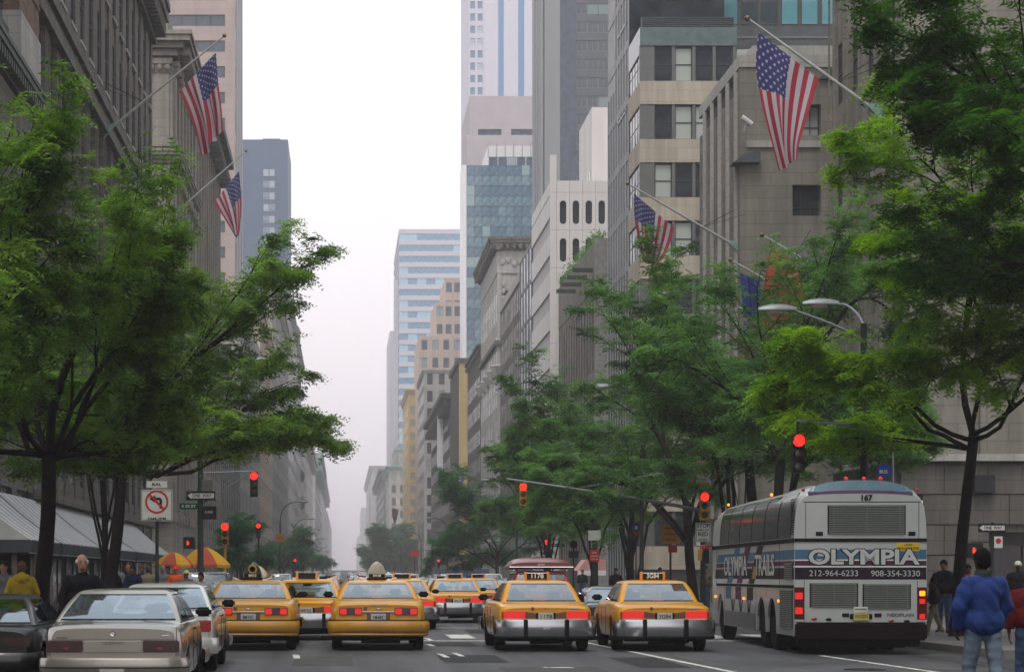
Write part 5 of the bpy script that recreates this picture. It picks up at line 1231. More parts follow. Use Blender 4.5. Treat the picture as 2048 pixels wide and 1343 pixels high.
def grille(x0, x1, z0, z1, ns, axis='rear', ya=0, yb=0):
    if axis == 'rear':
        q = rb(bus, 'grille', GRB, x0, x1, -.014, -.002, z0, z1, .004, 1)
        me = MB(); me.prism([(0, 0), (-.022, -.012), (-.022, 0.004), (0, .012)], 'x', -.5, .5); me_ = me.mesh('slat', GRS)
        for i in range(ns): o = link('slat', me_, q); o.scale = (x1 - x0 - .05, 1, 1); o.location = ((x0 + x1) / 2, -.008, z0 + (z1 - z0) * (i + .5) / ns)
        for k in range(3): rb(q, 'grille_bar', GRS, x0 + (x1 - x0) * (.08 + .42 * k), x0 + (x1 - x0) * (.08 + .42 * k) + .008, -.034, -.028, z0 + .02, z1 - .02, 0)
    else:
        q = rb(bus, 'grille', GRB, -HW - .012, -HW, ya, yb, z0, z1, .004, 1)
        me = MB(); me.prism([(-HW - .006, 0), (-HW - .03, -.014), (-HW - .03, 0.004), (-HW - .006, .014)], 'y', -.5, .5); me_ = me.mesh('slat', GRS)
        for i in range(ns): o = link('slat', me_, q); o.scale = (1, yb - ya - .05, 1); o.location = (0, (ya + yb) / 2, z0 + (z1 - z0) * (i + .5) / ns)
grille(-.64, .88, 2.36, 2.93, 16); grille(-.99, -.045, .93, 1.40, 13); grille(.04, .98, .90, 1.38, 13)
rp('panel_gap', RUB, -1.10, -1.09, .64, 1.46, .003); rp('panel_gap', RUB, 1.10, 1.11, .64, 1.46, .003); rp('service_hatch', BW_, -.83, -.59, 1.93, 2.16, .010)
for x0 in (-.87, .93): rp('marker_plate', BLK, x0, x0 + .14, 2.33, 2.41, .012, -.004, .01)
yb_s = rp('notice_panel', decal('notice_yellow', (.55, .38, .03)), .70, 1.15, 2.03, 2.19, .010)
text('CAUTION', .05, BLK, yb_s, (.93, -.018, 2.15), width=.16); text('THIS BUS STOPS OFTEN', .07, BLK, yb_s, (.925, -.018, 2.08), width=.42)
for s_ in (-1, 1):
    h = rb(bus, 'light_cluster', decal('cluster_dark', (.07, .012, .012)), s_ * 1.195 - .095, s_ * 1.195 + .095, -.016, .0, .69, 1.32, .008, 1)
    for zz, m_ in (((1.15, REDON), (.86, REDON)) if s_ < 0 else ((1.20, AMBER), (1.045, REDON), (.75, REDON))):
        w = .075 if s_ < 0 else .055; rb(h, 'light_lens', m_, s_ * 1.20 - w, s_ * 1.20 + w, -.03, -.014, zz - w * .9, zz + w * .9, .015)
    rb(bus, 'corner_skirt', BW_, s_ * 1.195 - .095, s_ * 1.195 + .095, -.014, .0, .645, .685, .003, 1)
for x, z in ((-.90, .70), (.60, .665)): o = MB(); o.ball((0, 0, 0), .06, 10, 6, (1, .25, .45)); o.build('reflector', REDL, bus, smooth=60).location = (x, -.012, z)
for x, z in ((-.62, .69), (.90, .655)): o = MB(); o.ball((0, 0, 0), .06, 10, 6, (1, .25, .45)); o.build('lamp', BLK, bus, smooth=60).location = (x, -.012, z)
for x in (-.36, .27): rp('lamp', BLK, x, x + .14, .74, .81, .02, -.004, .012)
pz = rb(bus, 'plate_bracket', BLK, -.21, .23, -.03, -.004, .70, .80, .02); plate(bus, .01, -.036, .745, 'NY57275' if False else None, mat('plate_yellow', (.42, .38, .10), .5, var=.2, scale=9), .30, .15)
text('XV57275', .09, PLTXT, bus, (.01, -.046, .745), width=.25); plate(bus, .0, -.034, .88, None, PLATE, .28, .11); text('APPORTIONED', .04, PLTXT, bus, (0, -.044, .89), width=.22)
text('NEOPLAN', .085, decal('badge_grey2', (.12, .12, .15)), bus, (.78, -.008, .775), width=.52, bold=.004)
bmp = rb(bus, 'bumper', mat('bumper_black', (.008, .004, .005), .6, var=.2), -HW + .01, HW - .01, -.12, .3, .28, .635, .04, 3)
tow = rb(bus, 'rear_skirt', UNDER, -HW + .12, HW - .12, .02, .6, .16, .30, .02)
for sx_ in (-.95, .95): rb(bus, 'mud_flap', RUB, sx_ - .3, sx_ + .3, 1.75, 1.77, .08, .6, .005, 1)
# left side: windows, stripes, louvres, lettering, wheels
BG_ = mat('coach_glass', (.006, .007, .009), .05, var=.5, scale=.7, coat=.0, spec=.4)
seg = [(.42, 1.98), (2.04, 3.75), (3.81, 5.55), (5.61, 7.35), (7.41, 9.15), (9.21, 10.6)]
for s_ in (-1, 1):
    for (a, b) in seg:
        prof = [(HW + .004, 2.30), (HW - .008, 2.6), (HW - .042, 2.9), (HW - .095, 3.07), (HW - .19, 3.19)]
        mb = MB(); mb.grid([[(s_ * x, y, z) for x, z in prof] for y in np.linspace(a, b, 4)]); mb.build('window', BG_, bus, smooth=60)
    mb = MB()
    for y in [.36] + [b + .0 for a, b in seg]:
        mb.grid([[(s_ * (x + .006), yy, z) for x, z in ((HW + .002, 2.29), (HW - .01, 2.6), (HW - .044, 2.9), (HW - .097, 3.07), (HW - .19, 3.19))] for yy in (y, y + .06)])
    mb.build('window_pillar', RUB, bus)['kind'] = 'stuff'
mb = MB()
for k in range(16): mb.box(-HW - .012, -HW + .02, .08, .34, 2.36 + k * .045, 2.38 + k * .045)
mb.build('vent_slats', RUB, bus)['kind'] = 'stuff'
rb(bus, 'waist_moulding', RUB, -HW - .02, -HW, 0, 12, 2.20, 2.285, .006, 1); rb(bus, 'side_moulding', RUB, -HW - .02, -HW, 0, 11.2, 1.30, 1.36, .006, 1)
def sideq(name, m, pts, d=.004):
    mb = MB(); mb.prism(pts, 'x', -HW - d, -HW - .001); return mb.build(name, m, bus)
for yy in (1.7, 3.45, 4.9, 6.1, 7.3, 8.5, 9.8): rb(bus, 'panel_seam', RUB, -HW - .003, -HW, yy, yy + .008, .40 if yy > 4.8 else 1.1, 1.29, 0)
for yy in (1.75, 11.2): rb(bus, 'panel_seam', RUB, -HW - .006, -HW, yy, yy + .008, 1.37, 2.19, 0)
yF = 10.9
for m_, z0, z1 in ((BLU, 1.87, 2.06), (PUR, 1.745, 1.838), (BKB, 1.475, 1.705)): sideq('stripe', m_, [(.0, z0), (yF - (2.06 - z0) * -1.2, z0), (yF - (2.06 - z1) * -1.2, z1), (.0, z1)])
for m_, y0, z0, z1 in ((BLU, 7.9, 1.37, 2.19), (PUR, 6.3, 1.37, 2.19), (BKB, 4.5, 1.37, 2.19)):
    sideq('stripe', m_, [(y0 + 1.5, z0), (y0 + .7, z0), (y0 - .7, z1), (y0 + .1, z1)], .006)
for m_, y0 in ((BLU, 8.7), (PUR, 7.1), (BKB, 5.3)): sideq('stripe', m_, [(y0 + .9, 1.0), (y0, 1.0), (y0, 1.29), (y0 + .9, 1.29)], .004)
sideq('stripe', decal('stripe_ochre', (.28, .22, .05)), [(5.45, 1.48), (4.9, 1.48), (4.6, 1.75), (5.15, 1.75)], .008)
for t_, y_, w_ in (('OLYMPIA', 8.0, 3.7), ('TRAILS', 3.65, 2.6)):
    text(t_, .62, decal('letter_shadow', (.01, .015, .02)), bus, (-HW - .010, y_, 1.75), rot=(R(90), 0, R(-90)), width=w_ + .12, bold=.035, ext=.001)
    text(t_, .62, LET, bus, (-HW - .013, y_, 1.75), rot=(R(90), 0, R(-90)), width=w_, bold=.012, ext=.001)
grille(0, 0, .50, 1.27, 20, 'side', .15, 1.65); grille(0, 0, 1.47, 1.80, 8, 'side', .12, 1.05)
rb(bus, 'skirt_panel', mat('skirt_grey', (.11, .115, .12), .4, var=.3), -HW - .006, -HW, 4.9, 9.8, .38, .72, 0)
for k in range(3):
    y = 5.9 + k * 1.25; mb = MB()
    for a in (-.3, .0, .3): mb.prism([(y + a - .05, 1.0), (y + a + .05, 1.0), (y + a * .2 + .03, .72), (y + a * .2 - .03, .72)], 'x', -HW - .006, -HW - .001)
    mb.build('emblem', BLK, bus)['kind'] = 'stuff'
for y in (1.78, 6.6, 11.35): rb(bus, 'side_marker', AMBER, -HW - .035, -HW, y - .05, y + .05, 1.0, 1.06, .008, 1)
for (x, y) in ((-.25, .15), (.1, .15), (.42, .15), (-1.08, .2), (1.15, .2)): o = MB(); o.ball((0, 0, 0), .04, 8, 6, (1, 1, .9)); ob = o.build('roof_marker', REDON if abs(x) < 1 else REDL, bus, smooth=60); ob.location = (x, y, 3.46 if abs(x) < 1 else 3.24)
for y in (4.2, 10.8): o = MB(); o.ball((0, 0, 0), .035, 8, 6); o.build('roof_marker', AMBER, bus, smooth=60).location = (-1.06, y, 3.29)
for y, k in ((2.75, 1), (4.15, 0), (10.55, 0)):
    for s_ in (-1, 1): add_wheel(bus, s_ * (HW - .2), y, .50, .30)
    if k: [add_wheel(bus, s_ * (HW - .52), y, .50, .28) for s_ in (-1, 1)]
mb = MB(); mb.box(-HW + .3, HW - .3, 11.85, 11.98, .4, 2.2); mb.build('front_panel', BW_, bus)
mb = MB(); mb.box(-HW + .1, HW - .1, 11.9, 12.02, 1.3, 3.0); mb.build('windscreen', BG_, bus)
mb = MB(); mb.tube([(HW + .0, .9, 3.0), (HW + .12, .9, 3.0)], .05, 8); mb.build('roof_lamp', WHITEP, bus)
o = MB(); o.tube([(-HW - .02, 11.9, 2.3), (-HW - .16, 12.1, 2.3), (-HW - .16, 12.1, 2.2)], .015, 6); o.box(-HW - .22, -HW - .08, 12.08, 12.16, 1.85, 2.2); o.build('wing_mirror', BLK, bus)
# --- farther traffic: simpler cars, each its own thing
def far_car(label, cat, paint_m, van=False, sign=False):
    P = dict(VANP if van else LE); 
    r_ = thing('van' if van else ('taxi' if sign else 'car'), label, cat)
    loft_body(P).build('body', paint_m, r_, smooth=38, fix=True); make_cabin(P, r_, paint_m)
    rb(r_, 'underbody', UNDER, -.7, .7, .2, 4.4, .18, .5, 0)
    for yw in P['axles']:
        for s_ in (-1, 1): add_wheel(r_, s_ * (P['W'] - .12), yw, P['wr'], .2)
    for s_ in (-1, 1): rb(r_, 'tail_light', REDON, s_ * .66 - .14, s_ * .66 + .14, -.03, .05, .66, .80, 0)
    bumper(P, r_, paint_m if van else BCHROME, .3, .56, .09); plate(r_, 0, -.03, .70, None)
    if sign: rb(r_, 'roof_sign', mat('sign_black', (.02, .02, .02), .5), -.2, .2, 1.9, 2.05, P['H'], P['H'] + .13, .01)
    return r_
FW = carpaint('far_white', (.62, .62, .60)); FR = carpaint('far_red', (.35, .03, .03)); FB = carpaint('far_blue', (.05, .07, .12)); 
protos = {}
kinds = [('y', TAXI, 0, 1, 'taxi'), ('w', FW, 0, 0, 'car'), ('k', DARK, 0, 0, 'car'), ('r', FR, 0, 0, 'car'), ('v', FW, 1, 0, 'van'), ('b', FB, 0, 0, 'car'), ('d', GRN, 1, 0, 'van')]
kd = {k[0]: k for k in kinds}; CNAME = {'y': 'yellow taxi', 'w': 'white sedan', 'k': 'black sedan', 'r': 'red sedan', 'v': 'white van', 'b': 'dark blue sedan', 'd': 'dark green van'}
lanes = {-4.4: 'kdbwkvwkbdkwbk', -1.2: 'wykywrywkyvywb', 2.1: 'ykvywybykwyryw', 5.2: 'wybyvykwyykywy', 8.6: 'kwyvkydywkbyvy', 11.2: 'dkvbkwdkvwbkdv'}
lname = {-4.4: 'kerb lane on the left', -1.2: 'second lane from the left', 2.1: 'middle left lane', 5.2: 'middle right lane', 8.6: 'second lane from the right', 11.2: 'kerb lane on the right'}
ordn = ['nearest', 'second', 'third', 'fourth', 'fifth', 'sixth', 'seventh', 'eighth', 'ninth', 'tenth', 'eleventh', 'twelfth', 'thirteenth', 'farthest']
for lx, seq in lanes.items():
    Y = {-4.4: 60, -1.2: 88, 2.1: 96, 5.2: 98, 8.6: 118, 11.2: 125}[lx]
    for i, k in enumerate(seq):
        key, pm_, van, sg, cat = kd[k]
        lab = '%s, %s of the distant queue in the %s' % (CNAME[k], ordn[i], lname[lx])
        if k not in protos: protos[k] = far_car(lab, cat, pm_, van, sg); o = protos[k]
        else: o = copy_tree(protos[k]); o['label'] = lab
        o['group'] = 'distant traffic on the avenue'
        place(o, lx + rnd.uniform(-.3, .3), Y, rnd.uniform(-1.5, 1.5)); Y += rnd.uniform(11, 18) * (1 + i * .25)
# ---------------------------------------------------------------- trees
def leafmat(name, c1, c2, trans=.42):
    m, t, b = newmat(name); L = t.links.new
    tc = N(t, 'ShaderNodeTexCoord'); n1 = N(t, 'ShaderNodeTexNoise'); n1.inputs['Scale'].default_value = .8; n1.inputs['Detail'].default_value = 3; L(tc.outputs['Object'], n1.inputs['Vector'])
    wn = N(t, 'ShaderNodeTexNoise'); wn.inputs['Scale'].default_value = 9; wn.inputs['Detail'].default_value = 2; L(tc.outputs['Object'], wn.inputs['Vector'])
    av = N(t, 'ShaderNodeMath', operation='MULTIPLY_ADD'); av.inputs[1].default_value = .5; L(wn.outputs['Fac'], av.inputs[0]); L(n1.outputs['Fac'], av.inputs[2])
    cr = N(t, 'ShaderNodeValToRGB'); cr.color_ramp.elements[0].position = .58; cr.color_ramp.elements[0].color = (*c1, 1); cr.color_ramp.elements[1].position = .92; cr.color_ramp.elements[1].color = (*c2, 1); L(av.outputs[0], cr.inputs[0])
    L(cr.outputs[0], b.inputs['Base Color']); b.inputs['Roughness'].default_value = .5; b.inputs['Specular IOR Level'].default_value = .15
    tr = N(t, 'ShaderNodeBsdfTranslucent'); sc = N(t, 'ShaderNodeVectorMath', operation='MULTIPLY'); sc.inputs[1].default_value = (1.3, 1.6, .5); L(cr.outputs[0], sc.inputs[0]); L(sc.outputs[0], tr.inputs[0])
    mx = N(t, 'ShaderNodeMixShader'); mx.inputs[0].default_value = trans; L(b.outputs[0], mx.inputs[1]); L(tr.outputs[0], mx.inputs[2]); L(mx.outputs[0], t.nodes['Material Output'].inputs['Surface'])
    return m
LF_L = leafmat('leaves_mid_green', (.030, .072, .018), (.22, .34, .07))
LF_R = leafmat('leaves_deep_green', (.022, .070, .026), (.16, .30, .10))
LF_Y = leafmat('leaves_yellow_green', (.04, .12, .006), (.30, .45, .02))
LF_D = leafmat('leaves_backlit', (.012, .04, .008), (.07, .17, .022))  # the corner tree's backlit darkness is put into its leaf colour
LF_F = leafmat('leaves_far', (.018, .075, .038), (.07, .21, .095))
BARK = mat('dark_bark', (.016, .012, .011), .95, var=.4, scale=8, bump=.6, bscale=25)
def rotv(d, ax, a): return Matrix.Rotation(a, 3, ax) @ d
def make_tree(label, x, Y, seed, fork, top, rad, lm, nfr=6000, lean=(0, 0), shift=(0, 0), trunk_r=.17, leaf=.07, limbs=5, bottom=None, lod=0, name='tree', tilt=0.0, dead=0, group='street trees along the kerbs', npair=3, dens=1.5):
    nfr = int(nfr * dens); leaf = leaf * 1.5 if npair == 3 and lod == 0 else leaf * 1.15
    rg = random.Random(seed); segs = []; tips = []
    tr = MB()
    base = Vector((0, 0, 0)); f = Vector((lean[0], lean[1], fork))
    npt = 7; tp = [base.lerp(f, t) + Vector((math.sin(t * 5 + seed) * .05, math.cos(t * 4 + seed) * .04, 0)) for t in np.linspace(0, 1, npt)]; tp[0] = base; 
    def grow(p, d, ln, r_, lv, out):
        n = max(3, int(ln / .32)); st = ln / n; pts = [p.copy()]; rr = [r_]
        for i in range(n):
            t = (i + 1) / n
            d = (d + Vector((rg.gauss(0, .13), rg.gauss(0, .13), rg.gauss(0, .09) - (.10 if lv == 0 else .03) * (d.z > .12)))).normalized()
            p = p + d * st; pts.append(p.copy()); rr.append(r_ * (1 - .72 * t))
            if lv < 3 and t > (.15 if lv else .2) and rg.random() < (.95 if lv == 0 else .85):
                side = 1 if (i % 2) else -1
                ax = Vector((rg.gauss(0, .25), rg.gauss(0, .25), 1)).normalized(); nd = rotv(d, ax, side * R(rg.uniform(28, 65))); nd.z = nd.z * (.75 if lv == 0 else .55) + rg.uniform(-.12, .12); nd.normalize()
                grow(p.copy(), nd, ln * (rg.uniform(.42, .68)) * (1 - .35 * t), rr[-1] * .62, lv + 1, out)
        out.append((lv, pts, rr))
    out = []
    a0 = rg.uniform(0, 6.28)
    for k in range(limbs):
        a = a0 + 2 * math.pi * k / limbs + rg.gauss(0, .25); el = R(rg.uniform(38, 68)); d = Vector((math.cos(a) * math.cos(el), math.sin(a) * math.cos(el), math.sin(el)))
        s0 = f - Vector((0, 0, rg.uniform(0, .9))); t_ = (s0.z / fork); s0 = base.lerp(f, t_)
        grow(s0, d, 3.6 * rg.uniform(.85, 1.15), trunk_r * .42, 0, out)
    grow(f.copy(), Vector((rg.gauss(0, .12), rg.gauss(0, .12), 1)).normalized(), 3.8, trunk_r * .6, 0, out)
    allp = np.array([tuple(q) for _, pts, _ in out for q in pts]); rel = allp - np.array(tuple(f))
    rr_ = np.percentile(np.hypot(rel[:, 0], rel[:, 1]), 96); zz = np.percentile(rel[:, 2], 99.5); zl = min(-.1, np.percentile(rel[:, 2], 1))
    kx, kz = rad / rr_, (top - fork) / zz
    kl = ((fork - bottom) / -zl) if bottom is not None else kz
    def tf(q):
        v = q - f; r0 = math.hypot(v.x, v.y) * kx; h = r0 / rad; h2_ = 1.12 * (1 - math.exp(-h * 1.35)) / (1 - math.exp(-1.35)) if h > 1e-6 else 0; sc_ = kx * (h2_ / h if h > 1e-6 else 1); h = min(1, h2_); return f + Vector((v.x * sc_ + shift[0] * h, v.y * sc_ + shift[1] * h, v.z * (kz if v.z > 0 else kl) + tilt * h * h))
    P_, D_ = [], []
    for lv, pts, rr in out:
        q = [tf(p) for p in pts]
        if lv <= (2 if lod == 0 else 1) or (lod == 0 and rg.random() < .6): tr.tube(q, [max(r_, .006 if lod == 0 else .012) for r_ in rr], (7, 5, 3, 3)[lv], cap=False)
        if not (dead and rg.random() < dead):
            for i in range(1, len(q)):
                if i < len(q) * (.55, .35, 0, 0)[lv]: continue
                dd = (q[i] - q[i - 1]); P_.append(tuple(q[i])); D_.append(tuple(dd)); P_.append(tuple(q[i - 1].lerp(q[i], .5))); D_.append(tuple(dd))
    tr.tube(tp, [trunk_r * (1.35 if i == 0 else 1.05 - .25 * i / npt) for i in range(npt)], 12, cap=True)
    root = thing(name, label, 'tree', (x, Y, gz(Y) + .1), 0, group)
    tr.build('trunk', BARK, root, smooth=60)
    P_, D_ = np.array(P_), np.array(D_); g = np.random.default_rng(seed)
    idx = g.integers(0, len(P_), nfr); P = P_[idx] + g.normal(0, .045, (nfr, 3)); D = D_[idx]; D /= np.linalg.norm(D, axis=1, keepdims=True) + 1e-9
    ang = g.uniform(0, 2 * np.pi, nfr); side = np.stack([np.cos(ang), np.sin(ang), g.normal(-.16, .17, nfr)], 1)
    fd = D * .7 + side; fd /= np.linalg.norm(fd, axis=1, keepdims=True)
    up = np.stack([g.normal(0, .25, nfr), g.normal(0, .25, nfr), np.ones(nfr)], 1); wv = np.cross(fd, up); wv /= np.linalg.norm(wv, axis=1, keepdims=True) + 1e-9; nv = np.cross(wv, fd)
    Lf = leaf * 3.6 * g.uniform(.7, 1.25, nfr)
    verts = []; npair += 1
    for k in range(npair):
        t = (k + .5) / npair
        for s_ in (-1, 1):
            c = P + fd * (Lf * t)[:, None] - nv * (Lf * .28 * t * t)[:, None]
            dl = (wv * s_ + fd * .5 + nv * g.normal(-.15, .28, (nfr, 1))); dl /= np.linalg.norm(dl, axis=1, keepdims=True)
            ll = leaf * (1.2 - .5 * abs(t - .45)); ax = fd * (leaf * .24) + nv * (leaf * .06 * s_)
            verts += [c - ax, c + dl * ll, c + ax]
    V = np.stack(verts, 1).reshape(-1, 3); nq = len(V) // 3
    me = bpy.data.meshes.new('crown'); me.vertices.add(len(V)); me.vertices.foreach_set('co', V.astype(np.float32).ravel())
    me.loops.add(nq * 3); me.loops.foreach_set('vertex_index', np.arange(nq * 3, dtype=np.int32)); me.polygons.add(nq); me.polygons.foreach_set('loop_start', np.arange(0, nq * 3, 3, dtype=np.int32)); me.polygons.foreach_set('loop_total', np.full(nq, 3, dtype=np.int32))
    me.materials.append(lm); me.update(calc_edges=True); c = link('crown', me, root); c['kind'] = 'stuff'
    return root
TX = -6.2
make_tree('honey locust with a thick dark trunk at the left edge, nearest on the pavement', WX(75, 44), 44, 11, 4.0, 9.6, 2.9, LF_L, 12500, lean=(.25, 0), trunk_r=.17, bottom=3.8, dead=.0, limbs=9)
make_tree('honey locust reaching a long branch over the street, second trunk on the left pavement', WX(214, 56.5), 56.5, 23, 4.0, 9.3, 4.5, LF_L, 16500, lean=(.35, 0), shift=(.6, 0), trunk_r=.165, bottom=4.3, limbs=9, dead=.03, tilt=.9)
make_tree('crown climbing the far left edge, its trunk outside the photo', WX(-70, 40), 40, 171, 5.0, 10.7, 2.0, LF_L, 6000, trunk_r=.14, bottom=4.4, limbs=7)
make_tree('leafless upright tree whose bare twigs cross the tall flagpole', -6.9, 62, 5, 4.5, 14.2, 2.6, LF_L, 260, trunk_r=.10, limbs=4)
make_tree('small bushy street tree behind the yellow signal on the left', -6.6, 140, 31, 1.8, 5.4, 2.0, LF_F, 3500, trunk_r=.09, leaf=.11, bottom=1.0, lod=1)
for i, (Y, h, r_) in enumerate(((262, 7.2, 3.6), (318, 8.2, 3.9), (372, 8.6, 4.0), (520, 9, 5))):
    make_tree(('round street tree under the bowed lamp posts on the left', 'second round tree beyond the bowed lamps on the left', 'third hazy round tree along the left kerb', 'faint leftmost tree far down the avenue')[i], -7.2, Y, 41 + i, 2.4, h, r_, LF_F, 2600, trunk_r=.12, leaf=.2, bottom=1.4, lod=1, npair=3, dens=1.4)
make_tree('dark overhanging tree filling the top right corner', 15.5, 41.8, 67, 7.6, 16.5, 4.3, LF_D, 14000, trunk_r=.2, limbs=8, bottom=8.6, shift=(-.2, 0), leaf=.08)
make_tree('bright yellow green honey locust with a leaning trunk to the right of the coach', WX(1912, 50), 50, 72, 4.8, 12.2, 4.1, LF_Y, 15500, lean=(.38, 0), trunk_r=.14, bottom=4.7, limbs=6, shift=(-.3, 0))
make_tree('honey locust behind the coach with a dark trunk beside the red signal', WX(1552, 64), 64, 83, 5.0, 12.2, 4.0, LF_R, 8000, lean=(.15, 0), trunk_r=.16, bottom=5.0, leaf=.08)
make_tree('tall honey locust whose trunk rises left of the coach windows', WX(1530, 68.5), 68.5, 95, 5.2, 12.4, 4.6, LF_R, 9000, lean=(-.5, 0), trunk_r=.18, bottom=3.8, leaf=.08)
make_tree('large honey locust beside the stop here on red sign', WX(1392, 80), 80, 97, 4.2, 13.2, 5.0, LF_R, 12000, lean=(-.4, 0), trunk_r=.18, bottom=3.9, leaf=.085, limbs=6)
make_tree('honey locust behind taxi 1178, trunk by the round bus stop sign', WX(1262, 97), 97, 103, 3.8, 12.6, 4.9, LF_R, 9000, trunk_r=.18, bottom=2.9, leaf=.095, limbs=6)
make_tree('honey locust over the long signal arm', WX(1188, 113), 113, 117, 3.6, 11.8, 5.2, LF_R, 8000, trunk_r=.17, bottom=3.2, leaf=.11, lod=1)
make_tree('honey locust behind the long signal arm, smaller and hazier', WX(1098, 135), 135, 121, 3.6, 11.0, 4.6, LF_R, 6500, trunk_r=.16, bottom=3.0, leaf=.13, lod=1)
make_tree('dense round locust left of the red minivan with layered foliage', WX(995, 178), 178, 133, 3.2, 10.1, 5.2, LF_F, 8500, trunk_r=.16, bottom=2.2, leaf=.15, lod=1, limbs=7)
for i, (Y, h, r_) in enumerate(((560, 13, 6.5), (610, 14.5, 7.5), (680, 13, 7))):
    make_tree(('hazy street tree beneath the mansard building', 'tallest hazy tree beneath the mansard building', 'faint tree at the foot of the far right buildings')[i], 13.6, Y, 141 + i, 3.0, h, r_, LF_F, 3600, trunk_r=.2, leaf=.42, bottom=1.6, lod=1, npair=3)
lb = leafblob('roof_planting', [(RX + .5, y, 27.5 + rnd.uniform(-.1, .35)) for y in np.arange(165, 192, .8)], .6, 70, LF_R); tag(lb, 'green shrubs growing along the planted roof edge', 'roof plants', kind='stuff')
lb = leafblob('roof_planting', [(RX + 3 + i * .7, 270, 44.0) for i in range(6)], .7, 40, LF_F); tag(lb, 'small green roof garden on top of the ornate building', 'roof plants', kind='stuff')

# ---------------------------------------------------------------- poles, signals, signs
POLE = mat('pole_dark_green', (.025, .03, .028), .5, var=.2)
ALU = mat('dull_aluminium', (.20, .215, .23), .45, .5, var=.15)
SIGB = mat('signal_black', (.02, .02, .02), .5); SIGY = mat('signal_yellow', (.50, .28, .03), .5, var=.2)
REDSIG = mat('signal_red_lit', (1.0, .02, .012), .3, var=0, emit=1.9); DIM = mat('signal_lens_dark', (.03, .03, .02), .2)
SGW = mat('sign_white', (.52, .53, .50), .5, var=.12, scale=6); SGR = mat('sign_red', (.42, .03, .03), .5, var=.12); SGK = mat('sign_ink', (.015, .015, .018), .5, var=0); SGG = mat('sign_green', (.01, .06, .035), .5); SGO = mat('sign_orange', (.42, .17, .02), .55, var=.15)
SGBL = mat('sign_blue', (.02, .04, .16), .5); SRT = mat('sign_red_ink', (.40, .02, .03), .5, var=0)
def signal(root, x, y, ztop, h, body=SIGB, lit=True):
    """three-lens signal head facing the camera"""
    w = h * .30
    b = rb(root, 'signal_head', body, x - w / 2, x + w / 2, y, y + w * .9, ztop - h, ztop, .012)
    for k in range(3):
        zc = ztop - h * (k + .5) / 3; on = (k == 0 and lit)
        mb = MB(); mb.lathe([(0, -.03), (h * .105, -.022), (h * (.155 if on else .115), 0)], 18, Matrix.Translation((x, y - .004, zc)), 'y'); mb.build('lens', REDSIG if on else DIM, b, smooth=60)
        v = MB(); R_ = h * .16; v.grid([[(x + R_ * math.cos(a), y - d, zc + R_ * math.sin(a)) for a in np.linspace(R(-5), R(185), 12)] for d in (0, h * .16)]); v.build('visor', body, b, smooth=60)
    return b
def sign(root, x, y, z0, z1, w, m, lines=(), name='sign', edge=None, tilt=0):
    b = rb(root, name, m, x - w / 2, x + w / 2, y - .012, y, z0, z1, .004, 1)
    if edge: [rb(b, 'border', edge, *q, .0) for q in ((x - w / 2 + .02, x + w / 2 - .02, y - .015, y - .012, z1 - .035, z1 - .02), (x - w / 2 + .02, x + w / 2 - .02, y - .015, y - .012, z0 + .02, z0 + .035), (x - w / 2 + .02, x - w / 2 + .035, y - .015, y - .012, z0 + .036, z1 - .036), (x + w / 2 - .035, x + w / 2 - .02, y - .015, y - .012, z0 + .036, z1 - .036))]
    for s, fz, size, wd, m_ in lines: text(s, size, m_, b, (x, y - .016, z0 + (z1 - z0) * fz), width=wd, bold=size * .02)
    return b
def one_way(root, x, y, z, w):
    b = rb(root, 'one_way_sign', SGK, x - w / 2, x + w / 2, y - .012, y, z - w * .16, z + w * .16, .004, 1)
    P = [(-.46, 0), (-.32, .115), (-.32, .085), (.46, .085), (.46, -.085), (-.32, -.085), (-.32, -.115)]
    mb = MB(); mb.prism([(x + a * w, z + c * w) for a, c in P], 'y', y - .017, y - .012); q = mb.build('arrow', SGW, b); text('ONE  WAY', w * .15, SGK, q, (x + .04 * w, y - .020, z), width=w * .66, bold=.004)
def pole(label, cat, x, Y, h, r_=.08, group=None, name='street_pole', m=POLE):
    p = thing(name, label, cat, (x, Y, gz(Y) + .14), 0, group)
    mb = MB(); mb.tube([(0, 0, 0), (0, 0, .5), (0, 0, .55), (0, 0, h)], [r_ * 1.5, r_ * 1.4, r_, r_ * .75], 12); mb.build('post', m, p, smooth=50); return p
def lamp_arm(p, x1, z0, z1, dy=0):
    n = 10; s_ = math.copysign(1, x1)
    pts = [(x1 * (1 - math.cos(t * math.pi / 2)) * .0 + x1 * math.sin(t * math.pi / 2) ** 1.0, dy * t, z0 + (z1 - z0) * math.sin(t * math.pi / 2) ** .7) for t in np.linspace(0, 1, n)]
    mb = MB(); mb.tube(pts, .035, 8); mb.build('lamp_arm', ALU, p, smooth=60)
    hd = MB(); L_ = .95; rows = []
    for t in np.linspace(0, 1, 9):
        w = .17 * math.sin(math.pi * (.12 + .80 * t)) ** .6; rows.append([(x1 + s_ * L_ * t, dy + w * math.cos(a), z1 + .02 + .12 * w / .17 * math.sin(a) * 1.35) for a in np.linspace(0, math.pi, 9)])
    hd.grid(rows); hd.grid([[r_[0] for r_ in rows], [r_[-1] for r_ in rows]]); hh = hd.build('lamp_head', ALU, p, smooth=50)
    g = MB(); g.ball((x1 + s_ * L_ * .55, dy, z1 + .01), .16, 12, 7, (1.5, .9, .75)); g.build('lamp_bowl', mat('lamp_glass', (.30, .27, .24), .2, coat=.5), hh, smooth=60)
def hz(py, Y): return WZ(py, Y) - .14
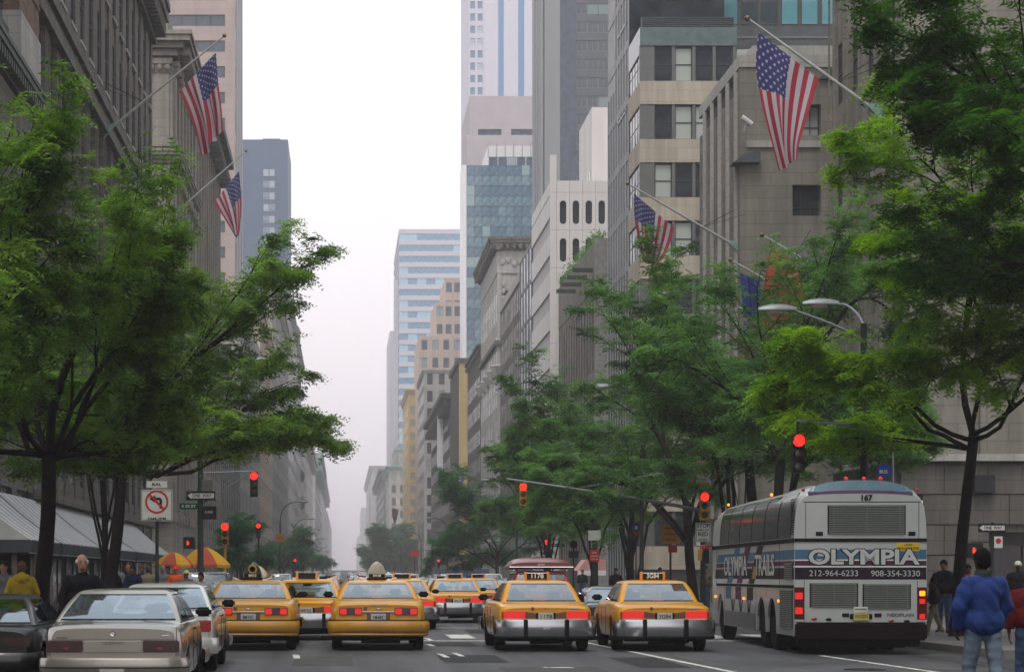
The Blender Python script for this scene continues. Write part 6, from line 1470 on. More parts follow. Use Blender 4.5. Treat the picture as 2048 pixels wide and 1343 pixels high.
# right: big pole by the coach
Y = 53.7; x = WX(1728, Y); p = pole('tall lamp post above the coach with twin lamp heads and a hanging red signal', 'lamp post', x, Y, 7.7, .11, name='lamp_post')
lamp_arm(p, WX(1592, Y) - x, 7.2, hz(622, Y)); lamp_arm(p, WX(1638, 58) - x, 7.6, hz(590, Y), 2.0)
Ys = 46.5; sxx = WX(1596, Ys) - x; dY = Ys - Y
mb = MB(); mb.tube([(0, 0, hz(848, Y)), (sxx, dY, hz(843, Ys))], .035, 8); mb.tube([(0, 0, hz(770, Y)), (sxx * .8, dY * .8, hz(843, Ys) + .12)], .012, 5); mb.build('signal_arm', ALU, p)['kind'] = 'stuff'
signal(p, sxx, dY - .1, hz(868, Ys), .84); rb(p, 'hanger', SIGB, sxx - .03, sxx + .03, dY - .02, dY + .03, hz(869, Ys), hz(843, Ys), 0)
rb(p, 'control_box', SIGB, -.24, .22, -.2, .2, hz(790, Y), hz(757, Y), .02); sign(p, WX(1780, Y) - x, -.12, hz(901, Y), hz(886, Y), .42, SGK)
Y = 56; x = WX(1786, Y); p = pole('bus stop post with a round dark blue sign above the coach roof', 'bus stop sign', x, Y, hz(895, Y), .03, name='bus_stop_sign', m=ALU)
mb = MB(); mb.lathe([(0, -.012), (.19, -.012), (.19, 0), (0, 0)], 24, Matrix.Translation((WX(1768, Y) - x, -.04, hz(940, Y))), 'y'); q = mb.build('round_sign', SGBL, p, smooth=30); text('BUS', .13, SGW, q, (WX(1766, Y) - x, -.055, hz(943, Y)), width=.2)
# right: long mast arm
Y = 77; x = WX(1406, Y); p = pole('signal pole with a long mast arm, red zone sign and stop on red sign', 'traffic light', x, Y, hz(905, Y), .10, name='signal_pole')
tx = WX(1013, Y) - x; pts = [(tx * t, 0, hz(1022, Y) + (hz(957, Y) - hz(1022, Y)) * t ** .85) for t in np.linspace(0, 1, 12)]
mb = MB(); mb.tube(pts, [.07 - .035 * t for t in np.linspace(0, 1, 12)], 8); mb.build('mast_arm', ALU, p, smooth=60)
mb = MB(); mb.tube([(0, 0, hz(930, Y)), (tx * .62, 0, hz(975, Y))], .012, 4); mb.build('stay_wire', ALU, p)
sx_ = WX(1046, Y) - x; signal(p, sx_, -.1, hz(966, Y), .80, SIGY); rb(p, 'hanger', SIGB, sx_ - .02, sx_ + .02, -.02, .02, hz(968, Y), hz(960, Y), 0)
signal(p, 0, -.35, hz(984, Y), 1.0, SIGY); rb(p, 'signal_bracket', SIGB, -.03, .03, -.3, 0, hz(1000, Y), hz(997, Y), 0)
sign(p, 0, -.13, hz(945, Y), hz(921, Y), .52, SGR, [('TOW', .75, .15, .30, SGW), ('ZONE', .28, .19, .42, SGW)], edge=SGW)
sign(p, 0, -.13, hz(982, Y), hz(946, Y), .52, SGW, [('TOW &', .86, .10, .26, SRT), ('FINE', .64, .10, .22, SRT), ('$205', .38, .2, .42, SRT), ('MINIMUM', .12, .09, .40, SRT)])
sign(p, -.02, -.13, hz(1083, Y), hz(1045, Y), .54, SGW, [('STOP', .84, .19, .44, SGK), ('HERE ON', .62, .09, .38, SGK), ('RED', .40, .19, .36, SGK), ('SIGNAL', .12, .09, .34, SGK)], edge=SGK)
sign(p, .07, -.13, hz(1105, Y), hz(1088, Y), .36, SGR, [('NO', .68, .09, .14, SGW), ('STANDING', .28, .07, .28, SGW)], edge=SGW)
rb(p, 'call_box', SIGY, -.19, -.08, -.25, -.12, hz(1120, Y), hz(1098, Y), .01)
# right: one-way post
Y = 69.4; x = WX(1985, Y); p = pole('post with one way sign and lit don\'t-walk hand beside the dark doorway', 'street sign', x, Y, hz(1044, Y), .07, name='sign_post')
one_way(p, WX(1982, Y) - x, -.1, hz(1055, Y), .88); sign(p, .16, -.09, hz(1095, Y), hz(1072, Y), .27, SGW); mb = MB(); mb.lathe([(0, -.004), (.09, -.004), (.09, 0)], 18, Matrix.Translation((.16, -.104, hz(1081, Y))), 'y'); mb.build('red_disc', SRT, p)
def walk(p, x, z, w):
    b = rb(p, 'walk_signal', SIGB, x - w / 2, x + w / 2, -.25, -.05, z - w / 2, z + w / 2, .01); m = mat('hand_lit', (1, .06, .01), .3, var=0, emit=.9)
    h = MB(); s = w * .3; cx = x - w * .12
    h.box(cx - s * .28, cx + s * .28, -.262, -.252, z - s * .6, z + s * .1)
    for k in range(4): h.box(cx - s * .28 + k * s * .15, cx - s * .28 + k * s * .15 + s * .1, -.262, -.252, z + s * .13, z + s * (.55 + .15 * (k in (1, 2))))
    h.prism([(cx + s * .31, z - s * .35), (cx + s * .6, z + s * .1), (cx + s * .5, z + s * .18), (cx + s * .31, z - s * .1)], 'y', -.262, -.252)
    h.build('hand_symbol', m, b)['kind'] = 'stuff'
walk(p, WX(1947, Y) - x, hz(1100, Y), .48); mb = MB(); mb.tube([(0, 0, hz(1083, Y)), (WX(1940, Y) - x, -.1, hz(1083, Y))], .02, 6); mb.tube([(0, 0, hz(1118, Y)), (WX(1940, Y) - x, -.1, hz(1117, Y))], .02, 6); mb.build('signal_bracket', SIGB, p)['kind'] = 'stuff'
# right: smaller posts between the trees
Y = 93; x = WX(1272, Y); p = pole('bus stop post topped by a round blue sign with a red chevron behind taxi 3G84', 'bus stop sign', x, Y, hz(1062, Y), .03, name='bus_stop_sign')
mb = MB(); mb.lathe([(0, -.012), (.18, -.012), (.18, 0), (0, 0)], 24, Matrix.Translation((0, -.04, hz(1053, Y))), 'y'); q = mb.build('round_sign', SGBL, p); rb(q, 'bus_symbol', SGW, -.06, .06, -.06, -.053, hz(1058, Y), hz(1051, Y), .01)
mb = MB(); mb.prism([(-.15, hz(1060, Y)), (0, hz(1067, Y)), (.15, hz(1060, Y)), (.15, hz(1064, Y)), (0, hz(1071, Y)), (-.15, hz(1064, Y))], 'y', -.06, -.05); mb.build('chevron', SGR, p)
Y = 119; x = WX(1147, Y); p = pole('post with round dark sign over a square dark panel behind taxi 1178', 'street sign', x, Y, hz(1092, Y), .04, name='sign_post')
mb = MB(); mb.lathe([(0, -.012), (.22, -.012), (.22, 0), (0, 0)], 24, Matrix.Translation((0, -.04, hz(1088, Y))), 'y'); mb.build('round_sign', SGK, p); sign(p, 0, -.05, hz(1115, Y), hz(1101, Y), .55, mat('brown_panel', (.08, .05, .045), .5))
Y = 108; x = WX(1190, Y); p = pole('thick dark pole with red parking sign in front of the pink awning', 'street sign', x, Y, hz(1045, Y), .17, name='sign_post')
sign(p, -.05, -.2, hz(1122, Y), hz(1099, Y), .48, SGR, [('NO', .75, .12, .2, SGW), ('STOPPING', .45, .10, .4, SGW), ('ANYTIME', .2, .08, .36, SGW)]); sign(p, -.05, -.2, hz(1058, Y), hz(1047, Y), .6, SGK); sign(p, -.05, -.2, hz(1080, Y), hz(1060, Y), .62, mat('pale_board', (.5, .52, .48), .5))
Y = 86; x = WX(1341, Y); p = pole('post carrying an orange roadwork board and a small red sign under the trees', 'street sign', x, Y, hz(1060, Y), .05, name='sign_post')
sign(p, 0, -.06, hz(1086, Y), hz(1049, Y), .74, SGO, [('TEMPORARY', .8, .12, .5, SGK), ('NO PARKING', .5, .12, .55, SGK), ('DETOUR', .2, .12, .4, SGK)]); sign(p, .08, -.06, hz(1104, Y), hz(1089, Y), .36, SGR)
Y = 136; x = WX(1092, Y); p = pole('short signal post with a lit red lens beside a green street name blade', 'traffic light', x, Y, hz(1070, Y), .07, name='signal_pole')
signal(p, 0, -.2, hz(1079, Y), .95); sign(p, .75, -.1, hz(1093, Y), hz(1086, Y), .85, SGG, [('W 49 ST', .5, .13, .6, SGW)])
Y = 265; p = pole('distant signal post with red lens in front of the blue hoarding', 'traffic light', WX(877, Y), Y, 3.4, .07, name='signal_pole'); signal(p, 0, -.2, 3.4, 1.0)
hb = thing('hoarding', 'blue site hoarding along the right pavement beyond the trees', 'hoarding', (12.9, 262, .14)); 
for i in range(8): rb(hb, 'board', mat('hoarding_blue', (.05, .09, .18), .7, var=.2), -1.6 + i * .82, -.8 + i * .82, 0, .05, 0, 2.2, 0)
# left: no-turn sign
Y = 64.5; x = WX(314, Y); p = pole('post with a no left turn sign above the crowd on the left', 'street sign', x, Y, hz(985, Y), .06, name='sign_post')
zc = hz(1003, Y); b = sign(p, 0, -.08, hz(1041, Y), hz(979, Y), .95, SGW, [('7AM-7PM', .07, .09, .55, SGK)], edge=SGK)
mb = MB(); mb.lathe([(.29, -.004), (.35, -.004), (.35, 0), (.29, 0)], 32, Matrix.Translation((0, -.094, zc)), 'y', False); 
mb.box(-.03, .03, -.104, -.099, -.30, .30, Matrix.Translation((0, 0, zc)) @ Matrix.Rotation(R(-45), 4, 'Y')); mb.build('prohibition_ring', SGR, b)['kind'] = 'stuff'
mb = MB(); mb.prism([(-.22, zc + .09), (-.05, zc + .20), (-.05, zc + .13), (.10, zc + .13), (.16, zc + .07), (.16, zc - .20), (.08, zc - .20), (.08, zc + .05), (-.05, zc + .05), (-.05, zc - .02)], 'y', -.0985, -.0935); mb.build('turn_arrow', SGK, b)
sign(p, 0, -.08, hz(975, Y), hz(962, Y), .62, SGW, [('RAL', .5, .13, .28, SGK)])
# left: lamp post with signal arm
Y = 86; x = WX(401, Y); p = pole('dark lamp post on the left with one way sign and an arm with red light', 'lamp post', x, Y, 8.4, .13, name='lamp_post')
lamp_arm(p, WX(498, Y) - x, 7.6, hz(722, Y)); sx_ = WX(508, Y) - x; signal(p, sx_, -.1, hz(943, Y), 1.0)
mb = MB(); mb.tube([(0, 0, hz(1008, Y)), (sx_, 0, hz(941, Y))], .025, 6); mb.tube([(0, 0, hz(945, Y)), (sx_, 0, hz(941, Y))], .02, 6); mb.tube([(sx_, 0, hz(941, Y)), (WX(545, Y) - x, 0, hz(985, Y))], .015, 5); mb.build('signal_arm', ALU, p)['kind'] = 'stuff'
one_way(p, WX(402, Y) - x, -.16, hz(991, Y), 1.15); sign(p, WX(378, Y) - x, -.15, hz(1018, Y), hz(1006, Y), .72, SGG, [('E 50 ST', .5, .15, .55, SGW)]); rb(p, 'sign_rail', ALU, WX(358, Y) - x, -.1, -.15, -.13, hz(1005, Y), hz(1004, Y), 0)
sign(p, WX(418, Y) - x, -.16, hz(1038, Y), hz(1012, Y), .62, SGK, [('5 AVE', .55, .12, .3, SGW)]); walk(p, WX(379, Y) - x, hz(1085, Y), .46); sign(p, WX(415, Y) - x, -.2, hz(982, Y), hz(960, Y), .42, mat('notice_grey', (.12, .12, .11), .6, var=.4, scale=12))
Y = 104; x = WX(450, Y); p = pole('yellow signal post with red light by the food cart umbrellas', 'traffic light', x, Y, hz(1046, Y), .07, name='signal_pole', m=SIGY); signal(p, 0, -.2, hz(1045, Y), 1.1, SIGY)
Y = 126; x = WX(517, Y); p = pole('smaller black signal post with red light left of centre', 'traffic light', x, Y, hz(1044, Y), .06, name='signal_pole'); signal(p, 0, -.2, hz(1046, Y), .85)
Y = 235; x = WX(590, Y); p = pole('tiny distant signal with red light over the taxi with dark dome', 'traffic light', x, Y, hz(1115, Y), .06, name='signal_pole'); signal(p, 0, -.2, hz(1117, Y), .9)
# bowed lamp posts receding on both sides
def bowed(label, x, Y, s_, h=8.4, board=None):
    p = pole(label, 'lamp post', x, Y, h - 2.0, .09, 'bowed lamp posts down the avenue', name='bowed_lamp_post')
    pts = [(s_ * 2.0 * (1 - math.cos(a)) * .5 + s_ * (.8 * (a / (math.pi / 2)) ** 3), 0, h - 2.0 + 2.0 * math.sin(a)) for a in np.linspace(0, math.pi / 2, 9)]
    mb = MB(); mb.tube(pts, .05, 6); mb.build('lamp_arm', POLE, p, smooth=60); x1 = pts[-1][0]
    hd = MB(); hd.ball((x1 + s_ * .4, 0, h), .2, 10, 6, (2.4, .9, .55)); hd.build('lamp_head', ALU, p, smooth=60)
    if board: sign(p, 0, -.1, board[0], board[1], .85, SGO, [(board[2], .5, .2, .6, SGK)])
    return p
bowed('nearest bowed lamp post on the left with a dull yellow board', -6.0, 207, 1, 8.5, (4.6, 5.4, 'WORK'))
bowed('second bowed lamp post on the left with a small yellow board', -6.0, 262, 1, 8.3, (3.8, 4.6, 'AHEAD')); bowed('third bowed lamp post on the left', -6.0, 330, 1); bowed('fourth bowed lamp post on the left, faint', -6.0, 430, 1)
bowed('bowed lamp post in front of the right tree row', 12.8, 158, -1); bowed('bowed lamp post against the sooty corniced building', 12.8, 262, -1); bowed('bowed lamp post beyond it on the right', 12.8, 350, -1); bowed('faint bowed lamp post on the far right kerb', 12.8, 470, -1)
p = pole('lamp post showing its pale head between the crowns left of the orange board', 'lamp post', 12.8, 92, 7.0, .1, name='lamp_post'); lamp_arm(p, -1.2, 6.6, hz(775, 92))
# banners strung by the right tree row
for (px0, px1, py0, py1, Y, lb, m_) in ((1118, 1130, 1050, 1062, 150, 'small red banner glimpsed under the locust trees', SGR), (820, 838, 1100, 1112, 300, 'red and white shop sign low on the far right pavement', SGR)):
    bn = MB(); bn.box(WX(px0, Y), WX(px1, Y), Y, Y + .04, WZ(py1, Y), WZ(py0, Y)); bo = bn.build('banner', m_); tag(bo, lb, 'banner')
    bp = MB(); bp.tube([((WX(px0, Y) + WX(px1, Y)) / 2, Y + .08, gz(Y)), ((WX(px0, Y) + WX(px1, Y)) / 2, Y + .08, WZ(py0, Y))], .04, 6); bp.build('post', POLE, bo)

# ---------------------------------------------------------------- flags
def flagmat(name, kind, cols=None):
    m, t, b = newmat(name); L = t.links.new; uv = N(t, 'ShaderNodeUVMap'); sp = N(t, 'ShaderNodeSeparateXYZ'); L(uv.outputs[0], sp.inputs[0]); U, V = sp.outputs[0], sp.outputs[1]
    def M(op, a, b_=None, c=None):
        n = N(t, 'ShaderNodeMath', operation=op)
        for i, q in enumerate((a, b_, c)):
            if q is None: continue
            if isinstance(q, (int, float)): n.inputs[i].default_value = q
            else: L(q, n.inputs[i])
        return n.outputs[0]
    def mix(f, A, B):
        n = N(t, 'ShaderNodeMix', data_type='RGBA'); L(f, n.inputs[0])
        for i, q in ((6, A), (7, B)):
            if isinstance(q, tuple): n.inputs[i].default_value = (*q, 1)
            else: L(q, n.inputs[i])
        return n.outputs[2]
    RD, WH, BL = (.33, .012, .03), (.44, .41, .45), (.018, .022, .13)
    if kind == 'us':
        st = M('GREATER_THAN', M('MODULO', M('MULTIPLY', V, 13.0), 2.0), 1.0); base = mix(st, RD, WH)
        cant = M('MULTIPLY', M('LESS_THAN', U, .40), M('LESS_THAN', V, 7 / 13))
        a, c = M('MULTIPLY', U, 5.5 / .40), M('MULTIPLY', V, 4.5 / (7 / 13))
        def dots(du, dv):
            x_ = M('SUBTRACT', M('FRACT', M('ADD', a, du)), .5); y_ = M('SUBTRACT', M('FRACT', M('ADD', c, dv)), .5); ang = M('ARCTAN2', y_, x_); rr = M('SQRT', M('ADD', M('MULTIPLY', x_, x_), M('MULTIPLY', y_, y_)))
            return M('LESS_THAN', rr, M('MULTIPLY_ADD', M('COSINE', M('MULTIPLY', ang, 5.0)), .05, .13))
        stars = M('MAXIMUM', dots(0, 0), dots(.5, .5)); base = mix(cant, base, mix(stars, BL, WH))
    elif kind == 'stripe': base = mix(M('GREATER_THAN', M('MODULO', M('MULTIPLY', V, 5.0), 2.0), 1.0), cols[0], cols[1])
    else: base = mix(M('LESS_THAN', U, .0), cols[0], cols[0])
    L(base, b.inputs['Base Color']); b.inputs['Roughness'].default_value = .7
    tr = N(t, 'ShaderNodeBsdfTranslucent'); L(base, tr.inputs[0]); mx = N(t, 'ShaderNodeMixShader'); mx.inputs[0].default_value = .3; L(b.outputs[0], mx.inputs[1]); L(tr.outputs[0], mx.inputs[2]); L(mx.outputs[0], t.nodes['Material Output'].inputs['Surface'])
    return m
FUS = flagmat('stars_and_stripes', 'us')
def cr_(pts, t):
    n = len(pts) - 1; x = min(t * n, n - 1e-6); i = int(x); f = x - i
    p = [Vector(pts[max(min(k, n), 0)]) for k in (i - 1, i, i + 1, i + 2)]
    return .5 * ((2 * p[1]) + (p[2] - p[0]) * f + (2 * p[0] - 5 * p[1] + 4 * p[2] - p[3]) * f * f + (3 * p[1] - p[0] - 3 * p[2] + p[3]) * f ** 3)
def flag(label, fm, Y, tip, base, ca, cb, folds=3, amp=.22, group='flags on angled poles', r_=.06, seed=0, cloth='cloth flag'):
    """ca = curve down from the hoist point nearest the pole tip, cb = down from the lower one (photo pixels at distance Y)"""
    tp = Vector((WX(tip[0], Y), Y, WZ(tip[1], Y))); bp = Vector((WX(base[0], Y), Y, WZ(base[1], Y)))
    if r_: 
        pt = thing('flagpole', 'angled pole of the ' + label, 'flagpole', tuple(bp), 0, 'angled flagpoles')
        mb = MB(); mb.tube([(0, 0, 0), (tp - bp) * .3, (tp - bp)], [r_ * 1.25, r_ * 1.1, r_ * .6], 10); mb.build('pole', mat('pole_pale', (.36, .38, .36), .5, var=.2), pt, smooth=60)
        mb = MB(); mb.ball(tuple((tp - bp) * 1.008), r_ * 1.7, 12, 8); mb.build('finial', mat('finial_brass', (.16, .12, .06), .4, .6), pt, smooth=60)
        d = (tp - bp).normalized(); q = (tp - bp) * .06
        mb = MB(); mb.prism([(0, -.25), (0, .35), (q.x * 1.6, q.z * 1.6 + .12), (q.x * 1.7, q.z * 1.7 - .06)], 'y', -.09, .09); mb.build('bracket', VERD, pt)
        mb = MB(); mb.tube([(tp - bp) * .34, Vector(((tp - bp).x * -.02, .6, (tp - bp).z * .34 + 1.1))], .018, 4); mb.tube([(tp - bp) * .34, Vector(((tp - bp).x * -.02, -.8, (tp - bp).z * .34 + .5))], .012, 4); mb.build('stay_wire', POLE, pt)['kind'] = 'stuff'
    nu, nv = 36, 30; V = []; UV = []
    for i in range(nu + 1):
        u = i / nu; A = cr_([(a, b, 0) for a, b in ca], u); B = cr_([(a, b, 0) for a, b in cb], u)
        for j in range(nv + 1):
            v = j / nv; q = A.lerp(B, v)
            ph = v * folds * 2 * math.pi + seed + u * 1.2; w = amp * (u ** .8)
            dep = w * math.sin(ph); lat = w * .35 * math.cos(ph * 1.3 + 1) * F / Y * math.sin(math.pi * v)
            px, py = q.x + lat, q.y + .12 * w * F / Y * math.sin(v * 9 + u * 5 + seed)
            V.append((WX(px, Y), Y + dep - .02, WZ(py, Y))); UV.append((u, v))
    F_ = [(i * (nv + 1) + j, i * (nv + 1) + j + 1, (i + 1) * (nv + 1) + j + 1, (i + 1) * (nv + 1) + j) for i in range(nu) for j in range(nv)]
    me = bpy.data.meshes.new('flag'); me.from_pydata(V, [], F_); me.materials.append(fm); ul = me.uv_layers.new(name='uv')
    for lp in me.loops: ul.data[lp.index].uv = UV[lp.vertex_index]
    me.polygons.foreach_set('use_smooth', [True] * len(me.polygons)); o = link('flag', me); return tag(o, label, 'flag', group)
flag('big stars and stripes flag on the right above the trees', FUS, 76.5, (1497, 38), (1763, 230), [(1517, 65), (1512, 130), (1524, 205), (1545, 285), (1560, 342)], [(1637, 158), (1628, 190), (1612, 240), (1596, 290), (1592, 318)], 1.6, .22, seed=.4)
flag('smaller stars and stripes flag half hidden by the centre right crown', FUS, 105, (1257, 368), (1481, 498), [(1268, 387), (1269, 430), (1277, 480), (1290, 525)], [(1348, 455), (1340, 485), (1328, 512), (1312, 530)], 2.2, .25, seed=1.9)
flag('tall stars and stripes flag upper left against the pink tower', FUS, 103, (447, 73), (205, 270), [(432, 105), (436, 160), (443, 215), (446, 262)], [(358, 184), (378, 225), (392, 265), (403, 316)], 2.2, .35, seed=2.6)
flag('second left stars and stripes flag against the blue grey tower', FUS, 148, (491, 303), (352, 425), [(478, 342), (482, 385), (482, 425), (478, 468)], [(428, 404), (444, 430), (458, 452), (471, 474)], 2.4, .3, seed=.9)
flag('stars and stripes flag glimpsed deep inside the second left tree', FUS, 112, (352, 640), (243, 725), [(347, 662), (350, 700), (350, 735), (345, 770)], [(305, 695), (315, 720), (325, 750), (332, 790)], 2.4, .3, seed=1.1)
flag('scrap of a striped flag showing near the left edge through leaves', FUS, 82, (150, 455), (70, 520), [(140, 470), (138, 500), (135, 530), (128, 560)], [(100, 490), (105, 510), (112, 530), (118, 560)], 2, .2, seed=3)
ORG = flagmat('orange_red_cloth', 'plain', [(.38, .07, .035)]); BLF = flagmat('royal_blue_cloth', 'plain', [(.02, .04, .20)]); GRK = flagmat('pale_blue_striped_cloth', 'stripe', [(.10, .22, .45), (.6, .62, .66)]); MAR = flagmat('maroon_cloth', 'plain', [(.10, .02, .05)])
flag('long orange red flag hanging behind the right hand trees', ORG, 88, (1525, 470), (1625, 530), [(1540, 492), (1530, 560), (1525, 630), (1530, 700)], [(1590, 522), (1605, 580), (1620, 630), (1630, 690)], 2.4, .4, seed=.3)
flag('royal blue flag hanging behind the right hand trees', BLF, 92, (1462, 520), (1585, 590), [(1480, 545), (1482, 575), (1486, 605), (1490, 635)], [(1520, 562), (1522, 585), (1524, 610), (1522, 635)], 2, .25, seed=.8)
flag('narrow red and white striped flag low behind the right trees', FUS, 95, (1470, 610), (1560, 660), [(1488, 640), (1484, 680), (1482, 720), (1482, 765)], [(1520, 650), (1518, 690), (1510, 730), (1500, 770)], 2, .25, seed=1.8)
flag('stars and stripes flag hanging above the long signal arm', FUS, 140, (1020, 900), (1100, 925), [(1030, 915), (1028, 932), (1030, 950), (1034, 965)], [(1070, 925), (1070, 940), (1068, 955), (1064, 968)], 2, .3, seed=.2)
flag('small orange flag next to the striped one above the signal arm', ORG, 145, (1060, 905), (1110, 925), [(1064, 915), (1066, 925), (1070, 938), (1074, 948)], [(1095, 920), (1095, 928), (1090, 938), (1086, 946)], 2, .3, seed=.2)
flag('pale blue and white flag left of the round locust tree', GRK, 330, (895, 935), (938, 955), [(900, 942), (899, 958), (899, 972), (900, 985)], [(930, 952), (926, 965), (920, 975), (914, 985)], 2, .5, seed=.2)
flag('tiny maroon flag on the mansard building', MAR, 600, (778, 1012), (812, 1018), [(783, 1015), (784, 1025), (786, 1036), (788, 1046)], [(798, 1018), (796, 1027), (794, 1037), (791, 1045)], 2, .6, seed=.2)
# ---------------------------------------------------------------- food carts with umbrellas
def umbrella(label, x, Y, z, r_, cols, rz=0, h=.55, cat='umbrella'):
    u = thing('cart_umbrella', label, cat, (x, Y, .14), rz); n = 8
    mb = MB(); mb.tube([(0, 0, .9), (0, 0, z + h)], .02, 8); mb.build('pole', ALU, u)
    for k in range(n):
        a0, a1 = 2 * math.pi * k / n, 2 * math.pi * (k + 1) / n; rows = []
        for t in np.linspace(0, 1, 7):
            rr = r_ * t; zz = z + h * (1 - t ** 1.7); rows.append([(rr * math.cos(a) * (1 - .05 * math.sin(math.pi * (a - a0) / (a1 - a0)) * t), rr * math.sin(a) * (1 - .05 * math.sin(math.pi * (a - a0) / (a1 - a0)) * t), zz - .03 * t * math.sin(math.pi * (a - a0) / (a1 - a0))) for a in np.linspace(a0, a1, 5)])
        rows.append([(x_ * 1.0, y_ * 1.0, z_ - .13) for x_, y_, z_ in rows[-1]])
        mb = MB(); mb.grid(rows); mb.build('panel', cols[k % len(cols)], u, smooth=35)
    return u
UY, UR = mat('umbrella_yellow', (.62, .33, .03), .7, var=.15), mat('umbrella_red', (.45, .09, .05), .7, var=.15)
umbrella('left one of two yellow and red food cart umbrellas', WX(348, 95), 95, WZ(1128, 95) - .14, .92, [UY, UR], .2, .55)
umbrella('right yellow and red food cart umbrella behind the dark lamp post', WX(408, 96), 96, WZ(1128, 96) - .14, 1.22, [UY, UR], .55, .78)
umbrella('small umbrella of white, yellow and blue panels behind the dark-domed taxi', WX(518, 112), 112, WZ(1148, 112) - .14, .5, [mat('umbrella_white', (.6, .6, .55), .7), UY, mat('umbrella_blue', (.06, .09, .25), .7)], .1, .45)
ct = thing('food_cart', 'silver food cart under the yellow and red umbrellas', 'food cart', (WX(385, 95.5), 95.5, .14))
rb(ct, 'cabinet', STEEL, -1.2, 1.2, -.4, .4, .35, 1.1, .03); rb(ct, 'counter', STEEL, -1.28, 1.28, -.5, .5, 1.1, 1.16, .02); rb(ct, 'sign_board', SGR, -.3, .3, -.52, -.5, .7, 1.0, .01)
for x_ in (-.8, .8): o = add_wheel(ct, x_, -.3, .26, .08)
for x_, c in ((-.7, (.4, .04, .03)), (0, (.5, .4, .1)), (.6, (.3, .05, .04))): o = MB(); o.lathe([(.09, 0), (.1, .3), (.03, .36), (0, .38)], 12, Matrix.Translation((x_, 0, 1.16))); o.build('canister', mat('canister%d' % int(c[0] * 10), c, .4), ct, smooth=50)

# ---------------------------------------------------------------- people
TS = bpy.data.scenes.new('tmp_modelling')
def solid(mb, voxel, smooth, m, name):
    """many overlapping shapes fused into one continuous smooth skin"""
    me = mb.mesh(name, m, fix=False); o = bpy.data.objects.new('tmp', me); TS.collection.objects.link(o)
    md = o.modifiers.new('r', 'REMESH'); md.mode = 'VOXEL'; md.voxel_size = voxel; md.use_smooth_shade = True
    s_ = o.modifiers.new('s', 'SMOOTH'); s_.factor = .5; s_.iterations = smooth
    vl = TS.view_layers[0]; vl.update(); dg = vl.depsgraph; dg.update()
    out = bpy.data.meshes.new_from_object(o.evaluated_get(dg)); bpy.data.objects.remove(o); out.name = name
    out.materials.clear(); out.materials.append(m); return out
def cap_(mb, a, b, ra, rb_, sy=1.0, n=14):
    """tapered capsule from a to b, flattened front to back by sy"""
    a, b = Vector(a), Vector(b); k = 4; d = (b - a); L_ = d.length or 1e-6; d = d / L_; pts = []; rs = []
    for i in range(k): t = math.sin(math.pi / 2 * (i / k)); pts.append(a - d * ra * (1 - t)); rs.append(max(ra * math.sin(math.acos(1 - t)), .002))
    pts.append(a); rs.append(ra); pts.append(b); rs.append(rb_)
    for i in range(1, k + 1): t = i / k; pts.append(b + d * rb_ * math.sin(t * math.pi / 2)); rs.append(max(rb_ * math.cos(t * math.pi / 2), .002))
    o = len(mb.v); mb.tube(pts, rs, n)
    if sy != 1.0:
        c = (a + b) / 2
        for i in range(o, len(mb.v)): x, y, z = mb.v[i]; yy = a.y + (b.y - a.y) * max(0, min(1, ((Vector((x, y, z)) - a).dot(d)) / L_)); mb.v[i] = (x, yy + (y - yy) * sy, z)
def cloth_mat(name, rgb, rough=.85, spec=.25):
    return mat(name, rgb, rough, var=.25, scale=7, bump=.5, bscale=14, spec=spec)
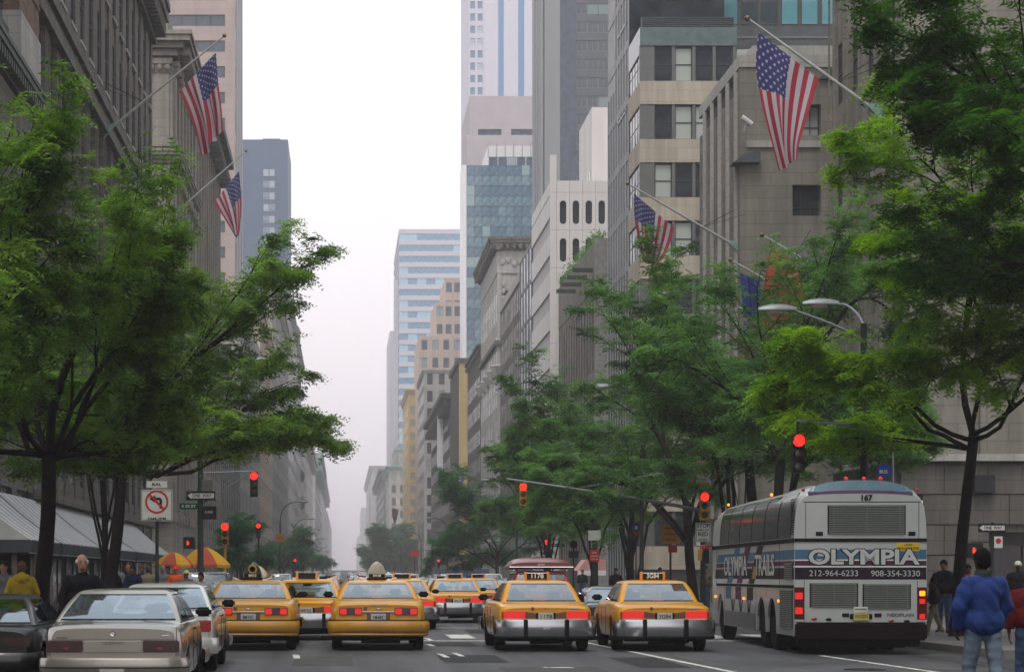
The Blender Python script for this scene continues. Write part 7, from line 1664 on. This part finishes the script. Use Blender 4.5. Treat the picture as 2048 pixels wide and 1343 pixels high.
def person(label, x, Y, rz, H=1.75, top=None, legs=None, skin=(.30, .16, .10), hair=(.02, .015, .012), stride=.0, coat=0.0, bulk=1.0, arms=(0.0, 0.0), bald=False, cap=None, hood=False, brim=None, zbase=None, voxel=.016, longhair=False, shoes=(.02, .02, .02), waist=.0, look=0.0, puffy=0.0, extra=None):
    r_ = thing('person', label, 'person', (x, Y, gz(Y) + (.14 if zbase is None else zbase)), R(rz)); k = H / 1.75
    sc = Matrix.Scale(k, 4)
    hip = .93; s_ = stride
    J = {}
    for sd, f in (('L', 1), ('R', -1)):
        sx_ = -1 if sd == 'L' else 1; ph = f * s_
        J['hip' + sd] = Vector((sx_ * .095, 0, hip)); kn = Vector((sx_ * .11, .5 * math.sin(ph) * .48 + .04 * abs(ph), hip - .44 * math.cos(ph * .6)))
        an = Vector((sx_ * .115, math.sin(ph) * .42 - (.14 * abs(ph) if ph < 0 else 0), .09 + (.08 * abs(ph) if ph < 0 else 0))); J['kn' + sd] = kn; J['an' + sd] = an
        J['toe' + sd] = an + Vector((sx_ * .02, .17, -.045 if ph >= 0 else -.06))
        J['sh' + sd] = Vector((sx_ * .185 * bulk ** .3, -.01, 1.40)); aa = arms[0 if sd == 'L' else 1] - ph * .5
        el = J['sh' + sd] + Vector((sx_ * (.07 + .02 * bulk), math.sin(aa) * .26, -.27 * math.cos(aa * .8))); wr = el + Vector((-sx_ * .01, math.sin(aa + .35) * .24, -.23 * math.cos(aa + .3))); J['el' + sd], J['wr' + sd] = el, wr
    # body
    B_ = MB(); ch = Vector((0, -.01, 1.25)); nk = Vector((0, .0, 1.47)); hd = Vector((math.sin(look) * .0, .025, 1.635))
    cap_(B_, (-.07, 0, hip + .02), (.07, 0, hip + .02), .12, .12, .9); cap_(B_, (0, 0, hip + .05), (0, 0, 1.12), .13, .13, .8); cap_(B_, (-.06, 0, 1.28), (.06, 0, 1.28), .145, .145, .75); cap_(B_, (-.13, -.01, 1.385), (.13, -.01, 1.385), .065, .065)
    cap_(B_, (0, -.005, 1.40), (0, .012, 1.55), .062, .055)
    Mh = Matrix.Translation(hd) @ Matrix.Rotation(look, 4, 'Z')
    B_.ball((0, 0, .012), .1, 18, 14, (.80, .98, 1.12), Mh); B_.ball((0, .03, -.055), .068, 14, 10, (.86, .95, .95), Mh)
    B_.ball((0, .104, -.018), .017, 10, 7, (.75, 1.0, 1.5), Mh); B_.ball((0, .106, -.040), .016, 8, 6, (1.1, .9, .7), Mh)
    for e in (-1, 1): B_.ball((e * .080, -.008, -.008), .03, 10, 7, (.35, .7, 1.0), Mh); B_.ball((e * .033, .083, .018), .014, 8, 6, (1.2, .5, .7), Mh)
    B_.ball((0, .088, -.075), .022, 8, 6, (1.15, .6, .5), Mh)
    for sd in 'LR':
        sx_ = -1 if sd == 'L' else 1
        cap_(B_, J['hip' + sd], J['kn' + sd], .082, .055); cap_(B_, J['kn' + sd], J['an' + sd], .055, .036); cap_(B_, J['an' + sd] - Vector((0, .03, .03)), J['toe' + sd], .04, .03)
        cap_(B_, J['sh' + sd], J['el' + sd], .05, .038); cap_(B_, J['el' + sd], J['wr' + sd], .038, .026)
        w = J['wr' + sd]; d = (w - J['el' + sd]).normalized(); fw = Vector((0, 1, 0)); fw = (fw - d * fw.dot(d)).normalized(); inn = Vector((-sx_, 0, 0))
        palm = w + d * .05
        for q in (-.03, -.01, .01, .03): cap_(B_, w + fw * q * .6, palm + d * .03 + fw * q, .014, .012, n=8)
        for q, ln in ((.033, .062), (.011, .072), (-.011, .068), (-.032, .052)):
            a = palm + d * .035 + fw * q; m1 = a + d * ln * .5 + inn * .012; m2 = m1 + d * ln * .42 + inn * .026; cap_(B_, a, m1, .0095, .009, n=8); cap_(B_, m1, m2, .009, .0075, n=8)
        th = w + d * .025 + fw * .025; t1 = th + fw * .03 + d * .025 + inn * .01; t2 = t1 + d * .03 + fw * .006 + inn * .008; cap_(B_, th, t1, .013, .011, n=8); cap_(B_, t1, t2, .011, .009, n=8)
    bm_ = solid(B_, .010 if voxel < .015 else (.018 if voxel < .02 else .03), 2, mat('skin_%d' % int(skin[0] * 1000), Vector(skin) * .8, .5, var=.12, scale=12), 'body'); bm_.transform(sc); link('body', bm_, r_)
    for e in (-1, 1):     # eyes
        E = MB(); E.ball(tuple(Mh @ Vector((e * .033, .0905, .018))), .011, 8, 6, (1.4, .5, .8)); me = E.mesh('eye', mat('eye_dark', (.02, .015, .012), .3, var=0), 60); me.transform(sc); link('eye', me, r_)
    # top
    T_ = MB(); g = .022 + .02 * puffy; zl = hip - coat + .02; bl = bulk
    cap_(T_, (-.06 * bl, 0, 1.30), (.06 * bl, 0, 1.30), .15 * bl + g, .15 * bl + g, .82); cap_(T_, (0, -.005, 1.30), (0, 0, zl + .16 - waist), .165 * bl + g, .155 * bl + g + .02 * puffy, .84, 18); cap_(T_, (-.06, 0, zl + .15), (.06, 0, zl + .15), .155 * bl + g, .155 * bl + g, .95)
    cap_(T_, (-.14 * bl, -.01, 1.365), (0, -.01, 1.41), .068 + g, .07 + g); cap_(T_, (.14 * bl, -.01, 1.365), (0, -.01, 1.41), .068 + g, .07 + g); cap_(T_, (0, -.01, 1.40), (0, .0, 1.475), .09, .072)
    if coat > .3: T_.lathe([(.17 * bl, 1.1), (.21 * bl, zl + .2), (.235 * bl, zl), (.20 * bl, zl - .01)], 20)
    if hood: cap_(T_, (-.09, -.10, 1.44), (.09, -.10, 1.44), .08, .08); cap_(T_, (0, -.13, 1.40), (0, -.10, 1.47), .10, .09)
    for sd in 'LR':
        cap_(T_, J['sh' + sd] - Vector((0, 0, .015)), J['el' + sd], .062 + g, .052 + g * 1.1 + .01 * puffy); cap_(T_, J['el' + sd], J['el' + sd].lerp(J['wr' + sd], .93), .052 + g * 1.1 + .012 * puffy, .034 + g * .8)
        if False:
            for t in (.15, .42, .68): c = J['sh' + sd].lerp(J['el' + sd], t); T_.ball(tuple(c), .086 + g * .6, 12, 8, (.95, .95, .7)); c = J['el' + sd].lerp(J['wr' + sd], t); T_.ball(tuple(c), .068 + g * .6, 12, 8, (1, 1, .55))
    if False:
        rg = random.Random(3)
        for i in range(10): a = rg.uniform(0, 6.28); zz = rg.uniform(zl + .12, 1.38); T_.ball(((.15 + g) * bl * math.cos(a) * 1.12, (.125 + g) * bl * math.sin(a), zz), rg.uniform(.05, .07), 10, 7, (1.2, .8, rg.uniform(.5, 1.3)))
    tm = solid(T_, voxel, 8 if puffy else 3, top, 'jacket'); n = len(tm.vertices); co = np.empty(n * 3); tm.vertices.foreach_get('co', co); co = co.reshape(-1, 3)
    nr = np.empty(n * 3); tm.vertices.foreach_get('normal', nr); nr = nr.reshape(-1, 3); dsp = np.array([mnoise.noise(Vector((c[0] * 10 + c[2] * 5, c[1] * 9, c[2] * 8 + c[0] * 7))) for c in co]) * (.010 + .022 * puffy)
    keep = co + nr * dsp[:, None]
    if coat <= .3: keep[:, 2] = np.maximum(keep[:, 2], zl - .0)
    tm.vertices.foreach_set('co', keep.ravel()); tm.transform(sc); link('jacket', tm, r_)
    # trousers
    L2 = MB(); T_ = None; cap_(L2, (-.06, 0, hip + .03), (.06, 0, hip + .03), .125, .125, .88)
    for sd in 'LR': cap_(L2, J['hip' + sd], J['kn' + sd], .105, .078); cap_(L2, J['kn' + sd], J['an' + sd] + Vector((0, 0, .0)), .078, .062)
    lm = solid(L2, voxel, 3, legs, 'trousers'); n = len(lm.vertices); co = np.empty(n * 3); lm.vertices.foreach_get('co', co); co = co.reshape(-1, 3); nr = np.empty(n * 3); lm.vertices.foreach_get('normal', nr); nr = nr.reshape(-1, 3)
    co += nr * (np.array([mnoise.noise(Vector((c[0] * 8, c[1] * 8, c[2] * 14))) for c in co]) * .012)[:, None]; lm.vertices.foreach_set('co', co.ravel()); lm.transform(sc); link('trousers', lm, r_)
    for sd in 'LR':
        S_ = MB(); cap_(S_, J['an' + sd] + Vector((0, -.03, -.035)), J['toe' + sd] + Vector((0, .02, 0)), .052, .042, n=12); S_.box(J['an' + sd].x - .045, J['an' + sd].x + .05, J['an' + sd].y - .08, J['toe' + sd].y + .04, J['toe' + sd].z - .045, J['toe' + sd].z - .02); me = solid(S_, .014, 2, mat('shoe_%d' % int(shoes[0] * 100), shoes, .5), 'shoe'); me.transform(sc); link('shoe', me, r_)
    # hair or hat
    if not cap:
        Hh = MB(); hc = mat('hair_%d' % int(hair[0] * 1000), hair, .8, var=.3, scale=30, bump=.8, bscale=60)
        if bald:
            for a in np.linspace(R(150), R(390), 14): Hh.ball((.076 * math.cos(a), -.015 + .088 * math.sin(a) * .95, .012), .026, 8, 6, (1, 1, 1.5), Mh)
            Hh.ball((0, -.03, .05), .088, 14, 10, (.82, .85, .8), Mh)
        else:
            Hh.ball((0, -.012, .035), .107, 16, 12, (.86, .98, 1.02), Mh); Hh.ball((0, -.05, -.015), .085, 14, 10, (.98, .7, .95), Mh)
            if longhair: Hh.ball((0, -.055, -.09), .085, 14, 10, (1.05, .6, 1.3), Mh)
        me = solid(Hh, .012, 2, hc, 'hair'); me.transform(sc); link('hair', me, r_)
    else:
        Hh = MB(); Hh.ball((0, -.005, .045), .108, 16, 12, (.9, 1.02, .85), Mh)
        if brim: Hh.lathe([(.10, .035), (brim, .02), (brim, .03), (.10, .05)], 20, Mh)
        else: Hh.ball((0, .1, .03), .06, 10, 6, (1, .8, .14), Mh)
        me = Hh.mesh('hat', cap, 50); me.transform(sc); link('hat', me, r_)
        Hh = MB(); Hh.ball((0, -.02, -.0), .09, 14, 10, (.93, .95, .9), Mh); me = solid(Hh, .012, 2, mat('hair_%d' % int(hair[0] * 1000), hair, .8, var=.3, scale=30), 'hair'); me.transform(sc); link('hair', me, r_)
    return r_
CL = cloth_mat; JE = CL('jeans_pale', (.13, .17, .23)); JD = CL('jeans_dark', (.05, .08, .15)); KH = CL('khaki', (.16, .14, .10)); BKC = CL('black_cloth', (.012, .011, .013)); DKC = CL('dark_jacket', (.02, .016, .02)); GRC = CL('grey_cloth', (.13, .13, .14))
sk1, sk2, sk3 = (.36, .20, .14), (.10, .05, .032), (.24, .13, .08)
m1 = person('man in a puffy blue jacket and pale jeans walking at the right edge', WX(1966, 24.5), 24.5, 12, 1.84, CL('blue_nylon', (.022, .045, .17), .5, .4), JE, (.07, .035, .022), (.006, .005, .005), stride=.36, bulk=.97, arms=(.2, -.05), voxel=.0125, zbase=0, coat=.12, puffy=.35)
cl_ = MB(); cl_.lathe([(.075, 1.45), (.092, 1.47), (.088, 1.535), (.075, 1.535)], 20); q = cl_.mesh('collar', CL('grey_fleece', (.06, .07, .06)), 60); q.transform(Matrix.Scale(1.84 / 1.75, 4)); link('collar', q, m1)
person('figure in a red jacket and jeans cut off by the right edge', WX(2062, 26), 26, -10, 1.66, CL('red_jacket', (.10, .012, .014)), JD, sk2, (.01, .01, .01), stride=.35, bulk=1.1, zbase=0)
person('older white haired man in black looking towards the camera beside the first tree', WX(164, 33.5), 33.5, 188, 1.87, BKC, BKC, (.42, .22, .16), (.45, .44, .42), stride=.2, bulk=1.0, bald=True, zbase=0, voxel=.014, look=.12)
person('walker in a hooded yellow raincoat seen from behind at the left edge', WX(44, 41), 41, 5, 1.66, CL('yellow_raincoat', (.30, .21, .015), .5, .5), CL('yellow_trousers', (.24, .17, .012)), sk1, (.10, .04, .02), stride=.2, bulk=1.15, coat=.28, hood=True, voxel=.016)
person('pedestrian in dark clothes half hidden behind the raincoat walker', WX(8, 43), 43, 170, 1.7, GRC, JD, sk1, (.03, .02, .015), stride=.25)
person('boy in dark top and khaki trousers walking left past the locust trunk', WX(1868, 50.5), 50.5, 80, 1.36, DKC, KH, sk2, (.008, .006, .006), stride=.5, bulk=1.1, arms=(.3, .2), shoes=(.3, .3, .3))
person('broad man in a black jacket with a red badge standing by the locust trunk', WX(1888, 53), 53, 150, 1.78, BKC, JD, sk3, (.008, .006, .006), stride=.1, bulk=1.25)
person('woman with a pink top behind the locust trunk', WX(1936, 55), 55, 175, 1.68, CL('pink_top', (.36, .10, .16)), BKC, sk2, (.008, .006, .006), stride=.15, longhair=True)
person('man in black with a white cap in front of the dark doorway', WX(2036, 57), 57, 170, 1.78, BKC, BKC, sk2, (.01, .01, .01), stride=.1, bulk=1.15, cap=CL('white_cap', (.5, .5, .42)))
person('woman in a pale shirt crossing beside the dark-domed taxi', WX(402, 56), 56, 170, 1.62, CL('pale_shirt', (.38, .42, .46)), JD, sk3, (.012, .01, .01), stride=.3, zbase=0)
person('person with a bright red cap and orange scarf near the sign post', WX(352, 71), 71, 170, 1.72, CL('orange_red', (.5, .08, .02)), BKC, sk1, (.05, .03, .02), stride=.2, cap=CL('red_cap', (.62, .03, .02)), brim=.13)
person('person in a straw hat beside the red cap wearer', WX(373, 66), 66, 175, 1.56, GRC, BKC, sk3, (.05, .03, .02), stride=.2, cap=CL('straw', (.48, .42, .22)), brim=.17)
crowd = [(221, 62, 1.76, (.40, .38, .34), BKC, 'pale haired head at the left end of the crowd by the second tree'), (232, 66, 1.80, (.012, .01, .01), GRC, 'dark haired man in grey just right of the second tree trunk'), (256, 70, 1.74, (.25, .12, .06), DKC, 'auburn haired pedestrian in the crowd left of the sign post'),
         (266, 64, 1.70, (.02, .015, .02), CL('navy_top', (.015, .018, .05)), 'pedestrian in navy in the crowd under the awning pillar'), (284, 76, 1.75, (.10, .06, .03), BKC, 'brown haired pedestrian left of the no turn post'), (296, 72, 1.72, (.06, .05, .04), KH, 'pedestrian in khaki next to the no turn post'), (325, 78, 1.76, (.2, .19, .18), GRC, 'grey haired pedestrian right of the no turn post'), (336, 84, 1.78, (.02, .02, .02), DKC, 'dark haired pedestrian walking below the umbrellas')]
protoP = None
for i, (px, Y, H, hr, tp_, lb) in enumerate(crowd):
    person(lb, WX(px, Y), Y, rnd.choice((175, 190, 10, 160)), H, tp_, BKC, rnd.choice((sk1, sk3)), hr, stride=.25, voxel=.028)['group'] = 'crowd on the left pavement'
for i, (px, Y, H, tp_, lb) in enumerate(((1232, 100, 1.74, BKC, 'pedestrian in black left of taxi 3G84 on the far pavement'), (1258, 104, 1.72, GRC, 'pedestrian in grey under the locust by the bus stop sign'), (1284, 110, 1.78, JD, 'pedestrian in dark blue right of the bus stop sign'), (1320, 96, 1.76, CL('orange_red', (.5, .08, .02)), 'pedestrian in orange below the roadwork board'), (1165, 128, 1.75, DKC, 'pedestrian in a dark coat beside the thick dark pole'), (1410, 84, 1.78, KH, 'pedestrian in tan beside the stop here sign pole'))):
    person(lb, WX(px, Y) if WX(px, Y) > KR + .4 else KR + .8 + i * .2, Y, rnd.choice((175, 10)), H, tp_, JD, rnd.choice((sk1, sk2)), (.02, .015, .01), stride=.25, voxel=.028)['group'] = 'pedestrians on the right pavement'
bpy.data.scenes.remove(TS)
# litter basket
lbk = thing('litter_basket', 'green wire litter basket on the right pavement by the kerb', 'litter basket', (13.2, 62, .14))
mb = MB()
for a in np.linspace(0, 2 * math.pi, 20, endpoint=False): mb.tube([(.22 * math.cos(a), .22 * math.sin(a), 0), (.29 * math.cos(a), .29 * math.sin(a), .85)], .006, 4)
mb.build('wire_basket', POLE, lbk)['kind'] = 'stuff'; mb = MB(); mb.lathe([(.285, .84), (.30, .84), (.30, .88), (.285, .88)], 20); mb.build('rim', POLE, lbk)
